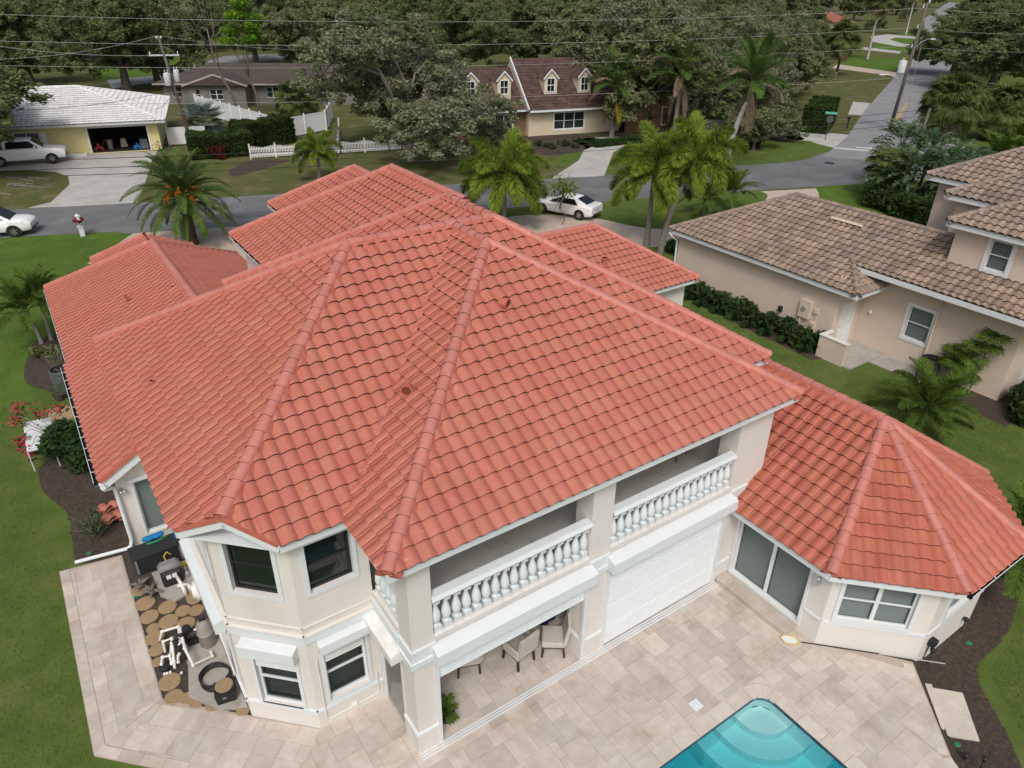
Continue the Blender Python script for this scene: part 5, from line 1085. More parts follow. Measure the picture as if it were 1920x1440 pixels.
# ================================================================ FENCES
def vinyl(pts, label, h=1.8):
    root = empty('vinyl_fence', pts[0]+(0,), label, 'fence')
    for i in range(len(pts)-1):
        a = Vector(pts[i]); b = Vector(pts[i+1]); ln = (b-a).length; n = max(1, round(ln/2.4))
        for k in range(n):
            p = a.lerp(b, k/n); q = a.lerp(b, (k+1)/n); m = MB(); m.beam((p.x, p.y, h*.5), (q.x, q.y, h*.5), .03, h*.92); m.build('panel', 'vinyl', root)
            m = MB(); m.beam((p.x, p.y, h*.96), (q.x, q.y, h*.96), .07, .12); m.build('rail', 'vinyl', root)
            m = MB(); m.box(p.x-.07, p.y-.07, -.05, p.x+.07, p.y+.07, h+.08); m.lathe([(.11, 0), (.02, .1)], 4, (p.x, p.y, h+.08)); m.build('post', 'vinyl', root)
    return root
vinyl([(20.8, 99), (24.3, 77.4), (29.8, 79.7), (33.5, 87)], 'long white vinyl privacy fence receding behind the hedge and bare trees', 2.0); vinyl([(13.6, 80), (17.0, 79.1)], 'short white vinyl fence panel beside the yellow garage corner', 1.7)
vinyl([(2, 97.5), (14, 94)], 'pale vinyl fence behind the white tile roof', 1.5)
def picket(pts, label, h=1.15, gap=.14):
    root = empty('picket_fence', pts[0]+(0,), label, 'fence'); pm = MB(); pm.box(-.035, -.011, .08, .035, .011, h-.06); pm.add([(-.035, -.011, h-.06), (.035, -.011, h-.06), (0, -.011, h), (-.035, .011, h-.06), (.035, .011, h-.06), (0, .011, h)], [(0, 1, 2), (5, 4, 3), (0, 2, 5, 3), (1, 4, 5, 2)]); me = pm.mesh('picket', 'vinyl')
    for i in range(len(pts)-1):
        a = Vector(pts[i]); b = Vector(pts[i+1]); ln = (b-a).length; n = int(ln/gap); ang = math.atan2(b.y-a.y, b.x-a.x); sec = max(1, round(ln/2.0))
        for z in (.3, .85): m = MB(); m.beam((a.x, a.y, z), (b.x, b.y, z), .03, .07); m.build('rail', 'vinyl', root)
        for k in range(n):
            p = a.lerp(b, (k+.5)/n); ph = ((k+.5)/n*sec) % 1; o = bpy.data.objects.new('picket', me); COL.objects.link(o); o.parent = root; o.matrix_parent_inverse = roof_inv(root); o.location = (p.x, p.y, 0); o.rotation_euler = (0, 0, ang); o.scale = (1, 1, .86+.28*abs(ph-.5)*1.2)
        for k in range(sec+1):
            p = a.lerp(b, k/sec); m = MB(); m.box(p.x-.05, p.y-.05, -.05, p.x+.05, p.y+.05, h+.12); m.lathe([(.09, 0), (.01, .09)], 4, (p.x, p.y, h+.12)); m.build('post', 'vinyl', root)
picket([(18.6, 70), (23, 68.9), (26.5, 67.8), (31, 66.6), (37.8, 65.6)], 'white scalloped picket fence under the large oak across the street')
picket([(26.4, 68.1), (29, 74), (31, 79)], 'short white picket fence running back towards the vinyl fence')
# ================================================================ VEGETATION
def unit_dirs(n, rng):
    v = rng.normal(size=(n, 3)); return v/np.linalg.norm(v, axis=1, keepdims=True)
def leaf_quads(P, size, rng, elong=1.9, upb=.5, out=None):
    "leaf faces (pointed quads) at points P; out: directions the leaves tend to face"
    n = len(P); nr = unit_dirs(n, rng)
    if out is None: nr[:, 2] = np.abs(nr[:, 2])+upb
    else: nr = nr*.75+out*.8+np.array([0, 0, upb])
    nr /= np.linalg.norm(nr, axis=1, keepdims=True)
    t = unit_dirs(n, rng); t -= nr*np.sum(t*nr, 1, keepdims=True); t /= np.linalg.norm(t, axis=1, keepdims=True)+1e-9; b = np.cross(nr, t)
    s = size*rng.uniform(.55, 1.4, (n, 1)); l = s*elong*.5; w = s*.5
    V = np.stack([P-t*l, P+b*w*.9+t*l*.05, P+t*l-nr*s*.15, P-b*w*.9+t*l*.05], 1).reshape(-1, 3)
    F = np.arange(n*4).reshape(n, 4); return V, F
def cloud(C, Rr, n, rng, shell=.45, sq=.8):
    C = np.asarray(C, float); Rr = np.asarray(Rr, float); w = Rr**2/np.sum(Rr**2); k = rng.choice(len(C), n, p=w)
    d = unit_dirs(n, rng); r = (shell+(1-shell)*rng.random((n, 1))**.6); d[:, 2] *= sq; cloud.out = d; return C[k]+d*r*Rr[k][:, None]
def skeleton(rng, h, spread, trunk_h, nmain=5, lean=(0, 0), levels=3, droop=.0):
    "branch paths [(points, r0, r1)] and twig ends of a broad tree"
    paths = []; tips = []
    base = np.array([0, 0, -.1]); top = np.array([lean[0]*trunk_h, lean[1]*trunk_h, trunk_h]); r0 = h*.034
    paths.append(([base, base*.5+top*.5+np.array([rng.uniform(-.1, .1), rng.uniform(-.1, .1), 0]), top], r0*1.25, r0*.85))
    def grow(p, d, ln, r, lev):
        q = [p]; n = 4
        for i in range(n):
            d = d+rng.normal(size=3)*.16; d[2] += .05-droop*.1*lev; d /= np.linalg.norm(d); p = p+d*ln/n; q.append(p)
        paths.append((q, r, r*.5))
        if lev >= levels: tips.append((p, ln*.55)); tips.append((q[2], ln*.4)); return
        for k in range(rng.integers(2, 4)):
            a = d+unit_dirs(1, rng)[0]*.75; a[2] = a[2]*.7+.1; a /= np.linalg.norm(a); grow(p if k else q[3], a, ln*rng.uniform(.55, .8), r*.55, lev+1)
        tips.append((q[3], ln*.4))
    for k in range(nmain):
        a = 2*math.pi*(k+rng.uniform(-.25, .25))/nmain; el = rng.uniform(.08, .95) if k else 1.35; d = np.array([math.cos(a)*math.cos(el), math.sin(a)*math.cos(el), math.sin(el)])
        grow(top*rng.uniform(.85, 1.0), d, spread*rng.uniform(.42, .6), r0*.55, 1)
    return paths, tips
def tree_proto(name, seed, h, spread, trunk_h, nleaf, lsize, lmat, bmat='bark', nmain=6, lean=(0, 0), levels=3, droop=.0, crad=1.0, shell=.3, bare=0):
    rng = np.random.default_rng(seed); paths, tips = skeleton(rng, h, spread, trunk_h, nmain, lean, levels, droop)
    zmax = max(t[0][2] for t in tips); rmax = max(math.hypot(t[0][0], t[0][1]) for t in tips); sc = np.array([spread*.86/rmax, spread*.86/rmax, (h*.93-trunk_h)/max(zmax-trunk_h, .1)])
    def tr(p):
        p = np.array(p, float); q = p*sc; q[2] = trunk_h+(p[2]-trunk_h)*sc[2] if p[2] > trunk_h else p[2]; return q if p[2] > trunk_h else p
    m = MB(); lb_ = MB()
    for i, (q, a, b) in enumerate(paths):
        pts = [tr(p) for p in q]; n = 8 if a > .12 else 5
        rs = [max(a+(b-a)*k/(len(pts)-1), .012) for k in range(len(pts))]
        (m if i == 0 else lb_).tube([tuple(p) for p in pts], rs, n, cap=False)
    root = empty(name, (0, 0, 0)); m.build('trunk', bmat, root, smooth=True); lb_.build('limbs', bmat, root, smooth=True)
    C = np.array([tr(t[0]) for t in tips]); Rr = np.clip(np.array([t[1] for t in tips])*crad, spread*.06, spread*.17)
    # small uneven tufts around every twig end, a few hanging below the crown
    k2 = 5; C2 = np.repeat(C, k2, 0)+rng.normal(size=(len(C)*k2, 3))*np.repeat(Rr, k2)[:, None]*np.array([.75, .75, .55])-np.array([0, 0, 1])*np.abs(rng.normal(size=(len(C)*k2, 1)))*spread*.03; R2 = np.repeat(Rr, k2)*rng.uniform(.25, .6, len(C)*k2)
    P = cloud(C2, R2, nleaf, rng, shell, .7)+rng.normal(size=(nleaf, 3))*lsize*.7; P[:, 2] = np.maximum(P[:, 2], .3); V, F = leaf_quads(P, lsize, rng, upb=.55, out=cloud.out)
    obj('crown', np_mesh('crown', V, F, lmat), root)
    return root
def tune(o, label, cat='tree', group=None, loc=(0, 0, 0), rz=0, s=1.): place(o, loc, rz, s); return lab(o, label, cat, group)
class Kind:
    "first use moves the prototype, later uses copy it with its parts"
    def __init__(s, root): s.root = root; s.used = False
    def put(s, loc, rz, sc, label, cat, group=None):
        o = s.root if not s.used else copy_tree(s.root); s.used = True
        if not group and 'group' in o: del o['group']
        return tune(o, label, cat, group, loc, rz, sc)
oakA = Kind(tree_proto('oak_tree', 3, 12.5, 10.0, 2.0, 60000, .17, 'oak2', 'moss', nmain=8, droop=.4, crad=.95, shell=.25))
oakB = Kind(tree_proto('oak_tree', 5, 13, 10.0, 2.4, 80000, .19, 'oak', nmain=8, crad=1.0))
oakC = Kind(tree_proto('oak_tree', 9, 13.5, 9.0, 3.0, 72000, .19, 'oakdark', nmain=8, crad=1.0))
oakD = Kind(tree_proto('shade_tree', 14, 9, 4.5, 2.2, 16000, .17, 'oakdark', nmain=5, crad=1.1))
bushT = Kind(tree_proto('small_tree', 21, 4.2, 2.6, .9, 10000, .13, 'oak', nmain=5, crad=1.1))
# named trees of the middle distance
def g2(x, y): p = gp(x, y); return (p.x, p.y, -.05)
oakA.put((32.2, 64.4, -.05), .4, (1.22, 1.22, 1.0), 'wide grey-green oak standing over the white picket fence', 'tree')
oakB.put((60.5, 63.5, -.05), 1.9, (1.3, 1.3, 1.05), 'broad oak with thick pale trunk right of the dormer house', 'tree')
oakC.put((-6.0, 79.0, -.05), .8, (1.5, 1.5, .9), 'large dark oak overhanging the white tile roof at the left edge', 'tree')
oakC.put((16.8, 121.9, -.05), 2.4, 1.15, 'oak with leaning bare trunk on the bright lawn behind the white roof', 'tree')
oakB.put((21.6, 125.7, -.05), 4.0, 1.1, 'oak with forked dark trunk beside the leaning oak on the far lawn', 'tree')
oakA.put((62, 66, -.05), 2.0, (1.1, 1.1, 1.15), 'tall grey oak rising behind the right end of the dormer house', 'tree')
oakA.put((70, 58, -.05), 3.7, (.95, .95, 1.0), 'grey oak behind the royal palms near the corner hedge', 'tree')
oakC.put((131, 58, -.05), 5.0, (1.55, 1.55, 1.0), 'huge dark oak spreading over the side road at upper right', 'tree')
oakC.put((146, 72, -.05), 1.0, (1.1, 1.1, .85), 'dark oak further up the side road behind the huge one', 'tree')
oakD.put((66, 51.5, -.05), .6, (1.0, 1.0, .75), 'dark round tree behind the street sign hedge', 'tree')
bushT.put((62.5, 48.2, -.05), .3, (1.25, 1.25, .95), 'low spreading grey-green tree on the corner lawn', 'tree')
oakD.put((75, 57, -.05), 2.6, (1.0, 1.0, .85), 'shade tree at the end of the clipped hedge by the side road', 'tree')
for k, (x, y, s_) in enumerate(((1512, 132, .75), (1548, 112, .6), (1470, 150, .8), (1640, 62, .8), (1700, 40, 1.0))): p = gp(x, y); oakD.put((p.x, p.y, -.05), k*1.1, s_, ['dark tree left of the far cabbage palm', 'small dark tree in front of the far red roof', 'dark tree filling the gap behind the corner hedge', 'dark tree behind the far circular drive', 'dark tree at the top of the far lawns'][k], 'tree')
# the wood behind: trees one can tell apart, each named by the thing it rises above
rr = random.Random(5)
LM = [(-200, 60, 'the left end of the white tile roof'), (60, 230, 'the white tile roof'), (230, 430, 'the bright lawn'), (430, 640, 'the grey house'), (640, 800, 'the left half of the wide grey oak'), (800, 940, 'the right half of the wide grey oak'), (940, 1110, 'the dormer house'), (1110, 1260, 'the left royal palm'), (1260, 1360, 'the middle royal palm'), (1360, 1460, 'the white-trunked royal palm'), (1460, 1590, 'the far red roof'), (1590, 1740, 'the far lawns'), (1740, 2100, 'the cabbage palms')]
wood = [('front', [(60, 158, 'C', 1.0), (480, 118, 'C', 1.0), (600, 150, 'B', 1.05), (700, 158, 'C', 1.0), (880, 150, 'C', 1.05), (985, 128, 'C', 1.1), (1075, 142, 'B', 1.0), (1180, 185, 'A', 1.0), (1290, 196, 'A', 1.05), (1400, 205, 'B', .95), (1455, 178, 'C', .9)]),
        ('second', [(-20, 112, 'B', 1.1), (130, 112, 'C', 1.05), (300, 100, 'B', 1.1), (390, 92, 'C', 1.1), (560, 100, 'C', 1.1), (660, 105, 'B', 1.1), (770, 110, 'C', 1.1), (930, 98, 'B', 1.1), (1050, 98, 'C', 1.15), (1150, 120, 'A', 1.1), (1250, 130, 'A', 1.1), (1340, 140, 'B', 1.05), (1430, 118, 'A', 1.0), (1500, 108, 'C', .85)]),
        ('third', [(20, 78, 'C', 1.1), (110, 76, 'B', 1.1), (210, 72, 'C', 1.15), (350, 70, 'B', 1.1), (460, 70, 'C', 1.15), (590, 70, 'B', 1.15), (720, 70, 'C', 1.15), (840, 70, 'B', 1.15), (960, 68, 'C', 1.2), (1090, 70, 'B', 1.15), (1200, 78, 'C', 1.1), (1310, 82, 'A', 1.15), (1400, 78, 'C', 1.05), (1480, 66, 'B', 1.0), (1850, 120, 'C', 1.0)]),
        ('farthest', [(-10, 52, 'B', 1.2), (120, 50, 'C', 1.2), (250, 50, 'B', 1.2), (380, 50, 'C', 1.2), (520, 48, 'B', 1.2), (650, 48, 'C', 1.2), (800, 48, 'B', 1.2), (940, 46, 'C', 1.2), (1080, 46, 'B', 1.2), (1220, 50, 'C', 1.2), (1350, 48, 'B', 1.2), (1450, 40, 'C', 1.2), (1530, 34, 'B', 1.1), (1600, 38, 'C', 1.0), (1680, 28, 'B', 1.1), (1900, 70, 'B', 1.1), (1830, 40, 'C', 1.1), (1740, 14, 'C', 1.2), (1620, 12, 'B', 1.2), (1480, 18, 'C', 1.2), (1350, 22, 'B', 1.2), (1150, 24, 'C', 1.2), (900, 26, 'B', 1.2), (700, 28, 'C', 1.2), (500, 28, 'B', 1.2), (300, 30, 'C', 1.2), (100, 30, 'B', 1.2)])]
seen = {}
for row, lst in wood:
    for x, y, k, sc in lst:
        p = gp(x, y); K = {'A': oakA, 'B': oakB, 'C': oakC}[k]; lm = next((t for a, b, t in LM if a <= x < b), 'the houses')
        t = '%s oak, %s row, above %s' % ({'A': 'grey-green', 'B': 'olive', 'C': 'dark green'}[k], row, lm); n_ = seen.get(t, 0); seen[t] = n_+1
        if n_: t += ', %s one' % ('right', 'third')[min(n_-1, 1)]
        K.put((p.x, p.y, -.05), rr.uniform(0, 6.28), (sc*rr.uniform(.95, 1.1),)*2+(sc*rr.uniform(.85, 1.0),), t, 'tree', 'oaks of the background wood')
# thin trees by the grey house
def thin_tree(name, base, top, label, lmat, nleaf, clumps, lsize=.2, r=.16):
    rng = np.random.default_rng(int(base[0]*10)); root = empty(name, (base[0], base[1], 0), label, 'tree'); m = MB(); b = Vector(base); t = Vector(top)
    pts = [b.lerp(t, k/6)+Vector((math.sin(k*1.3)*.25*(k > 0), math.cos(k*1.7)*.2*(k > 0), 0)) for k in range(7)]; m.tube(pts, [r*(1-.11*k) for k in range(7)], 8); m.build('trunk', 'moss', root, smooth=True)
    lm = MB(); C = []
    for c in clumps:
        s = pts[min(6, 3+int(rng.integers(0, 4)))]; e = t+Vector(c); lm.tube([s, s.lerp(e, .5)+Vector((0, 0, .3)), e], [.06, .04, .015], 5)
        for k in range(2): e2 = e+Vector(tuple(rng.normal(size=3)*.6)); lm.tube([s.lerp(e, .6), e2], [.03, .01], 4)
        C.append(tuple(e))
    lm.build('limbs', 'moss', root, smooth=True)
    if nleaf: P = cloud(C, [1.0]*len(C), nleaf, rng, .1, .6); V, F = leaf_quads(P, lsize, rng); obj('crown', np_mesh('crown', V, F, lmat), root)
    return root
b_ = gp(485, 217); thin_tree('slender_tree', (b_.x, b_.y, -.05), (b_.x-.6, b_.y-1.0, 8.2), 'slender tree with bright lime-green leaves above the grey house', 'bright', 5200, [(-1.2, .3, 1.2), (.9, -.4, 1.5), (.2, .4, 2.6), (1.3, .6, .4), (-1.0, -.6, 2.6), (.3, -.8, .2), (-1.8, 0, .1), (1.7, 0, 2.2), (.1, .2, 3.8)])
b_ = gp(445, 215); thin_tree('bare_tree', (b_.x, b_.y, -.05), (b_.x-2.2, b_.y-.6, 9.5), 'leafless pale tree leaning left beside the lime-green tree', 'moss', 0, [(-1.5, 0, 2.0), (1.2, .3, 2.8), (-2.8, .2, .6), (-.3, .2, 4.0), (.9, -.3, 1.0), (-2.2, -.4, 3.0), (.3, 0, 5.2)], r=.20)
b_ = gp(1053, 420); thin_tree('sapling', (b_.x, b_.y, -.05), (b_.x, b_.y, 2.2), 'young sapling with yellow-green leaves in front of the white sedan', 'foxtail', 500, [(-.35, .1, .2), (.3, -.1, .3), (0, .2, .55), (.45, .3, 0)], .13, .035)
# ---------------------------------------------------------------- palms
def frond(length, el0, bend, nl, ll, lw, plum=0., vang=.5, droop=.35, twist=0., seed=0, petiole=.12, taper=True):
    "pinnate leaf growing along +x from the origin"
    rng = np.random.default_rng(seed); N_ = 14; a = el0; p = np.zeros(3); pts = [p.copy()]; tan = []
    for i in range(N_):
        tan.append(np.array([math.cos(a), 0, math.sin(a)])); p = p+tan[-1]*length/N_; a -= bend/N_*(.45+1.1*i/N_); pts.append(p.copy())
    tan.append(tan[-1]); pts = np.array(pts); tan = np.array(tan); V = []; F = []
    w0 = .035*length/2.5
    for i in range(N_+1):
        w = w0*(1-.85*i/N_); V += [pts[i]+np.array([0, w, 0]), pts[i]-np.array([0, w, 0]), pts[i]+np.array([-tan[i][2], 0, tan[i][0]])*w]
    for i in range(N_):
        for c in range(3): q = [i*3+c, i*3+(c+1) % 3, (i+1)*3+(c+1) % 3, (i+1)*3+c]; F += [(q[0], q[1], q[2]), (q[0], q[2], q[3])]
    for k in range(nl):
        t = petiole+(1-petiole)*(k+.5)/nl; f = t*N_; i = min(int(f), N_-1); u = f-i; P = pts[i]*(1-u)+pts[i+1]*u; T = tan[i]; Nn = np.array([-T[2], 0, T[0]])
        shape = (math.sin(math.pi*min(1, (t-petiole)/(1-petiole)*.86+.12))**.6) if taper else 1
        for s in (-1, 1):
            if plum: ph = rng.uniform(0, 2*math.pi); B = np.array([0, 1, 0])*math.cos(ph)+Nn*math.sin(ph)
            else: va = vang+rng.normal()*.12; B = np.array([0, s, 0])*math.cos(va)+Nn*math.sin(va)
            D = B*(.85+rng.normal()*.05)+T*(.55+.3*t); D /= np.linalg.norm(D); L_ = ll*shape*rng.uniform(.8, 1.1); mid = P+D*L_*.5; D2 = D+np.array([0, 0, -droop*rng.uniform(.6, 1.6)]); D2 /= np.linalg.norm(D2); tip = mid+D2*L_*.5
            W = np.cross(D, Nn if abs(np.dot(D, Nn)) < .9 else T); W /= np.linalg.norm(W)+1e-9; W = W*lw*.5; o = len(V); V += [P+W*.5, P-W*.5, mid+W, mid-W, tip]; F += [(o, o+1, o+3), (o, o+3, o+2), (o+2, o+3, o+4)]
    return np.array(V), np.array(F)
def fan(radius, nseg, pet, el0, droopy=.5, seed=0, spread=300):
    "costapalmate or palmate fan leaf on a long stalk along +x"
    rng = np.random.default_rng(seed); V = []; F = []; a = el0; p = np.zeros(3); pts = []
    for i in range(5): pts.append(p.copy()); p = p+np.array([math.cos(a), 0, math.sin(a)])*pet/4; a -= .12
    for i in range(5): w = .03; V += [pts[i]+np.array([0, w, 0]), pts[i]-np.array([0, w, 0]), pts[i]+np.array([0, 0, w])]
    for i in range(4):
        for c in range(3): q = [i*3+c, i*3+(c+1) % 3, (i+1)*3+(c+1) % 3, (i+1)*3+c]; F += [(q[0], q[1], q[2]), (q[0], q[2], q[3])]
    T = np.array([math.cos(a), 0, math.sin(a)]); B = np.array([0, 1, 0]); Nn = np.cross(T, B)*-1; Nn = np.array([-T[2], 0, T[0]]); c = pts[-1]
    for k in range(nseg):
        th = R(-spread/2+spread*(k+.5)/nseg); D = T*math.cos(th)+B*math.sin(th)+Nn*(.22+.1*rng.normal()*.3); D /= np.linalg.norm(D); L_ = radius*rng.uniform(.85, 1.05)*(1 if abs(th) < 1.9 else .8); W = np.cross(Nn, D); W /= np.linalg.norm(W); w = radius*math.sin(R(spread)/nseg/2)*1.05
        m1 = c+D*L_*.55; D2 = D+np.array([0, 0, -droopy*rng.uniform(.5, 1.4)]); D2 /= np.linalg.norm(D2); tip = m1+D2*L_*.48; o = len(V); V += [c, m1+W*w*.62, m1-W*w*.62, tip]; F += [(o, o+1, o+2), (o+1, o+3, o+2)]
    return np.array(V), np.array(F)
FM = {}
def fmesh(key, fn, mat):
    if key not in FM: V, F = fn(); FM[key] = np_mesh('frond', V, F, mat)
    return FM[key]
def palm(loc, label, kind_, th, tr_, fr, tmat='palmbark', lean=(0, 0), group=None, shaft=None, seed=0, cat='palm', taper=.75, bulge=0., name='palm_tree', rings=True, jit=.12):
    "fr: list of (mesh, count, azimuth offset, scale, z offset)"
    rg = random.Random(seed); root = empty(name, loc, label, cat, group); m = MB(); n = 10; L0 = Vector(loc); pts = []; rs = []
    for i in range(n+1):
        t = i/n; pts.append(L0+Vector((lean[0]*t*t*th, lean[1]*t*t*th, -.1+t*(th+.1)))); rs.append(tr_*(1-(1-taper)*t)*(1+bulge*math.sin(math.pi*t)+(.35*(1-t)**6)))
    if rings:
        p2 = []; r2 = []
        for i in range(n):
            for k in range(3): u = k/3; p2.append(pts[i].lerp(pts[i+1], u)); r2.append((rs[i]+(rs[i+1]-rs[i])*u)*(1.05 if k == 0 else .98))
        pts2, rs2 = p2+[pts[-1]], r2+[rs[-1]]
    else: pts2, rs2 = pts, rs
    m.tube(pts2, rs2, 10); m.build('trunk', tmat, root, smooth=True); top = pts[-1]
    if shaft: m = MB(); m.tube([top-Vector((0, 0, .05)), top+Vector((lean[0]*.5, lean[1]*.5, shaft*.5)), top+Vector((lean[0], lean[1], shaft))], [tr_*taper*1.05, tr_*taper*1.15, tr_*taper*.5], 10); m.build('crownshaft', 'greenshaft', root, smooth=True); top = top+Vector((lean[0], lean[1], shaft*.85))
    inv = roof_inv(root)
    for me, cnt_, az, sc, dz in fr:
        for k in range(cnt_):
            o = bpy.data.objects.new('frond', me); COL.objects.link(o); o.parent = root; o.matrix_parent_inverse = inv; o.location = top+Vector((0, 0, dz+rg.uniform(-.04, .04)))
            o.rotation_euler = (rg.uniform(-jit, jit)*1.3, rg.uniform(-jit, jit), az+2*math.pi*(k+rg.uniform(-.25, .25))/cnt_); s = sc*rg.uniform(.9, 1.08); o.scale = (s, s, s)
    return root
# date palm with orange fruit
dm = [fmesh('date%d' % i, (lambda e=e, b=b, i=i: frond(3.3, e, b, 105, .50, .036, vang=.35, droop=.25, seed=i)), 'date') for i, (e, b) in enumerate(((1.35, .9), (.95, 1.3), (.55, 1.5), (.15, 1.4), (-.35, .9)))]
dpl = gp(362, 456); DP = palm((dpl.x, dpl.y, -.05), 'date palm with hanging orange fruit clusters in front of the street', 'date', 2.9, .30, [(dm[0], 10, 0, .9, .35), (dm[1], 13, .3, 1.06, .25), (dm[2], 14, .1, 1.1, .15), (dm[3], 13, .5, 1.1, .05), (dm[4], 11, .2, 1.0, -.05)], tmat='darkbark', seed=3, taper=1.0, rings=True)
rng = np.random.default_rng(4)
for k in range(8):
    a = k*2*math.pi/8+.3; m = MB(); r_ = .75 if k % 2 else .95; e = Vector((dpl.x+math.cos(a)*r_, dpl.y+math.sin(a)*r_, 3.05+(.5 if k % 2 else .1))); s = Vector((dpl.x, dpl.y, 3.0)); m.tube([s, s.lerp(e, .6)+Vector((0, 0, .35)), e], [.04, .03, .02], 5)
    for j in range(34): d_ = unit_dirs(1, rng)[0]*np.array([.16, .16, .2]); q = e+Vector(tuple(d_))+Vector((math.cos(a)*.1, math.sin(a)*.1, -.1)); m.tube([s.lerp(e, .85)+Vector((0, 0, .1)), q, q+Vector((math.cos(a)*.05, math.sin(a)*.05, -.22))], [.012, .02, .028], 4)
    m.build('fruit_cluster', 'fruit', DP)
# foxtail palms
fx = [fmesh('fox%d' % i, (lambda e=e, b=b, i=i: frond(2.7, e, b, 330, .66, .045, plum=1, droop=.45, seed=20+i, petiole=.12)), 'foxtail') for i, (e, b) in enumerate(((1.3, 1.3), (.85, 1.9), (.35, 2.0), (-.1, 1.5)))]
def foxtail(loc, h, label, lean=(0, 0), seed=0, s=1., cnt_=(3, 5, 5, 3), bulge=.1): return palm(loc, label, 'fox', h, .17, [(fx[0], cnt_[0], seed, s, .1), (fx[1], cnt_[1], seed+.5, s, .05), (fx[2], cnt_[2], seed+.2, s, 0), (fx[3], cnt_[3], seed+.9, s*.95, -.05)], lean=lean, shaft=.55*s, seed=seed, bulge=bulge, group='foxtail palms by the paved drive')
p = gp(945, 425); foxtail((p.x, p.y, -.05), 2.9, 'foxtail palm standing behind the red roof, left of the white sedan', seed=1, s=1.36, cnt_=(3, 6, 6, 6))
p = gp(1212, 462); foxtail((p.x, p.y, -.05), 4.0, 'straight foxtail palm right of the sedan, left of its leaning twin', seed=2, s=1.2, cnt_=(3, 6, 6, 5))
p = gp(1238, 474); foxtail((p.x, p.y, -.05), 4.9, 'leaning foxtail palm just right of the straight one', lean=(.30, -.05), seed=3, s=1.22, cnt_=(3, 6, 6, 5))
p = gp(600, 338); foxtail((p.x, p.y, -.05), 1.9, 'small foxtail palm across the street by the picket fence', seed=4, s=.85)
# royal palms with wind-dried fronds
ry = [fmesh('royal%d' % i, (lambda e=e, b=b, i=i: frond(3.6, e, b, 130, .85, .04, vang=.4, droop=.75, seed=40+i)), 'royal') for i, (e, b) in enumerate(((1.35, .8), (1.0, 1.2), (.5, 1.6)))]
rd = [fmesh('rdead%d' % i, (lambda e=e, b=b, i=i: frond(3.2, e, b, 60, .6, .035, vang=.2, droop=1.3, seed=60+i)), 'deadfrond') for i, (e, b) in enumerate(((1.0, 1.8), (.2, 1.9), (-1.1, .5)))]
yf = fmesh('yfrond', lambda: frond(3.2, -.5, 1.0, 70, .6, .045, vang=.3, droop=.8, seed=71), 'yellowfrond')
def royal(loc, h, label, seed, lean=(0, 0), yellow=0, s=1.18, tm='palmbark'): return palm(loc, label, 'royal', h, .24, [(ry[0], 5, seed, s, .1), (ry[1], 6, seed+.4, s, 0), (ry[2], 5, seed+1., s*.95, -.05), (rd[0], 3, seed+.8, s, 0), (rd[1], 3, seed+2., s, -.1), (rd[2], 3, seed+1.3, s, -.2)]+([(yf, yellow, seed+2.2, s, -.1)] if yellow else []), lean=lean, shaft=1.3*s, seed=seed, tmat=tm, group='wind-burnt royal palms', bulge=.12)
royal((54.1, 60.2, -.05), 3.6, 'royal palm with drooping yellow frond in front of the dormer house', 11, yellow=2); royal((57.5, 54.5, -.05), 5.2, 'royal palm with many dry fronds between its two neighbours', 12, lean=(.05, .02)); royal((52.5, 43.2, -.05), 6.0, 'royal palm with white-painted trunk by the near kerb', 13, lean=(.12, -.12), tm='palewood')
# smaller feather palms
ar = [fmesh('areca%d' % i, (lambda e=e, b=b, i=i: frond(1.9, e, b, 56, .52, .045, vang=.55, droop=.45, seed=80+i)), 'palm') for i, (e, b) in enumerate(((1.25, .9), (.8, 1.3), (.35, 1.5)))]
def feather(loc, h, label, seed, s=1., lean=(0, 0), cnt_=(5, 6, 5), r=.09, group=None, cat='palm', tm='palmbark'): return palm(loc, label, 'ar', h, r, [(ar[0], cnt_[0], seed, s, .05), (ar[1], cnt_[1], seed+.5, s, 0), (ar[2], cnt_[2], seed+.2, s, -.05)], lean=lean, seed=seed, group=group, cat=cat, tmat=tm)
p = gp(78, 642); feather((p.x, p.y, -.05), 1.7, 'left of two feather palms in the mulch bed at the left edge', 21, .95, lean=(-.12, .08)); p = gp(97, 636); feather((p.x, p.y, -.05), 2.0, 'right of two feather palms in the mulch bed beside the left eave', 22, .85, lean=(.02, .1))
p = gp(1318, 402); feather((p.x, p.y, -.05), 1.1, 'low feather palm clump on the island lawn, nearer one', 23, 1.0, cnt_=(6, 7, 7)); p = gp(1372, 392); feather((p.x, p.y, -.05), 1.3, 'low feather palm on the island lawn, nearer the beige house drive', 24, 1.0)
feather((27.0, 10.6, -.05), .55, 'young feather palm on the lawn in front of the grey air conditioner', 25, 1.12, cnt_=(6, 7, 6), r=.08)
p = gp(1905, 1090); feather((20.9, 4.6, -.35), 1.5, 'feather palm in the mulch at the right edge behind the octagon roof', 26, 1.0); 
for k, (x, y, s_, h) in enumerate(((1860, 330, 1.7, .9), (1905, 310, 1.7, 1.3), (1838, 372, 1.4, .6), (1915, 350, 1.5, .8))):
    p = gp(x, y); feather((p.x, p.y, -.05), h, ['broad areca palm clump behind the tan roof, left one', 'tall areca palm clump at the right edge above the tan roof', 'low areca palm close behind the tan roof ridge', 'low areca palm at the right edge behind the tan roof'][k], 30+k, s_, cnt_=(9, 9, 8))
p = gp(480, 475); feather((10.6, 36.2, -.05), .9, 'dark feather palm in the gap between the two red roofs', 37, .8)
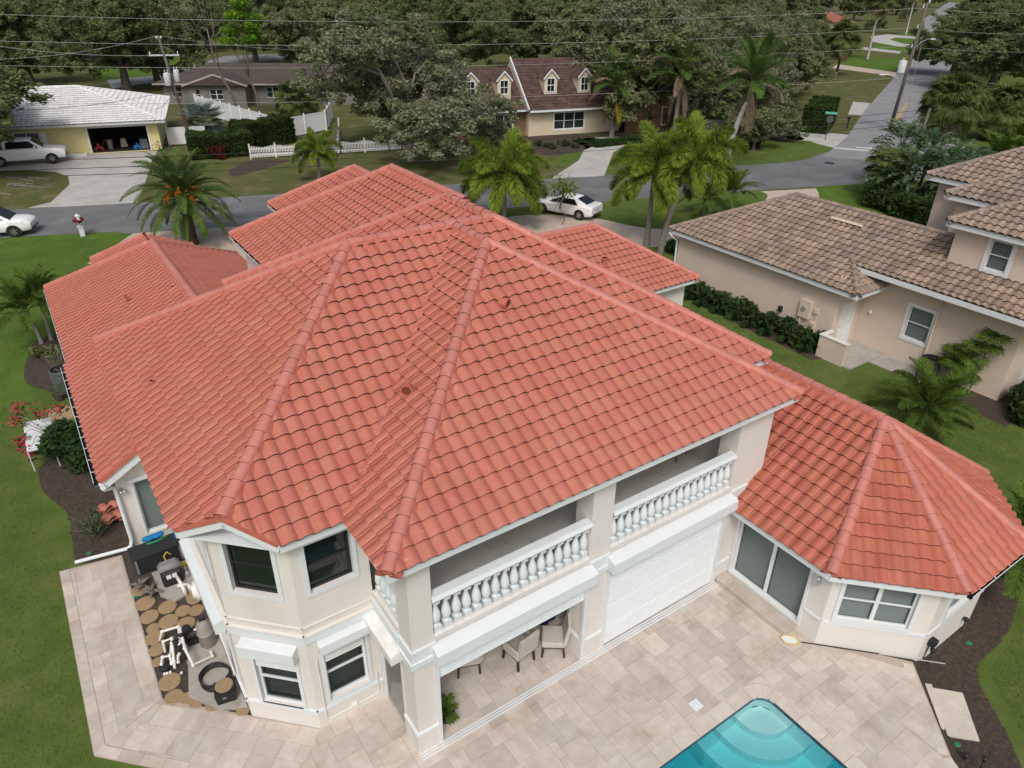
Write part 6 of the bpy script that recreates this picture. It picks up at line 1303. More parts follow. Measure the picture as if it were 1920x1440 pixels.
# fan palms
sb = [fmesh('sabal%d' % i, (lambda e=e, i=i: fan(.85, 34, 1.0, e, 1.0, seed=90+i)), 'sabal') for i, e in enumerate((1.35, .9, .45, .0, -.5))]
sbd = fmesh('sabald', lambda: fan(.9, 22, 1.0, -1.0, .6, seed=99), 'deadfrond')
def sabal(loc, h, label, seed, s=1., dense=1., lean=(0, 0), tm='darkbark'): return palm(loc, label, 'sabal', h, .22, [(sb[0], int(8*dense), seed, s, .15), (sb[1], int(11*dense), seed+.3, s, .1), (sb[2], int(12*dense), seed+.1, s, 0), (sb[3], int(12*dense), seed+.5, s, -.05), (sb[4], int(10*dense), seed+.2, s, -.1), (sbd, 5, seed, s, -.2)], seed=seed, lean=lean, tmat=tm, jit=.42)
p = gp(1768, 262); sabal((p.x, p.y, -.05), 3.6, 'big round cabbage palm beside the side road', 41, 2.1, 2.6); p = gp(1868, 262); sabal((p.x, p.y, -.05), 3.0, 'second cabbage palm right of the big round one', 42, 1.9, 2.4)
p = gp(551, 236); sabal((p.x, p.y, -.05), 2.9, 'cabbage palm in front of the vinyl fence, left trunk of a pair', 43, 1.35, .7); p = gp(580, 232); sabal((p.x, p.y, -.05), 2.5, 'cabbage palm in front of the vinyl fence, right trunk of a pair', 44, 1.2, .6)
p = gp(1568, 142); sabal((p.x, p.y, -.05), 6.0, 'cabbage palm beside the far corner garden', 45, 2.1, .9)
p = gp(1626, 112); sabal((p.x, p.y, -.05), 12.0, 'tall slim palm with pale trunk on the far lawn, left one', 46, 2.2, .8, tm='palewood'); p = gp(1698, 66); sabal((p.x, p.y, -.05), 14., 'tall slim palm with pale trunk further up the far lawn', 47, 2.4, .7, tm='palewood')
bm = [fmesh('bism%d' % i, (lambda e=e, i=i: fan(1.25, 30, 1.1, e, .12, seed=110+i, spread=260)), 'silver') for i, e in enumerate((1.3, .8, .3, -.2))]
p = gp(383, 246); palm((p.x, p.y, -.05), 'silver-blue fan palm behind the utility pole', 'bism', .7, .25, [(bm[0], 5, 0, 1.35, .1), (bm[1], 8, .3, 1.35, .05), (bm[2], 8, .1, 1.35, 0), (bm[3], 6, .4, 1.3, 0)], seed=50)
# ---------------------------------------------------------------- paddle-leaf clump (bird of paradise) by the side road
def paddle(length, el, seed):
    "torn paddle leaf: a stalk and rib, with ragged strips on both sides"
    rng = np.random.default_rng(seed); V = []; F = []; a = el; p = np.zeros(3); pts = []; n = 16
    for i in range(n+1): pts.append((p.copy(), a)); p = p+np.array([math.cos(a), 0, math.sin(a)])*length/n; a -= .075
    for i in range(n):
        (q0, a0), (q1, a1) = pts[i], pts[i+1]; o = len(V); V += [q0+np.array([0, .018, 0]), q0-np.array([0, .018, 0]), q1-np.array([0, .015, 0]), q1+np.array([0, .015, 0])]; F += [(o, o+1, o+2), (o, o+2, o+3)]
        t0, t1 = i/n, (i+1)/n
        if t1 <= .40: continue
        wf = lambda t: .27*max(.02, math.sin(math.pi*min(1, max(0, (t-.38)/.62*.97+.03))))**.6
        for sd in (-1, 1):
            dr = rng.uniform(-.25, .45); sh = rng.uniform(-.01, .05); Nn = np.array([-math.sin(a0), 0, math.cos(a0)]); o = len(V); tg = q1-q0
            e0 = q0+np.array([0, sd*wf(t0), 0])*rng.uniform(.85, 1.05)+Nn*wf(t0)*(.4-dr)+tg*sh*8; e1 = q1+np.array([0, sd*wf(t1), 0])*rng.uniform(.85, 1.05)+Nn*wf(t1)*(.4-dr)+tg*(sh*8-.12)
            V += [q0, q1, e1, e0]; F += [(o, o+1, o+2), (o, o+2, o+3)]
    return np.array(V), np.array(F)
pl_ = [fmesh('pad%d' % i, (lambda e=e, i=i: paddle(2.4, e, i)), 'banana') for i, e in enumerate((1.4, 1.1, .7))]
for k, (x, y, h, s_) in enumerate(((1675, 352, 3.4, 1.15), (1700, 385, 2.2, 1.1), (1748, 392, 2.8, 1.15), (1785, 375, 2.4, 1.1), (1718, 370, 3.2, 1.1), (1768, 400, 1.8, 1.05), (1655, 380, 1.6, 1.0))):
    p = gp(x, y); palm((p.x, p.y, -.05), ['tallest bird of paradise plant by the side road pole', 'bird of paradise plant low in front of the clump', 'bird of paradise plant in the middle of the clump', 'bird of paradise plant at the right of the clump', 'tall bird of paradise plant behind the middle of the clump', 'short bird of paradise plant nearest the tan roof', 'short bird of paradise plant at the left foot of the clump'][k], 'pad', h, .12, [(pl_[0], 7, k, s_, 0), (pl_[1], 11, k+.4, s_, 0), (pl_[2], 11, k+.8, s_, -.15), (pl_[2], 9, k+1.3, s_*.95, -.7)], tmat='darkbark', seed=70+k, cat='plant', name='paddle_plant', lean=(.05*(k-1), .03))
p = gp(1650, 372); palm((p.x, p.y, -.05), 'leaning shaggy fan palm at the left of the roadside clump', 'sabal', 2.6, .16, [(sb[1], 9, 0, 1.2, 0), (sb[2], 10, .3, 1.2, 0), (sb[3], 10, .6, 1.2, -.2), (sb[4], 9, .2, 1.2, -.4)], tmat='darkbark', seed=77, lean=(.12, .1))
p = gp(1690, 395); palm((p.x, p.y, -.05), 'low sago palm in front of the roadside clump', 'ar', .4, .15, [(ar[1], 9, 0, .9, 0), (ar[2], 10, .3, .9, 0)], tmat='darkbark', seed=78, cat='plant', name='sago_palm')
# bamboo palm by the beige wall
p = Vector((30.5, 11.2, -.05))
for k in range(5):
    a = k*1.25; palm((p.x+.35*math.cos(a)-.1, p.y+.45*math.sin(a)-.1, -.05), ['shortest', 'second shortest', 'middle-sized', 'second tallest', 'tallest'][k]+' thin bamboo palm stem by the beige wall', 'ar', 1.0+.38*k, .025, [(fmesh('bam', lambda: fan(.42, 12, .25, .7, .5, seed=130, spread=200), 'palm'), 6, k, 1.2, 0), (fmesh('bam2', lambda: fan(.42, 12, .2, 0.1, .5, seed=131, spread=200), 'palm'), 5, k+.4, 1.2, -.25)], seed=90+k, tmat='greenshaft', name='bamboo_palm', group='stems of bamboo palm by the beige wall', cat='palm', lean=(.06*math.cos(a), .06*math.sin(a)))
# ---------------------------------------------------------------- shrubs and hedges
def shrub(loc, size, n, lsize, mat, label, cat='shrub', group=None, seed=0, name='shrub', shell=.35, extra=None):
    rng = np.random.default_rng(seed); root = empty(name, loc, label, cat, group); sx, sy, sz = size; C = []; Rr = []
    for k in range(9): d = unit_dirs(1, rng)[0]; C.append((loc[0]+d[0]*sx*.5, loc[1]+d[1]*sy*.5, loc[2]+sz*(.5+.32*d[2]))); Rr.append(min(sx, sy, sz)*rng.uniform(.35, .55))
    P = cloud(C, Rr, n, rng, shell, .9); P[:, 2] = np.maximum(P[:, 2], loc[2]+.04); V, F = leaf_quads(P, lsize, rng); obj('foliage', np_mesh('foliage', V, F, mat), root)
    m = MB()
    for c in C[:6]: m.tube([loc, (loc[0]*.5+c[0]*.5, loc[1]*.5+c[1]*.5, c[2]*.6+loc[2]*.4), c], [.03, .02, .008], 5)
    m.build('stem', 'twig', root)
    if extra:
        k = extra[1]; i = rng.choice(len(P), k); Pf = C[0]+(P[i]-C[0])*1.04; V, F = leaf_quads(np.array(Pf), extra[2], rng, 1.2); obj('blossom', np_mesh('blossom', V, F, extra[0]), root)
    return root
def hedge(name, a, b, w, h, n, lsize, mat, label, seed=0, cat='hedge'):
    n = int(n*1.9)
    "clipped hedge between two points: leaves over the surface of a box plus a dark core"
    rng = np.random.default_rng(seed); a = Vector(a); b = Vector(b); t = (b-a).normalized(); s = Vector((-t.y, t.x, 0)); ln = (b-a).length; root = empty(name, tuple(a), label, cat)
    m = MB(); m.beam(a+Vector((0, 0, h*.46)), b+Vector((0, 0, h*.46)), w*.82, h*.88); m.build('core', 'hedge', root)
    u = rng.uniform(0, ln, n); f = rng.random(n); bulge = 1+.08*np.sin(u*1.7)+.05*np.sin(u*4.1); v = np.where(f < .4, rng.uniform(-.5, .5, n), np.where(f < .7, -.5, .5))*w*bulge; z = np.where(f < .4, h, rng.uniform(0, 1, n)*h)*bulge; e = rng.random(n) < .22; u = np.where(e, np.where(rng.random(n) < .5, 0, ln), u); v = np.where(e, rng.uniform(-.5, .5, n)*w, v); z = np.where(e, rng.uniform(0, 1, n)*h, z)
    P = np.array(a)+np.outer(u, np.array(t))+np.outer(v, np.array(s))+np.outer(z, [0, 0, 1])+rng.normal(size=(n, 3))*.05; V, F = leaf_quads(P, lsize, rng); obj('foliage', np_mesh('foliage', V, F, mat), root); return root
hedge('hedge', (14.2, 73.8, -.05), (19.6, 72.8, -.05), 3.0, 1.9, 9000, .13, 'hedge', 'dark clipped hedge in front of the pole, nearer block', 1); hedge('hedge', (19.0, 75.0, -.05), (24.5, 76.6, -.05), 2.4, 2.3, 9000, .13, 'hedge', 'taller dark hedge running to the vinyl fence', 2)
shrub((16.2, 71.7, -.05), (1.6, 1.0, 1.2), 1200, .12, 'croton', 'orange-tinged croton at the foot of the utility pole', seed=6, name='croton')
hedge('hedge', (56.5, 51.8, -.05), (63.5, 48.5, -.05), .7, .7, 5000, .09, 'shrub', 'low clipped hedge bordering the white drive on the corner', 3); hedge('hedge', (49.5, 57.6, -.05), (55.5, 57.0, -.05), .8, .6, 4000, .09, 'shrub', 'low hedge along the curved drive', 4); hedge('hedge', (75.5, 50.5, -.05), (83.5, 55.0, -.05), 2.6, 2.6, 9000, .13, 'hedge', 'tall dark hedge behind the street sign', 5)
for k in range(8):
    p = gp(992+k*15, 246-k*1.2); shrub((p.x, p.y, -.05), (.8, .7, .6), 450, .11, 'croton' if k % 3 != 2 else 'shrub', 'red croton in the bed below the wide window' if k % 3 != 2 else 'green shrub between the red crotons', group='crotons under the wide window' if k % 3 != 2 else 'green shrubs among the crotons', seed=200+k, name='croton' if k % 3 != 2 else 'shrub')
for k in range(9):
    p = gp(1008+k*13+(k % 2)*6, 272+(k % 3)*4-k*.8); shrub((p.x, p.y, -.05), (.8, .8, .45), 400, .09, 'shrub', 'low rounded shrub in the curved drive bed, '+['first', 'second', 'third', 'fourth', 'fifth', 'sixth', 'seventh', 'eighth', 'ninth'][k]+' from its left end', group='low shrubs beside the curved drive', seed=220+k)
for k in range(4):
    p = gp(965+k*10, 240+(k % 2)*6); palm((p.x, p.y, -.05), ['lowest', 'second lowest', 'second tallest', 'tallest'][k]+' paddle-leaf plant against the dormer house corner', 'pad', 1.0+.5*k, .08, [(pl_[0], 4, k, .9, 0), (pl_[1], 5, k+.4, .9, 0)], tmat='darkbark', seed=170+k, cat='plant', name='paddle_plant', group='paddle plants at the dormer house corner')
# row along the beige garage wall
names_ = ['nearest the low stoop wall', 'second from the low stoop wall', 'third from the low stoop wall', 'below the meter box', 'just left of the meter box', 'sixth from the stoop wall', 'middle of the row', 'eighth from the stoop wall', 'ninth from the stoop wall', 'third from the far end', 'second from the far end', 'at the far end near the downspout']
for k in range(12):
    y = 16.7+k*.82; shrub((28.72, y, -.05), (.85, .85, .85 if k != 4 else .6), 650, .13, 'hedge' if k % 2 else 'shrub', 'leafy green shrub by the beige garage wall, '+names_[k], group='shrubs along the beige garage wall', seed=240+k)
tm_ = [fmesh('tuft%d' % i, (lambda i=i: (lambda rng: (np.concatenate([np.array([[0, 0, 0], [.012*math.cos(a+1.57), .012*math.sin(a+1.57), 0], [.16*math.cos(a)*c, .16*math.sin(a)*c, .26], [.32*math.cos(a)*c, .32*math.sin(a)*c, .20-.1*c]]) for a, c in zip(rng.uniform(0, 6.28, 70), rng.uniform(.2, 1.2, 70))]), np.concatenate([np.array([[0, 1, 2], [1, 3, 2]])+4*k for k in range(70)])))(np.random.default_rng(i+300))), 'shrub') for i in range(2)]
for k in range(9):
    o = obj('grass_tuft', tm_[k % 2]); place(o, (28.12+.08*math.sin(k*2), 17.0+k*1.05, -.05), k*1.1, 1.35); lab(o, 'strappy border grass tuft, '+['first', 'second', 'third', 'fourth', 'fifth', 'sixth', 'seventh', 'eighth', 'ninth'][k]+' from the low stoop wall', 'ornamental grass', 'border grass tufts along the beige wall')
for k, (x, y, s_) in enumerate(((31.8, 8.4, 1.3), (31.0, 8.7, 1.0), (30.2, 8.0, .9))): shrub((x, y, -.05), (s_, s_, s_), 1500, .13, 'hedge', ['dark round shrub at the right edge below the beige corner', 'dark shrub beside the beige corner', 'small dark shrub nearest the lawn at the beige corner'][k], seed=270+k)
for k, (x, y) in enumerate(((1265, 470), (1278, 478), (1290, 470))): p = gp(x, y); shrub((p.x, p.y, -.05), (.9, .9, .8), 800, .12, 'shrub', 'green shrub at the end of the beige house behind the red eave', group='shrubs behind the red eave corner', seed=280+k)
for k, (x, y, s_) in enumerate(((1640, 385, 1.6), (1700, 408, 1.9), (1755, 425, 2.0), (1800, 425, 1.8), (1735, 395, 2.2), (1675, 395, 1.4), (1820, 400, 2.3))): p = gp(x, y); shrub((p.x, p.y, -.05), (s_, s_, s_*.9), 2200, .15, 'hedge', 'dark shrub under the roadside palms, '+['below the leaning fan palm', 'in front of the sago palm', 'low in the middle', 'nearest the tan roof gable', 'behind the paddle plants', 'left of the sago palm', 'behind at the right'][k], group='dark shrubs under the roadside palms', seed=290+k)
# west side plants
p = gp(118, 860); BG = shrub((p.x+.55, p.y-.45, -.05), (1.2, 1.8, 1.5), 5200, .10, 'shrub', 'bougainvillea bush with crimson blossom beside the white panel', cat='bush', seed=31, name='bougainvillea')
rng = np.random.default_rng(8); P = []
for c in ((-2.15, 28.1, 1.4), (-2.25, 27.6, 1.1), (-2.2, 26.6, .8), (-2.1, 26.0, .6), (-1.55, 27.4, 1.35), (-1.0, 27.0, 1.5), (-1.2, 25.8, 1.0), (-2.35, 27.0, .5)): P.append(np.array(c)+rng.normal(size=(48, 3))*np.array([.13, .13, .13]))
Q = np.concatenate(P); V, F = leaf_quads(Q[::2]+rng.normal(size=Q[::2].shape)*.06+np.array([.08, 0, -.08]), .09, rng); obj('outer_foliage', np_mesh('outer_foliage', V, F, 'shrub'), BG); m = MB(); [m.tube([(-1.3, 26.6, .6), tuple(p[0]*.5+np.array([-1.5, 26.9, 1.2])*.5), tuple(p[0])], [.02, .014, .006], 4) for p in P]; m.build('branch', 'twig', BG)
V, F = leaf_quads(Q, .085, rng, 1.1); obj('blossom', np_mesh('blossom', V, F, 'red'), BG)
def twigs(loc, n, h, label, seed, leaf_n=120, name='dry_shrub', mat='twig'):
    rng = np.random.default_rng(seed); root = empty(name, loc, label, 'shrub'); m = MB(); tp = []
    for k in range(n): a = rng.uniform(0, 6.28); e = Vector(loc)+Vector((math.cos(a)*h*.6*rng.random(), math.sin(a)*h*.6*rng.random(), h*rng.uniform(.5, 1))); md = Vector(loc).lerp(e, .5)+Vector(tuple(rng.normal(size=3)*.06)); m.tube([loc, md, e], [.012, .008, .004], 4); tp += [e, md]
    m.build('stem', mat, root); P = np.array([tp[i] for i in rng.choice(len(tp), leaf_n)])+rng.normal(size=(leaf_n, 3))*.06; V, F = leaf_quads(P, .05, rng); obj('foliage', np_mesh('foliage', V, F, 'shrub'), root)
p = gp(185, 1005); twigs((p.x, p.y, -.05), 46, 1.05, 'half-bare twiggy shrub in the mulch beside the downspout', 3, 420); p = gp(108, 690); twigs((p.x, p.y, -.05), 24, 1.0, 'pale bare twigs in the mulch bed under the left palms', 4, 60)
p = gp(88, 668); shrub((p.x, p.y, -.05), (.9, .9, .6), 700, .09, 'oak', 'small olive shrub in the mulch bed under the left palms', seed=33)
# ---------------------------------------------------------------- mown grass blades, thick near the camera
def blades(name, poly, n, hgt_, mat, seed, fn=None):
    rng = np.random.default_rng(seed); xs_ = [p[0] for p in poly]; ys_ = [p[1] for p in poly]; P = np.column_stack([rng.uniform(min(xs_), max(xs_), n), rng.uniform(min(ys_), max(ys_), n)])
    ins = np.zeros(n, bool); k = len(poly)
    for i in range(k):
        (xa, ya), (xb, yb) = poly[i], poly[(i+1) % k]; c = ((ya > P[:, 1]) != (yb > P[:, 1])) & (P[:, 0] < (xb-xa)*(P[:, 1]-ya)/(yb-ya+1e-12)+xa); ins ^= c
    P = P[ins]; n = len(P); a = rng.uniform(0, 6.28, n); h = hgt_*rng.uniform(.5, 1.3, n); ln = rng.uniform(.2, .9, n)*h; z = np.full(n, -.05) if fn is None else np.array([fn(x, y) for x, y in P])
    w = .012; A = np.column_stack([P[:, 0]+w*np.cos(a), P[:, 1]+w*np.sin(a), z]); B = np.column_stack([P[:, 0]-w*np.cos(a), P[:, 1]-w*np.sin(a), z]); a2 = rng.uniform(0, 6.28, n); C = np.column_stack([P[:, 0]+ln*np.cos(a2), P[:, 1]+ln*np.sin(a2), z+h])
    V = np.stack([A, B, C], 1).reshape(-1, 3); o = obj(name, np_mesh(name, V, np.arange(3*n).reshape(n, 3), mat)); lab(o, 'short mown grass on the lawn around the house', 'grass'); kind(o, 'stuff'); return o
blades('grass_blades', [(-9, 9), (-2.0, 9), (-2.0, 19), (-1.9, 22), (-2.4, 26), (-2.8, 30), (-2.2, 36), (3, 38), (8, 49.5), (0, 54), (-16, 58), (-16, 30)], 210000, .05, 'blade', 1)
blades('grass_blades', [(21.2, 11), (27.5, 16), (27.8, 27), (20, 20.9), (16.7, 14), (20.8, 13.2), (20.8, 9.5), (22, 5), (29.3, 8), (29.3, 12), (28, 14.6)], 70000, .05, 'blade', 2)
blades('grass_blades', [(16.2, 2.2), (17.2, 3.3), (19.2, 3.5), (21.6, 4.6), (24, 7), (27, 4), (20, -2), (14.3, -1), (15, .8)], 45000, .05, 'blade', 3, fn=gz)
# ================================================================ VEHICLES
def loft(m, secs, mi=0, close=True):
    "secs: list of (x, [(y,z)...]) half sections from sill to centre line; mirrored"
    rings = []
    for x, pr in secs: rings.append([(x, y, z) for y, z in pr]+[(x, -y, z) for y, z in pr[::-1] if y > 1e-6])
    k = len(rings[0]); o = [p for r_ in rings for p in r_]
    fs = [(i*k+j, (i+1)*k+j, (i+1)*k+(j+1) % k, i*k+(j+1) % k) for i in range(len(rings)-1) for j in range(k)]
    fs += [tuple(range(k)), tuple(range((len(rings)-1)*k, len(rings)*k))[::-1]]
    m.add(o, fs, mi); return m
def wheel(root, x, y, r, w=.22, side=1):
    m = MB(); m.lathe([(r*.62, -w/2), (r*.93, -w/2), (r, -w*.3), (r, w*.3), (r*.93, w/2), (r*.62, w/2)], 24); m.xf(Matrix.Translation((x, y, r)) @ Matrix.Rotation(R(90), 4, 'X')); t = m.build('wheel', 'tyre', root, smooth=False)
    m = MB(); m.lathe([(r*.64, 0), (r*.62, .02), (r*.56, -.02)], 20, cap=False)
    for k in range(6): q = MB(); q.box(-.035, .05, -.01, .035, r*.6, .02); m.join(q, Matrix.Rotation(k*math.pi/3, 4, 'Z'))
    m.lathe([(.07, .0), (.07, .03), (.02, .035)], 10); m.xf(Matrix.Translation((x, y+side*w*.42, r)) @ Matrix.Rotation(R(-90*side), 4, 'X')); m.build('rim', 'rim', t)
    m = MB(); m.disc((x, y+side*w*.2, r), r*.6, 18, nrm=(0, side, 0)); m.build('brake_disc', 'black', t)
def finish_car(root, loc, rz): place(root, loc, rz); return root
def arch(root, x, y, r, side):
    m = MB(); n = 14
    pts = [(x+(r+.0)*math.cos(math.pi*k/n), z_) for k, z_ in [(k, r*.96*math.sin(math.pi*k/n)) for k in range(n+1)]]
    m.add([(px_, y+side*.006, .36+pz) for px_, pz in pts]+[(x-r, y+side*.006, .2), (x+r, y+side*.006, .2)][::1], [tuple(range(n+1))+(n+1, n+2) if side < 0 else (tuple(range(n+1))+(n+1, n+2))[::-1]]); m.build('wheel_arch', 'black', root)
def car(name, label, cat, loc, rz, body, cab, glassz, wheels, wr, W, lights, style):
    root = empty(name, (0, 0, 0)); lab(root, label, cat)
    m = MB(); loft(m, body); b = m.build('body', 'carpaint', root, auto=35)
    m = MB(); loft(m, cab); c = m.build('cabin', 'carpaint', root, auto=30)
    for x in wheels:
        for s in (-1, 1): arch(root, x, s*W/2, wr*1.2, s); wheel(root, x, s*(W/2-.09), wr, side=s)
    for nm, mat, quads in lights:
        for q in quads: m = MB(); m.add(q, [tuple(range(len(q)))]); m.build(nm, mat, root)
    finish_car(root, loc, rz); return root
def sec(x, hw, z0, zb, zt, tw, crown=.03): return (x, [(hw*.90, z0), (hw*.985, z0+.12), (hw, (z0+zb)/2+.02), (hw*.985, zb), (hw*tw, zt), (hw*tw*.5, zt+crown*.8), (0, zt+crown)])
def csec(x, yb, zb, yr, zr, cr=.03): return (x, [(yb, zb), (yb-.015, zb+.04), (yr+.03, zr-.06), (yr-.04, zr), (yr*.5, zr+cr*.8), (0, zr+cr)])
def sideglass(x0, x1, x2, x3, yb, zb, yr, zr): 
    out = []
    for s in (-1, 1): q = [(x0, s*(yb+.03), zb), (x1, s*(yb+.03), zb), (x2, s*(yr+.055), zr), (x3, s*(yr+.055), zr)]; out.append(q if s < 0 else q[::-1])
    return out
# pickup truck: nose towards +x
w = 1.0
body = [sec(-2.95, w*.96, .55, 1.05, 1.22, .93, .0), sec(-2.9, w*.98, .48, 1.08, 1.25, .95, .0), sec(-1.55, w, .42, 1.1, 1.26, .95, .0), sec(-1.5, w, .42, 1.1, 1.22, .95, .01), sec(1.05, w, .42, 1.1, 1.24, .93, .02), sec(1.35, w, .42, 1.08, 1.22, .90, .06), sec(2.3, w*.99, .42, 1.04, 1.16, .88, .06), sec(2.75, w*.95, .45, .98, 1.08, .88, .03), sec(2.92, w*.90, .5, .9, .98, .9, .01)]
cab = [csec(-1.52, .92, 1.2, .74, 1.84), csec(-1.35, .92, 1.2, .76, 1.92), csec(.35, .92, 1.2, .75, 1.90), csec(.55, .92, 1.2, .73, 1.86), csec(1.4, .90, 1.2, .80, 1.26, .0)]
L_ = [('side_window', 'carglass', sideglass(-1.32, 1.05, .42, -1.22, .915, 1.3, .75, 1.80)), ('windscreen', 'carglass', [[(1.37, -.78, 1.31), (1.37, .78, 1.31), (.64, .68, 1.885), (.64, -.68, 1.885)]]), ('headlight', 'lamp', [[(2.82, s*.66, .92), (2.72, s*.955, .92), (2.72, s*.945, 1.06), (2.84, s*.64, 1.05)][::s] for s in (-1, 1)]),
      ('grille', 'chrome', [[(2.935, -.58, .72), (2.935, .58, .72), (2.90, .58, 1.03), (2.90, -.58, 1.03)]]), ('bumper', 'black', [[(2.945, -.85, .48), (2.945, .85, .48), (2.945, .85, .64), (2.945, -.85, .64)]]), ('bed', 'greyplastic', [[(-2.8, -.8, 1.262), (-1.6, -.8, 1.272), (-1.6, .8, 1.272), (-2.8, .8, 1.262)]])]
pk = car('pickup_truck', 'white crew-cab pickup truck parked on the yellow house drive', 'pickup truck', (1.55, 78.55, -.04), R(-10), body, cab, 1.3, (-1.95, 1.85), .42, 2.0, L_, 'pickup')
pk.scale = (1.04, 1.04, 1.12)
for s in (-1, 1): m = MB(); m.bbox(.72, s*1.02-.1, 1.28, .86, s*1.02+.1, 1.46, .03); o = m.build('mirror', 'carpaint'); o.parent = pk
# suv
w = .93
body = [sec(-2.3, w*.93, .5, 1.0, 1.12, .93, .02), sec(-2.1, w, .35, 1.05, 1.16, .93, .02), sec(-.2, w, .32, 1.02, 1.12, .93, .02), sec(.9, w, .32, .98, 1.06, .90, .04), sec(1.2, w, .32, .97, 1.05, .88, .06), sec(1.9, w*.97, .34, .93, 1.02, .84, .05), sec(2.2, w*.9, .38, .86, .94, .86, .03), sec(2.36, w*.80, .42, .72, .80, .9, .01)]
cab = [csec(-2.25, .84, 1.05, .66, 1.5), csec(-1.9, .86, 1.05, .70, 1.68), csec(-.2, .87, 1.05, .72, 1.72), csec(.3, .87, 1.05, .70, 1.66), csec(1.3, .84, 1.02, .76, 1.06, .0)]
L_ = [('side_window', 'carglass', sideglass(-1.9, .95, .25, -1.7, .855, 1.12, .70, 1.58)), ('windscreen', 'carglass', [[(1.28, -.74, 1.11), (1.28, .74, 1.11), (.40, .64, 1.70), (.40, -.64, 1.70)]]), ('headlight', 'lamp', [[(2.12, s*.60, .80), (1.98, s*.905, .80), (1.96, s*.885, .98), (2.14, s*.56, .94)][::s] for s in (-1, 1)]),
      ('grille', 'chrome', [[(2.375, -.5, .58), (2.375, .5, .58), (2.29, .5, .88), (2.29, -.5, .88)]]), ('bumper', 'black', [[(2.385, -.7, .40), (2.385, .7, .40), (2.385, .7, .50), (2.385, -.7, .50)]])]
p = gp(30, 443); h_ = R(-19.5); front = Vector((p.x, p.y, -.04)); ctr = front+Vector((math.cos(h_), math.sin(h_), 0))*(-1.38)+Vector((-math.sin(h_), math.cos(h_), 0))*.85
car('suv_car', 'white sport utility car with chrome grille parked at the left kerb', 'car', tuple(ctr), h_, body, cab, 1.1, (-1.4, 1.38), .37, 1.86, L_, 'suv')
# sedan, seen from its rear left
w = .94
body = [sec(-2.5, w*.86, .42, .78, .98, .86, .01), sec(-2.42, w*.93, .34, .86, 1.04, .86, .02), sec(-1.9, w, .26, .92, 1.04, .84, .03), sec(0, w, .25, .86, .98, .9, .02), sec(1.1, w*.99, .25, .82, .92, .88, .04), sec(1.9, w*.95, .27, .74, .84, .84, .05), sec(2.3, w*.84, .32, .62, .70, .86, .03), sec(2.5, w*.7, .38, .52, .58, .9, .01)]
cab = [csec(-2.0, .80, 1.0, .68, 1.06, .0), csec(-1.15, .84, .98, .60, 1.37), csec(-.3, .86, .95, .62, 1.44), csec(.25, .86, .93, .60, 1.40), csec(1.25, .82, .9, .72, .94, .0)]
L_ = [('side_window', 'carglass', sideglass(-1.35, .95, .2, -1.0, .845, 1.0, .615, 1.34)), ('rear_window', 'carglass', [[(-1.97, .62, 1.11), (-1.97, -.62, 1.11), (-1.2, -.54, 1.43), (-1.2, .54, 1.43)]]), ('windscreen', 'carglass', [[(1.22, -.7, .985), (1.22, .7, .985), (.34, .56, 1.435), (.34, -.56, 1.435)]]),
      ('tail_light', 'taillamp', [[(-2.47, s*.74, .80), (-2.30, s*.915, .80), (-2.28, s*.90, .90), (-2.48, s*.45, .86)][::-s] for s in (-1, 1)]), ('number_plate', 'siding', [[(-2.512, .17, .66), (-2.512, -.17, .66), (-2.512, -.17, .78), (-2.512, .17, .78)]]), ('bumper', 'black', [[(-2.515, .6, .42), (-2.515, -.6, .42), (-2.515, -.6, .5), (-2.515, .6, .5)]])]
h_ = R(112); rear = Vector((33.5, 38.2, -.04)); car('sedan_car', 'white sedan parked on the paved drive with its tail towards the house', 'car', tuple(rear+Vector((math.cos(h_), math.sin(h_), 0))*2.5), h_, body, cab, 1.0, (-1.55, 1.5), .35, 1.88, L_, 'sedan')

# ================================================================ POLES, WIRES, SIGNS
def pole(base, top, label, r=.16): 
    root = empty('utility_pole', base, label, 'utility pole'); m = MB(); m.tube([base, top], [r, r*.72], 10); m.build('shaft', 'polewood', root, smooth=True); return root
def transformer(root, c, h=1.0, r=.3):
    m = MB(); m.lathe([(r*.9, 0), (r, .04), (r, h), (r*.9, h+.05), (r*.3, h+.12)], 16, c); t = m.build('transformer', 'transformer', root, auto=40)
    for s in (-.12, .12): m = MB(); m.lathe([(.05, 0), (.03, .1), (.05, .12), (.03, .22), (.04, .3)], 8, (c[0]+s, c[1], c[2]+h+.08)); m.build('bushing', 'transformer', t)
    m = MB(); m.box(c[0]-.03, c[1]-.03, c[2]+.2, c[0]+.03, c[1]+r+.15, c[2]+.3); m.build('bracket', 'darkmetal', t)
b1 = (15.0, 76.0, -.1); t1 = (14.1, 77.0, 10.0); PO1 = pole(b1, t1, 'wooden utility pole with two grey transformers beside the hedge')
q = lambda z: Vector(b1).lerp(Vector(t1), z/10.1)
transformer(PO1, tuple(q(6.0)+Vector((-.45, -.25, 0)))); transformer(PO1, tuple(q(6.3)+Vector((.45, -.2, 0))), .9, .26)
m = MB(); c = q(8.5); m.beam(c+Vector((-1.2, .45, 0)), c+Vector((1.2, -.45, 0)), .1, .12); m.build('crossarm', 'transformer', PO1)
for s in (-1, 0, 1): m = MB(); m.lathe([(.05, 0), (.035, .12), (.05, .14), (.03, .25)], 8, tuple(c+Vector((s*1.1, -s*.42, .06)))); m.build('insulator', 'white', PO1)
m = MB(); m.box(t1[0]-.25, t1[1]-.06, 9.8, t1[0]+.25, t1[1]+.06, 9.95); m.build('top_bracket', 'white', PO1)
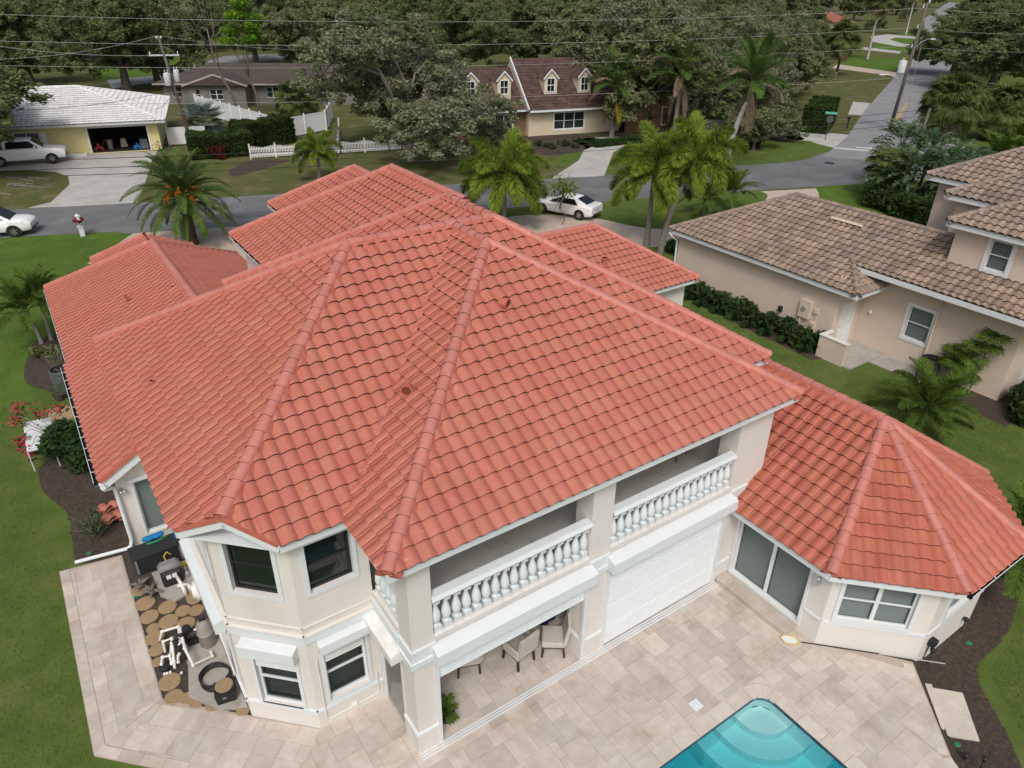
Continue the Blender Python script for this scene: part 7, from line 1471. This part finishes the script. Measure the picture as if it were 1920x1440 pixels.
rng = np.random.default_rng(5); P = np.array([tuple(q(z)) for z in rng.uniform(1.0, 5.2, 900)])+rng.normal(size=(900, 3))*np.array([.16, .16, .1]); V, F = leaf_quads(P, .10, rng); obj('dry_vine', np_mesh('dry_vine', V, F, 'deadfrond'), PO1)
b2 = (84.4, 46.8, -.1); t2 = (84.7, 46.4, 13.0); PO2 = pole(b2, t2, 'tall leaning utility pole at the side road with transformer and street lamp', .2); q2_ = lambda z: Vector(b2).lerp(Vector(t2), z/13.1)
transformer(PO2, tuple(q2_(6.2)+Vector((-.45, .45, 0))), 1.2, .42)
def lamp(root, c, d, ln):
    c = Vector(c); d = Vector(d).normalized(); m = MB(); m.tube([c, c+d*ln*.4+Vector((0, 0, .7)), c+d*ln*.8+Vector((0, 0, 1.0)), c+d*ln+Vector((0, 0, 1.0))], .035, 6); m.build('lamp_arm', 'alu', root); e = c+d*(ln+.3)+Vector((0, 0, .98)); m = MB(); m.sphere((0, 0, 0), .34, 12, 6, sc=(1, .5, .32)); m.xf(Matrix.Translation(e) @ Matrix.Rotation(math.atan2(d.y, d.x), 4, 'Z')); m.build('lamp_head', 'transformer', root, smooth=True)
lamp(PO2, q2_(5.0), (-1, .85, 0), 2.2); lamp(PO2, q2_(8.6), (1, -.4, 0), 1.8)
for s in (0, 1, 2): m = MB(); m.lathe([(.07, 0), (.045, .15), (.07, .18), (.04, .32)], 8, tuple(q2_(12.6-s*1.9)+Vector((-.25, .15, 0)))); m.build('insulator', 'white', PO2)
m = MB(); m.lathe([(.06, 0), (.10, .3), (.02, .8)], 8, (84.85, 46.3, 12.9)); m.build('pole_cap', 'white', PO2)
b3 = (65.0, 33.4, -.1); PO3 = pole(b3, (65.3, 33.2, 5.7), 'short wooden pole stub behind the roadside palm clump', .14)
for k, (x, y, h) in enumerate(((372, 214, 11), (450, 258, 10))): pole((x, y, -.1), (x+.3, y, h), ['far utility pole beside the side road at the top edge', 'farthest utility pole along the side road'][k], .25)
def wire(a, b, label, sag=.6, r=.016, mat='wire', ext=(0, 0)):
    a = Vector(a); b = Vector(b); m = MB(); pts = []
    for k in range(25): t = -ext[0]+(1+ext[0]+ext[1])*k/24; p = a.lerp(b, t); pts.append(p-Vector((0, 0, sag*(1-(2*t-1)**2))))
    m.tube(pts, r, 5, cap=False); return lab(m.build('power_line', mat), label, 'power line')
lz = [dp(0, y, 60) for y in (27, 77, 123, 195)]; rz_ = [(84.55, 46.52, 12.49), (84.2, 47.1, 10.59), (83.9, 47.6, 8.74), (83.9, 47.7, 5.5)]
wl_ = ['topmost overhead wire crossing the whole picture', 'second overhead wire from the top', 'third overhead wire from the top', 'fourth overhead wire from the top, passing in front of the oaks']
for k in range(4): wire(lz[k], rz_[k], wl_[k], (.9, .9, .9, .7)[k], ext=(.25, .0))
for k, (x, y) in enumerate(((2000, 24), (2000, 63), (2000, 96), (2000, 155))): wire(rz_[k], dp(x, y, 95), ['topmost', 'second', 'third', 'lowest'][k]+' of the wires running right from the tall pole', .3, ext=(0, .5))
lo = [dp(0, y, 38) for y in (303, 320, 333)]; hi = [(65.0, 33.6, 5.5), (65.0, 33.6, 5.0), (65.0, 33.6, 4.5)]
for k in range(3): wire(lo[k], hi[k], ['upper', 'middle', 'lowest'][k]+' of three dark cables strung along the near side of the street', (.5, .6, .6)[k], .018, 'wiredark', ext=(.3, .0))
wire(t1, dp(-60, 112, 60), 'wire running left from the top of the transformer pole', .5); wire(q(8.5), dp(-60, 78, 62), 'wire running left from the crossarm of the transformer pole', .4); wire(q(5.8), ly(13.5, 2, 3.4), 'service wire sagging from the transformer pole to the yellow house', .5, .018, 'wiredark'); wire(q(5.6), dp(-60, 205, 58), 'lower cable running left from the transformer pole', .6, .018, 'wiredark')
wire(t1, dp(660, 95, 82), 'wire running right from the top of the transformer pole into the oak', .4); wire(q2_(9.5)+Vector((.6, -.3, 0)), (85.5, 46.0, .1), 'guy wire hanging straight down beside the tall pole', 0, .02)
# street sign with the back of a stop sign
sp = Vector((73.2, 47.4, -.05)); SG = empty('street_sign', tuple(sp), 'green street name blade above the back of a stop sign', 'street sign')
m = MB(); m.tube([sp, sp+Vector((.05, -.05, 2.75))], .04, 8); m.build('post', 'signback', SG)
vd = Vector((-.82, -.57, 0)).normalized(); sd_ = Vector((-vd.y, vd.x, 0))*-1
def face_m(c): return Matrix((sd_*-1 if False else Vector((vd.y*-1, vd.x, 0)), Vector((0, 0, 1)), vd)).transposed().to_4x4()
fmx = Matrix((Vector((-vd.y, vd.x, 0)), Vector((0, 0, 1)), vd)).transposed().to_4x4()
m = MB(); m.box(-.62, -.13, -.012, .62, .13, .012); fm1 = fmx.copy(); fm1.translation = sp+Vector((.05, -.05, 2.78)); m.xf(fm1); bl_ = m.build('name_blade', 'signgreen', SG)
tc = bpy.data.curves.new('sign_text', 'FONT'); tc.body = 'Cedar Oak Ct'; tc.size = .19; tc.align_x = 'CENTER'; tc.align_y = 'CENTER'; tc.extrude = .002; to = bpy.data.objects.new('sign_text_curve', tc); COL.objects.link(to)
dg = bpy.context.evaluated_depsgraph_get(); tme = bpy.data.meshes.new_from_object(to.evaluated_get(dg)); bpy.data.objects.remove(to); tme.materials.clear(); tme.materials.append(MT['white']); tme.transform(fm1 @ Matrix.Translation((0, 0, .016))); obj('lettering', tme, bl_)
m = MB(); m.add([(.36*math.cos(R(22.5+45*k)), .36*math.sin(R(22.5+45*k)), z) for z in (-.03, -.024) for k in range(8)], [tuple(range(8))[::-1], tuple(range(8, 16))]+[(k, (k+1) % 8, 8+(k+1) % 8, 8+k) for k in range(8)]); fm2 = fmx.copy(); fm2.translation = sp+Vector((.04, -.04, 2.15)); m.xf(fm2).build('stop_panel', 'signback', SG)
# mailboxes
mp = gp(155, 441); MBX = empty('mailbox_post', tuple(mp), 'white mailbox post with red holiday wreath beside the street', 'mailbox')
m = MB(); m.box(mp.x-.14, mp.y-.14, -.05, mp.x+.14, mp.y+.14, .55); m.box(mp.x-.18, mp.y-.18, .55, mp.x+.18, mp.y+.18, .62); m.box(mp.x-.09, mp.y-.09, .62, mp.x+.09, mp.y+.09, 1.25); m.box(mp.x-.13, mp.y-.13, 1.25, mp.x+.13, mp.y+.13, 1.3); m.lathe([(.15, 0), (.02, .12)], 4, (mp.x, mp.y, 1.3)); m.build('post', 'white', MBX)
m = MB(); m.tube([(mp.x, mp.y-.3, .98), (mp.x, mp.y+.35, .98)], .13, 12); m.box(mp.x-.13, mp.y-.3, .82, mp.x+.13, mp.y+.35, .98); m.build('letter_box', 'white', MBX)
rng = np.random.default_rng(3); P = np.array([(mp.x+.24*math.cos(a), mp.y+.30*math.sin(a), 1.02) for a in rng.uniform(0, 6.28, 260)])+rng.normal(size=(260, 3))*.05; V, F = leaf_quads(P, .09, rng); obj('wreath', np_mesh('wreath', V, F, ['red', 'shrub'], (np.arange(260) % 3 == 0).astype(int)), MBX)
p = gp(1588, 240); m = MB(); m.box(p.x-.06, p.y-.06, -.05, p.x+.06, p.y+.06, 1.0); m.box(p.x-.2, p.y-.12, 1.0, p.x+.25, p.y+.12, 1.25); lab(m.build('mailbox', 'black'), 'dark mailbox by the small driveway beyond the street sign', 'mailbox')
# debris and roots
for k, (x, y, a) in enumerate(((1580, 354, .2), (1600, 358, 1.4), (1610, 353, 2.6))):
    o = obj('fallen_frond', FM['rdead1']); p = gp(x, y); place(o, (p.x, p.y, .05), a, .7); o.rotation_euler = (0, .2, a); lab(o, 'dry fallen frond on the verge lawn, %s' % ('left', 'middle', 'right')[k], 'fallen frond', 'dry fronds lying on the verge')
rg = random.Random(9)
for k in range(9):
    x, y = rg.uniform(-20, 60), rg.uniform(328, 372); pts = []
    for j in range(6): p = gp(x+j*rg.uniform(6, 13), y+j*rg.uniform(-.5, 2.2)); pts.append((p.x, p.y, -.04+.03*math.sin(j)))
    m = MB(); m.tube(pts, [.09, .08, .07, .06, .04, .02], 6); lab(m.build('surface_root', 'moss'), 'pale surface root of the oak across the street', 'tree root', 'surface roots on the dry lawn')
p = gp(1631, 366); m = MB(); m.lathe([(.35, 0), (.42, .1), (.42, .28), (.34, .3), (.3, .15)], 18, (p.x, p.y, -.05)); lab(m.build('round_planter', 'sgreen'), 'round dark planter on the verge in front of the palm clump', 'planter')
# ================================================================ POOL EQUIPMENT CORNER
def O(name, mb_, mats, label, cat, group=None, auto=None, smooth=False): return lab(mb_.build(name, mats, None, smooth, auto), label, cat, group)
def gpt(x, y, z=0.): p = gp(x, y, z); return (p.x, p.y, z)
m = MB(); m.prism([(.22, 17.3), (.5, 16.85), (1.15, 17.05), (1.18, 18.35), (.2, 18.35)], -.05, .02); kind(m.build('equipment_pad', 'conc'), 'structure')
m = MB(); m.prism([(.55, 15.6), (1.18, 15.5), (1.18, 12.45), (.62, 12.75), (.1, 13.5)], -.05, .02); kind(m.build('equipment_pad', 'conc'), 'structure')
DB = empty('deck_box', (.5, 18.75, 0), 'long black resin deck box against the west wall', 'storage box')
m = MB(); m.bbox(-.16, 18.46, 0, 1.14, 19.02, .55, .02); m.build('chest', 'black', DB)
for k in range(7): m = MB(); m.bbox(-.20, 18.43+k*.089, .55, 1.17, 18.43+(k+1)*.089-.004, .60, .006); m.build('lid_board', 'black', DB)
for sx in (-.13, 1.05): m = MB(); m.box(sx, 18.445, .02, sx+.06, 18.46, .53); m.build('corner_post', 'greyplastic', DB)
m = MB()
for k in range(5): m.sphere((.34+.09*k, 19.05-.02*(k % 2), .70), .11, 8, 6, sc=(1.2, .9, .7))
O('pool_float', m, 'blue', 'crumpled blue pool float lying on the black deck box', 'pool float', smooth=True)
m = MB(); m.tube([(.3, 18.9, .63), (.55, 18.86, .64), (.9, 18.95, .63)], .035, 8); O('foam_noodle', m, 'green', 'green foam noodle on the black deck box', 'pool noodle', smooth=True)
# heater
HT = empty('pool_heater', (.66, 17.72, .02), 'grey and black pool heater on the upper concrete pad', 'pool heater')
m = MB(); m.bbox(.38, 17.5, .02, .92, 17.98, .48, .06); m.build('casing', 'black', HT); m = MB(); m.bbox(.36, 17.62, .40, .94, 18.0, .62, .09); m.build('top_cover', 'greyplastic', HT, auto=40); 
for k in (0, 1): m = MB(); m.box(.50+k*.15, 17.495, .28, .62+k*.15, 17.4995, .42); m.build('sticker', 'pvc', HT)
m = MB(); m.tube([(.62, 17.9, .62), (.60, 17.92, .78), (.70, 17.98, .84), (.78, 18.0, .70)], .014, 6); O('yellow_hose', m, 'ygreen', 'short yellow tube arching over the pool heater', 'tube')
m = MB(); m.tube([(.75, 17.45, .30), (.78, 17.2, .28), (.80, 16.95, .26), (.82, 16.9, .02)], .045, 10); m.tube([(.68, 17.1, .28), (.95, 17.05, .25)], .045, 10); m.tube([(.95, 17.05, .25), (.96, 17.0, .02)], .045, 10); O('heater_pipe', m, 'pvc', 'white pipes bending down in front of the pool heater', 'pipe', smooth=True)
m = MB(); m.lathe([(.05, 0), (.055, .02), (.055, .16), (.02, .2), (.02, .24)], 12, (1.03, 17.62, .02)); O('water_bottle', m, 'clear', 'clear plastic bottle beside the pool heater, nearer one', 'bottle'); m = MB(); m.lathe([(.05, 0), (.055, .02), (.055, .16), (.02, .2), (.02, .24)], 12, (1.02, 17.85, .02)); O('water_bottle', m, 'clear', 'clear plastic bottle beside the yellow cloth', 'bottle')
m = MB(); [m.sphere((1.0+.04*k, 18.1+.03*(k % 3), .07+.03*(k % 2)), .07, 7, 5) for k in range(4)]; O('yellow_cloth', m, 'ygreen', 'crumpled yellow cloth behind the pool heater', 'cloth')
# stepping stones
stones = [(261, 1106, .22), (272, 1130, .26), (314, 1137, .24), (343, 1144, .20), (280, 1155, .24), (316, 1164, .25), (348, 1169, .25), (363, 1116, .21), (368, 1143, .20), (379, 1165, .14), (287, 1177, .17), (290, 1194, .24), (294, 1217, .20), (295, 1240, .14), (318, 1277, .26), (326, 1306, .22), (350, 1308, .17), (368, 1316, .17), (398, 1322, .17), (360, 1238, .13), (383, 1235, .15), (455, 1332, .15)]
for k, (x, y, r) in enumerate(stones):
    p = gp(x, y, .01); m = MB(); n = 18; rr_ = [r*random.uniform(.96, 1.04) for _ in range(n)]
    m.lathe([(r*.96, -.05), (r, -.03), (r, .0), (r*.93, .012+.002*(k % 3))], 18, (p.x, p.y, .0)); O('stepping_stone', m, 'stepstone', ('large' if r > .23 else 'middle-sized' if r > .16 else 'small')+' round pebbled stepping stone on the soil by the pool pump', 'stepping stone', 'pebbled stepping stones by the pool equipment, '+('large' if r > .23 else 'middle' if r > .16 else 'small'))
p = gp(363, 1122, .0); m = MB(); m.lathe([(.20, .0), (.205, .02), (.19, .04)], 18, (p.x+.02, p.y-.06, .015)); O('stepping_stone', m, 'stepstone', 'pebbled stepping stone stacked on another beside the heater pipes', 'stepping stone')
# filter, pump and pipework
fx_, fy_ = .90, 14.85; FT = empty('pool_filter', (fx_, fy_, .02), 'taupe cylindrical pool filter standing near the wall', 'pool filter')
m = MB(); m.lathe([(.17, .02), (.19, .05), (.19, .42), (.205, .44), (.205, .50), (.19, .52), (.18, .72), (.13, .82), (.05, .86)], 22, (fx_, fy_, .02)); m.build('tank', 'midgrey', FT, auto=40); m = MB(); m.lathe([(.207, .455), (.215, .47), (.207, .485)], 22, (fx_, fy_, .02), cap=False); m.build('clamp_band', 'alu', FT); m = MB(); m.box(fx_-.08, fy_-.03, .86, fx_+.08, fy_+.03, .93); m.build('air_valve', 'black', FT)
PU = empty('pool_pump', (.62, 15.15, .02), 'black pool pump beside the taupe filter', 'pool pump'); m = MB(); m.tube([(.52, 15.22, .26), (.86, 15.1, .26)], [.13, .11], 14); m.build('motor', 'black', PU, auto=40); m = MB(); m.lathe([(.11, 0), (.12, .2), (.13, .22), (.10, .34), (.04, .36)], 14, (.52, 15.22, .18)); m.build('strainer_lid', 'black', PU, auto=40); m = MB(); m.box(.45, 15.02, .02, .9, 15.3, .14); m.build('foot', 'black', PU)
def pipes(paths, label, r=.036):
    root = empty('pool_pipework', paths[0][0], label, 'pipework')
    for pth in paths:
        m = MB(); m.tube(pth, r, 10); m.build('pipe', 'pvc', root, auto=50)
        for q in pth[1:-1]: m = MB(); m.sphere(q, r*1.35, 10, 6); m.build('elbow', 'pvc', root, smooth=True)
z = .42
pipes([[gpt(300, 1200, 0), gpt(304, 1184, z), gpt(335, 1175, z), gpt(338, 1205, z)], [gpt(310, 1222, 0), gpt(306, 1203, .35), gpt(322, 1197, .38), gpt(326, 1240, .2), gpt(328, 1252, 0)], [gpt(320, 1230, 0), gpt(322, 1205, .4), gpt(336, 1200, .42), gpt(336, 1228, .3)],
       [gpt(338, 1178, z), gpt(346, 1215, z), gpt(362, 1247, .3), gpt(398, 1230, .14), gpt(395, 1222, .14)], [gpt(305, 1240, .1), gpt(303, 1245, .1), gpt(305, 1232, .3), gpt(318, 1229, .3), gpt(322, 1244, .1), gpt(334, 1241, .1), gpt(334, 1228, .3)], [gpt(350, 1218, .1), gpt(346, 1209, .4)], [gpt(372, 1177, .45), gpt(362, 1183, .32)]], 'tangle of white pool pipes with black valves')
for k, (x, y) in enumerate(((340, 1193), (335, 1217), (330, 1205))): m = MB(); p = gpt(x, y, .42); m.lathe([(.06, -.06), (.075, 0), (.06, .06), (.03, .08)], 12, p); m.box(p[0]-.09, p[1]-.015, p[2]+.07, p[0]+.09, p[1]+.015, p[2]+.1); O('pipe_valve', m, 'black', 'black valve on the white pool pipes', 'valve', 'black valves on the pool pipes')
m = MB(); m.lathe([(.12, 0), (.13, .06), (.06, .09)], 14, gpt(309, 1253)); O('inline_feeder', m, 'black', 'black round cap on the soil below the pipes', 'valve cap')
for k, (x, y) in enumerate(((308, 1265), (313, 1264), (319, 1262), (340, 1263))): m = MB(); m.tube([gpt(x, y, .0), gpt(x, y-2, .07)], .03, 8); O('pipe_offcut', m, 'pvc', 'short white pipe stub lying on the soil', 'pipe', 'pipe stubs on the soil')
# hose coil, battery box with stone
hc = gpt(405, 1272); m = MB(); pts = []
for k in range(170): a = k*.22; rr_ = .34+.03*math.sin(k*.37)+.035*math.sin(a*.31); pts.append((hc[0]+rr_*math.cos(a), hc[1]+rr_*math.sin(a)*1.05, .035+.012*(k/22)+.01*math.sin(k*.9)))
m.tube(pts+[(hc[0]+.5, hc[1]-.5, .04), (hc[0]+.55, hc[1]-1.0, .03), (hc[0]+.42, hc[1]-1.15, .03)], .017, 6); O('garden_hose', m, 'black', 'black hose coiled on the lower concrete pad', 'hose')
BBX = empty('black_tub', (.82, 13.05, 0), 'black plastic tub carrying a round pebbled stone', 'tub'); m = MB(); m.add([(.62, 12.88, 0), (1.02, 12.80, 0), (1.10, 13.14, 0), (.70, 13.22, 0), (.58, 12.84, .36), (1.05, 12.75, .36), (1.14, 13.18, .36), (.67, 13.27, .36)], [(3, 2, 1, 0), (4, 5, 6, 7), (0, 1, 5, 4), (1, 2, 6, 5), (2, 3, 7, 6), (3, 0, 4, 7)]); m.build('tub', 'black', BBX); m = MB(); m.box(.74, 12.81, .2, .9, 12.835, .26); m.build('handle', 'greyplastic', BBX)
m = MB(); m.lathe([(.20, 0), (.21, .02), (.20, .04)], 20, (.86, 13.05, .365)); O('stepping_stone', m, 'stepstone', 'pebbled stone resting on top of the black tub', 'stepping stone')
# driftwood
rng = np.random.default_rng(2)
for k, (x, y) in enumerate(((268, 1100), (288, 1112))):
    p = gpt(x, y); m = MB()
    for j in range(6): a = rng.uniform(0, 6.28); e = (p[0]+.34*math.cos(a), p[1]+.28*math.sin(a), .06+.12*rng.random()); m.tube([(p[0]+.08*math.cos(a+2), p[1]+.08*math.sin(a+2), .05), ((p[0]+e[0])/2, (p[1]+e[1])/2, .12+.06*rng.random()), e], [.05, .045, .012], 6)
    O('driftwood', m, 'moss', ['grey driftwood piece on the soil, nearer the paving', 'curved grey driftwood piece beside the heater pad'][k], 'driftwood', smooth=True)
# wall-mounted things on the west wall
m = MB(); m.tube([(1.18, 16.25, .62), (1.0, 16.25, .62)], .28, 20); m.tube([(1.0, 16.25, .62), (.93, 16.25, .62)], .2, 20); O('hose_reel', m, 'pvc', 'round cream hose reel fixed to the west wall', 'hose reel', auto=40)
m = MB()
for zz in (1.0, 1.08, 1.18): m.tube([(1.15, 18.3, zz), (1.15, 14.0, zz), (1.13, 12.9, zz-.3)], .016, 6)
m.tube([(1.14, 17.2, 1.1), (1.14, 17.2, .05)], .03, 6); O('wall_conduits', m, 'pvc', 'white conduits running along the west wall above the pool equipment', 'conduit')
m = MB(); m.box(1.02, 18.36, .9, 1.16, 18.5, 1.15); O('control_box', m, 'blue', 'small blue control unit on the west wall by the deck box', 'control box')
for k, (x, y, w) in enumerate(((256, 1118, 'green round valve lid on the soil near the paving edge'), (435, 1326, 'green round valve lid at the bay foot'), (167, 1038, 'green round valve lid in the mulch left of the downspout'), (1817, 1207, 'green round valve lid in the mulch below the octagon window'), (1795, 1397, 'green round valve lid in the mulch by the garden steps'))):
    p = gp(x, y, -.33 if k > 2 else -.02); m = MB(); m.lathe([(.07, 0), (.07, .02), (.055, .024)], 16, (p.x, p.y, p.z)); lab(m.build('valve_lid', 'green'), w, 'valve lid', 'green irrigation valve lids'); 
# spare tiles
m0 = MB(); m0.add(RF.V, RF.F); m0.m = RF.FM[:]; tme2 = m0.mesh('spare_tile', ['tile', 'tileedge', 'tilelip'], True)
for k in range(10): o = obj('spare_tile', tme2); place(o, (-.5+(k % 2)*.33, 21.6-(k//2 % 2)*.45, .05+.10*(k//4)), .2+.05*k); lab(o, 'spare terracotta tile stacked on the mulch under the west gutter', 'roof tile', 'spare tiles stacked in the mulch')
# white table beside the bougainvillea
WT = empty('white_table', (-1.9, 27.4, 0), 'white folding table half hidden by the bougainvillea', 'table'); m = MB(); c = [gp(43, 792, .8), gp(95, 782, .8), gp(101, 836, .8), gp(50, 846, .8)]; m.prism([(p.x, p.y) for p in c], .76, .80); m.build('table_top', 'white', WT)
for p in c: m = MB(); m.tube([(p.x*.95-.09, p.y*.99+.27, -.05), (p.x*.95-.09, p.y*.99+.27, .76)], .02, 6); m.build('leg', 'white', WT)
p = gp(112, 748); PT = empty('potted_plant', tuple(p), 'spiky green plant in a brown pot under the west gutter', 'potted plant'); m = MB(); m.lathe([(.14, 0), (.2, .26), (.22, .28), (.2, .25)], 14, (p.x, p.y, -.05)); m.build('pot', 'darkbark', PT)
for k in range(14): o = obj('leaf', FM['pad0' if k % 2 else 'pad1'], PT); o.location = (p.x, p.y, .18); o.rotation_euler = (0, 0, k*.9); o.scale = (.26, .12, .26)
m = MB(); m.bbox(-.55, 29.0, -.05, -.15, 29.9, .75, .03); O('utility_cabinet', m, 'stucco', 'cream utility cabinet against the west wing wall', 'cabinet')
p = gp(112, 775); m = MB(); m.prism([(p.x-.5, p.y-.6), (p.x+.6, p.y-.6), (p.x+.6, p.y+.5), (p.x-.3, p.y+.6)], -.05, -.01); kind(m.build('stone_slab', 'stepstone'), 'structure')

# ================================================================ PORCH FURNITURE AND TERRACE THINGS
def chair(loc, rz, label, arms=False):
    root = empty('dining_chair', (0, 0, 0)); lab(root, label, 'chair', 'porch dining chairs')
    m = MB(); m.bbox(-.27, -.26, .34, .27, .27, .47, .03); m.build('seat', 'fabric', root, auto=40)
    m = MB(); m.add([(-.27, .20, .40), (.27, .20, .40), (.27, .29, .40), (-.27, .29, .40), (-.27, .31, 1.0), (.27, .31, 1.0), (.27, .38, .99), (-.27, .38, .99)], [(3, 2, 1, 0), (4, 5, 6, 7), (0, 1, 5, 4), (1, 2, 6, 5), (2, 3, 7, 6), (3, 0, 4, 7)]); m.build('backrest', 'fabric', root)
    m = MB(); m.box(-.25, -.24, .29, .25, .25, .34); m.build('seat_frame', 'wood', root)
    for sx in (-.23, .23):
        for sy in (-.22, .23): m = MB(); m.beam((sx, sy, .3), (sx*1.06, sy*1.12, .0), .045, .045, upv=(0, 1, 0)); m.build('leg', 'wood', root)
    if arms:
        for sx in (-.29, .29): m = MB(); m.bbox(sx-.03, -.2, .44, sx+.03, .3, .66, .02); m.build('armrest', 'fabric', root)
    place(root, loc, rz, 1.12); return root
chair((7.25, 10.08, .003), R(180+8), 'grey upholstered armchair with its back to the pool', True); chair((6.05, 10.6, .003), R(160), 'grey upholstered chair half hidden behind the lowered shutter', True); chair((8.15, 9.85, .003), R(-125), 'grey side chair set apart beside the middle column')
TB = empty('dining_table', (7.0, 11.1, 0), 'dark wooden dining table behind the chairs', 'table'); m = MB(); m.bbox(5.9, 10.75, .68, 8.1, 11.75, .75, .015); m.build('table_top', 'wood', TB)
for sx in (6.0, 8.0):
    for sy in (10.85, 11.65): m = MB(); m.box(sx-.05, sy-.05, 0, sx+.05, sy+.05, .68); m.build('leg', 'wood', TB)
m = MB(); rng = np.random.default_rng(6); prof = [(.42, 0), (.5, .15), (.46, .5), (.38, .9), (.2, 1.2), (.04, 1.3)]; nn_ = 22; vs = []
for r_, zz in prof:
    for j in range(nn_): f_ = 1+.13*math.sin(j*2.9+zz*2)+.05*rng.normal(); vs.append((8.55+r_*f_*math.cos(2*math.pi*j/nn_), 11.0+r_*f_*math.sin(2*math.pi*j/nn_), zz+.01))
m.add(vs, [(i*nn_+j, i*nn_+(j+1) % nn_, (i+1)*nn_+(j+1) % nn_, (i+1)*nn_+j) for i in range(len(prof)-1) for j in range(nn_)]); O('covered_grill', m, 'navy', 'bundle under a crumpled navy cover in the porch corner', 'covered grill')
def fern(loc, s, label, pot=True, seed=0):
    root = empty('potted_fern', loc, label, 'potted plant')
    m = MB(); m.lathe([(.14*s, 0), (.2*s, .2*s), (.22*s, .24*s), (.19*s, .22*s)], 16, loc); m.build('pot', 'black', root, auto=40); fm = fmesh('fernleaf', lambda: frond(.5, 1.15, 1.5, 26, .11, .022, vang=.2, droop=.4, seed=150), 'palm'); rg = random.Random(seed)
    for k in range(26): o = bpy.data.objects.new('leaf', fm); COL.objects.link(o); o.parent = root; o.matrix_parent_inverse = roof_inv(root); o.location = (loc[0], loc[1], loc[2]+.2*s); o.rotation_euler = (0, rg.uniform(-.5, .45), k*.98); q_ = s*rg.uniform(.7, 1.1); o.scale = (q_, q_, q_)
fern((4.88, 9.62, .003), 1.0, 'fern in a black pot inside the porch beside the corner column', seed=1); fern((4.45, 11.2, .003), .8, 'bright fern in a pot seen through the side of the porch', seed=2)
# balcony stool legs and seat
ST = empty('bar_stool', (13.4, 11.2, 3.2), 'thin-legged black bar stool on the balcony', 'stool')
for x, y in ((13.17, 10.97), (13.68, 11.07), (13.2, 11.45), (13.66, 11.5)): m = MB(); m.tube([(x, y, 3.2), (x*.6+13.42*.4, y*.6+11.24*.4, 3.95)], .016, 6); m.build('leg', 'black', ST)
m = MB(); m.lathe([(.2, 0), (.22, .02), (.2, .06)], 18, (13.42, 11.24, 3.95)); m.build('seat', 'black', ST)
rg = random.Random(4); m = MB()
for k in range(46): x, y = rg.uniform(4.7, 13.2), rg.uniform(9.6, 11.6); m.disc((x, y, 3.204), rg.uniform(.008, .022), 6, ry=rg.uniform(.006, .02))
kind(lab(m.build('leaf_litter', 'dark'), 'scattered dark leaf bits on the balcony floor', 'leaf litter'), 'stuff')
m = MB(); m.tube([(8.05, 9.62, 3.206), (8.2, 10.3, 3.206)], .012, 4); O('floor_crack', m, 'dark', 'dark joint line across the balcony floor beside the middle column', 'floor joint')
# pool net on its pole
NT = empty('pool_net', (13.48, 6.5, .02), 'leaf net on a long pole lying along the octagon wall', 'pool net'); a = Vector((13.62, 6.40, .05)); b = Vector((15.95, 3.92, .16)); m = MB(); m.tube([a, a.lerp(b, .55)], .016, 8); m.build('pole_grip', 'darkmetal', NT); m = MB(); m.tube([a.lerp(b, .55), b], .013, 8); m.build('pole', 'alu', NT)
fr_ = [Vector((13.60, 6.44, .04)), Vector((13.44, 6.42, .04)), Vector((13.26, 6.62, .04)), Vector((13.30, 6.80, .04)), Vector((13.46, 6.82, .04)), Vector((13.62, 6.60, .04)), Vector((13.60, 6.44, .04))]
m = MB(); m.tube(fr_, .014, 6); m.build('net_rim', 'ygreen', NT); m = MB(); m.add([tuple(p-Vector((0, 0, .012))) for p in fr_[:-1]], [tuple(range(6))]); m.build('net_mesh', 'white', NT)
def path_light(x, y, label, gz_=-.35, h=.55):
    p = gp(x, y, gz_+h); root = empty('path_light', (p.x, p.y, gz_), label, 'garden light', 'black garden path lights'); m = MB(); m.tube([(p.x, p.y, gz_-.05), (p.x, p.y, gz_+h-.08)], .012, 6); m.build('stake', 'black', root); m = MB(); m.lathe([(.03, -.12), (.07, -.04), (.075, 0), (.03, .03)], 12, (p.x, p.y, gz_+h)); m.build('lamp_head', 'black', root)
path_light(1750, 1218, 'black garden light leaning by the octagon corner'); path_light(1848, 1421, 'black garden light at the bottom right of the lawn edge', h=.5); path_light(1813, 1415, 'small black garden light between steps and lawn', h=.25); path_light(1812, 1160, 'black garden light in the mulch below the right eave')
# worn marble square set in the terrace
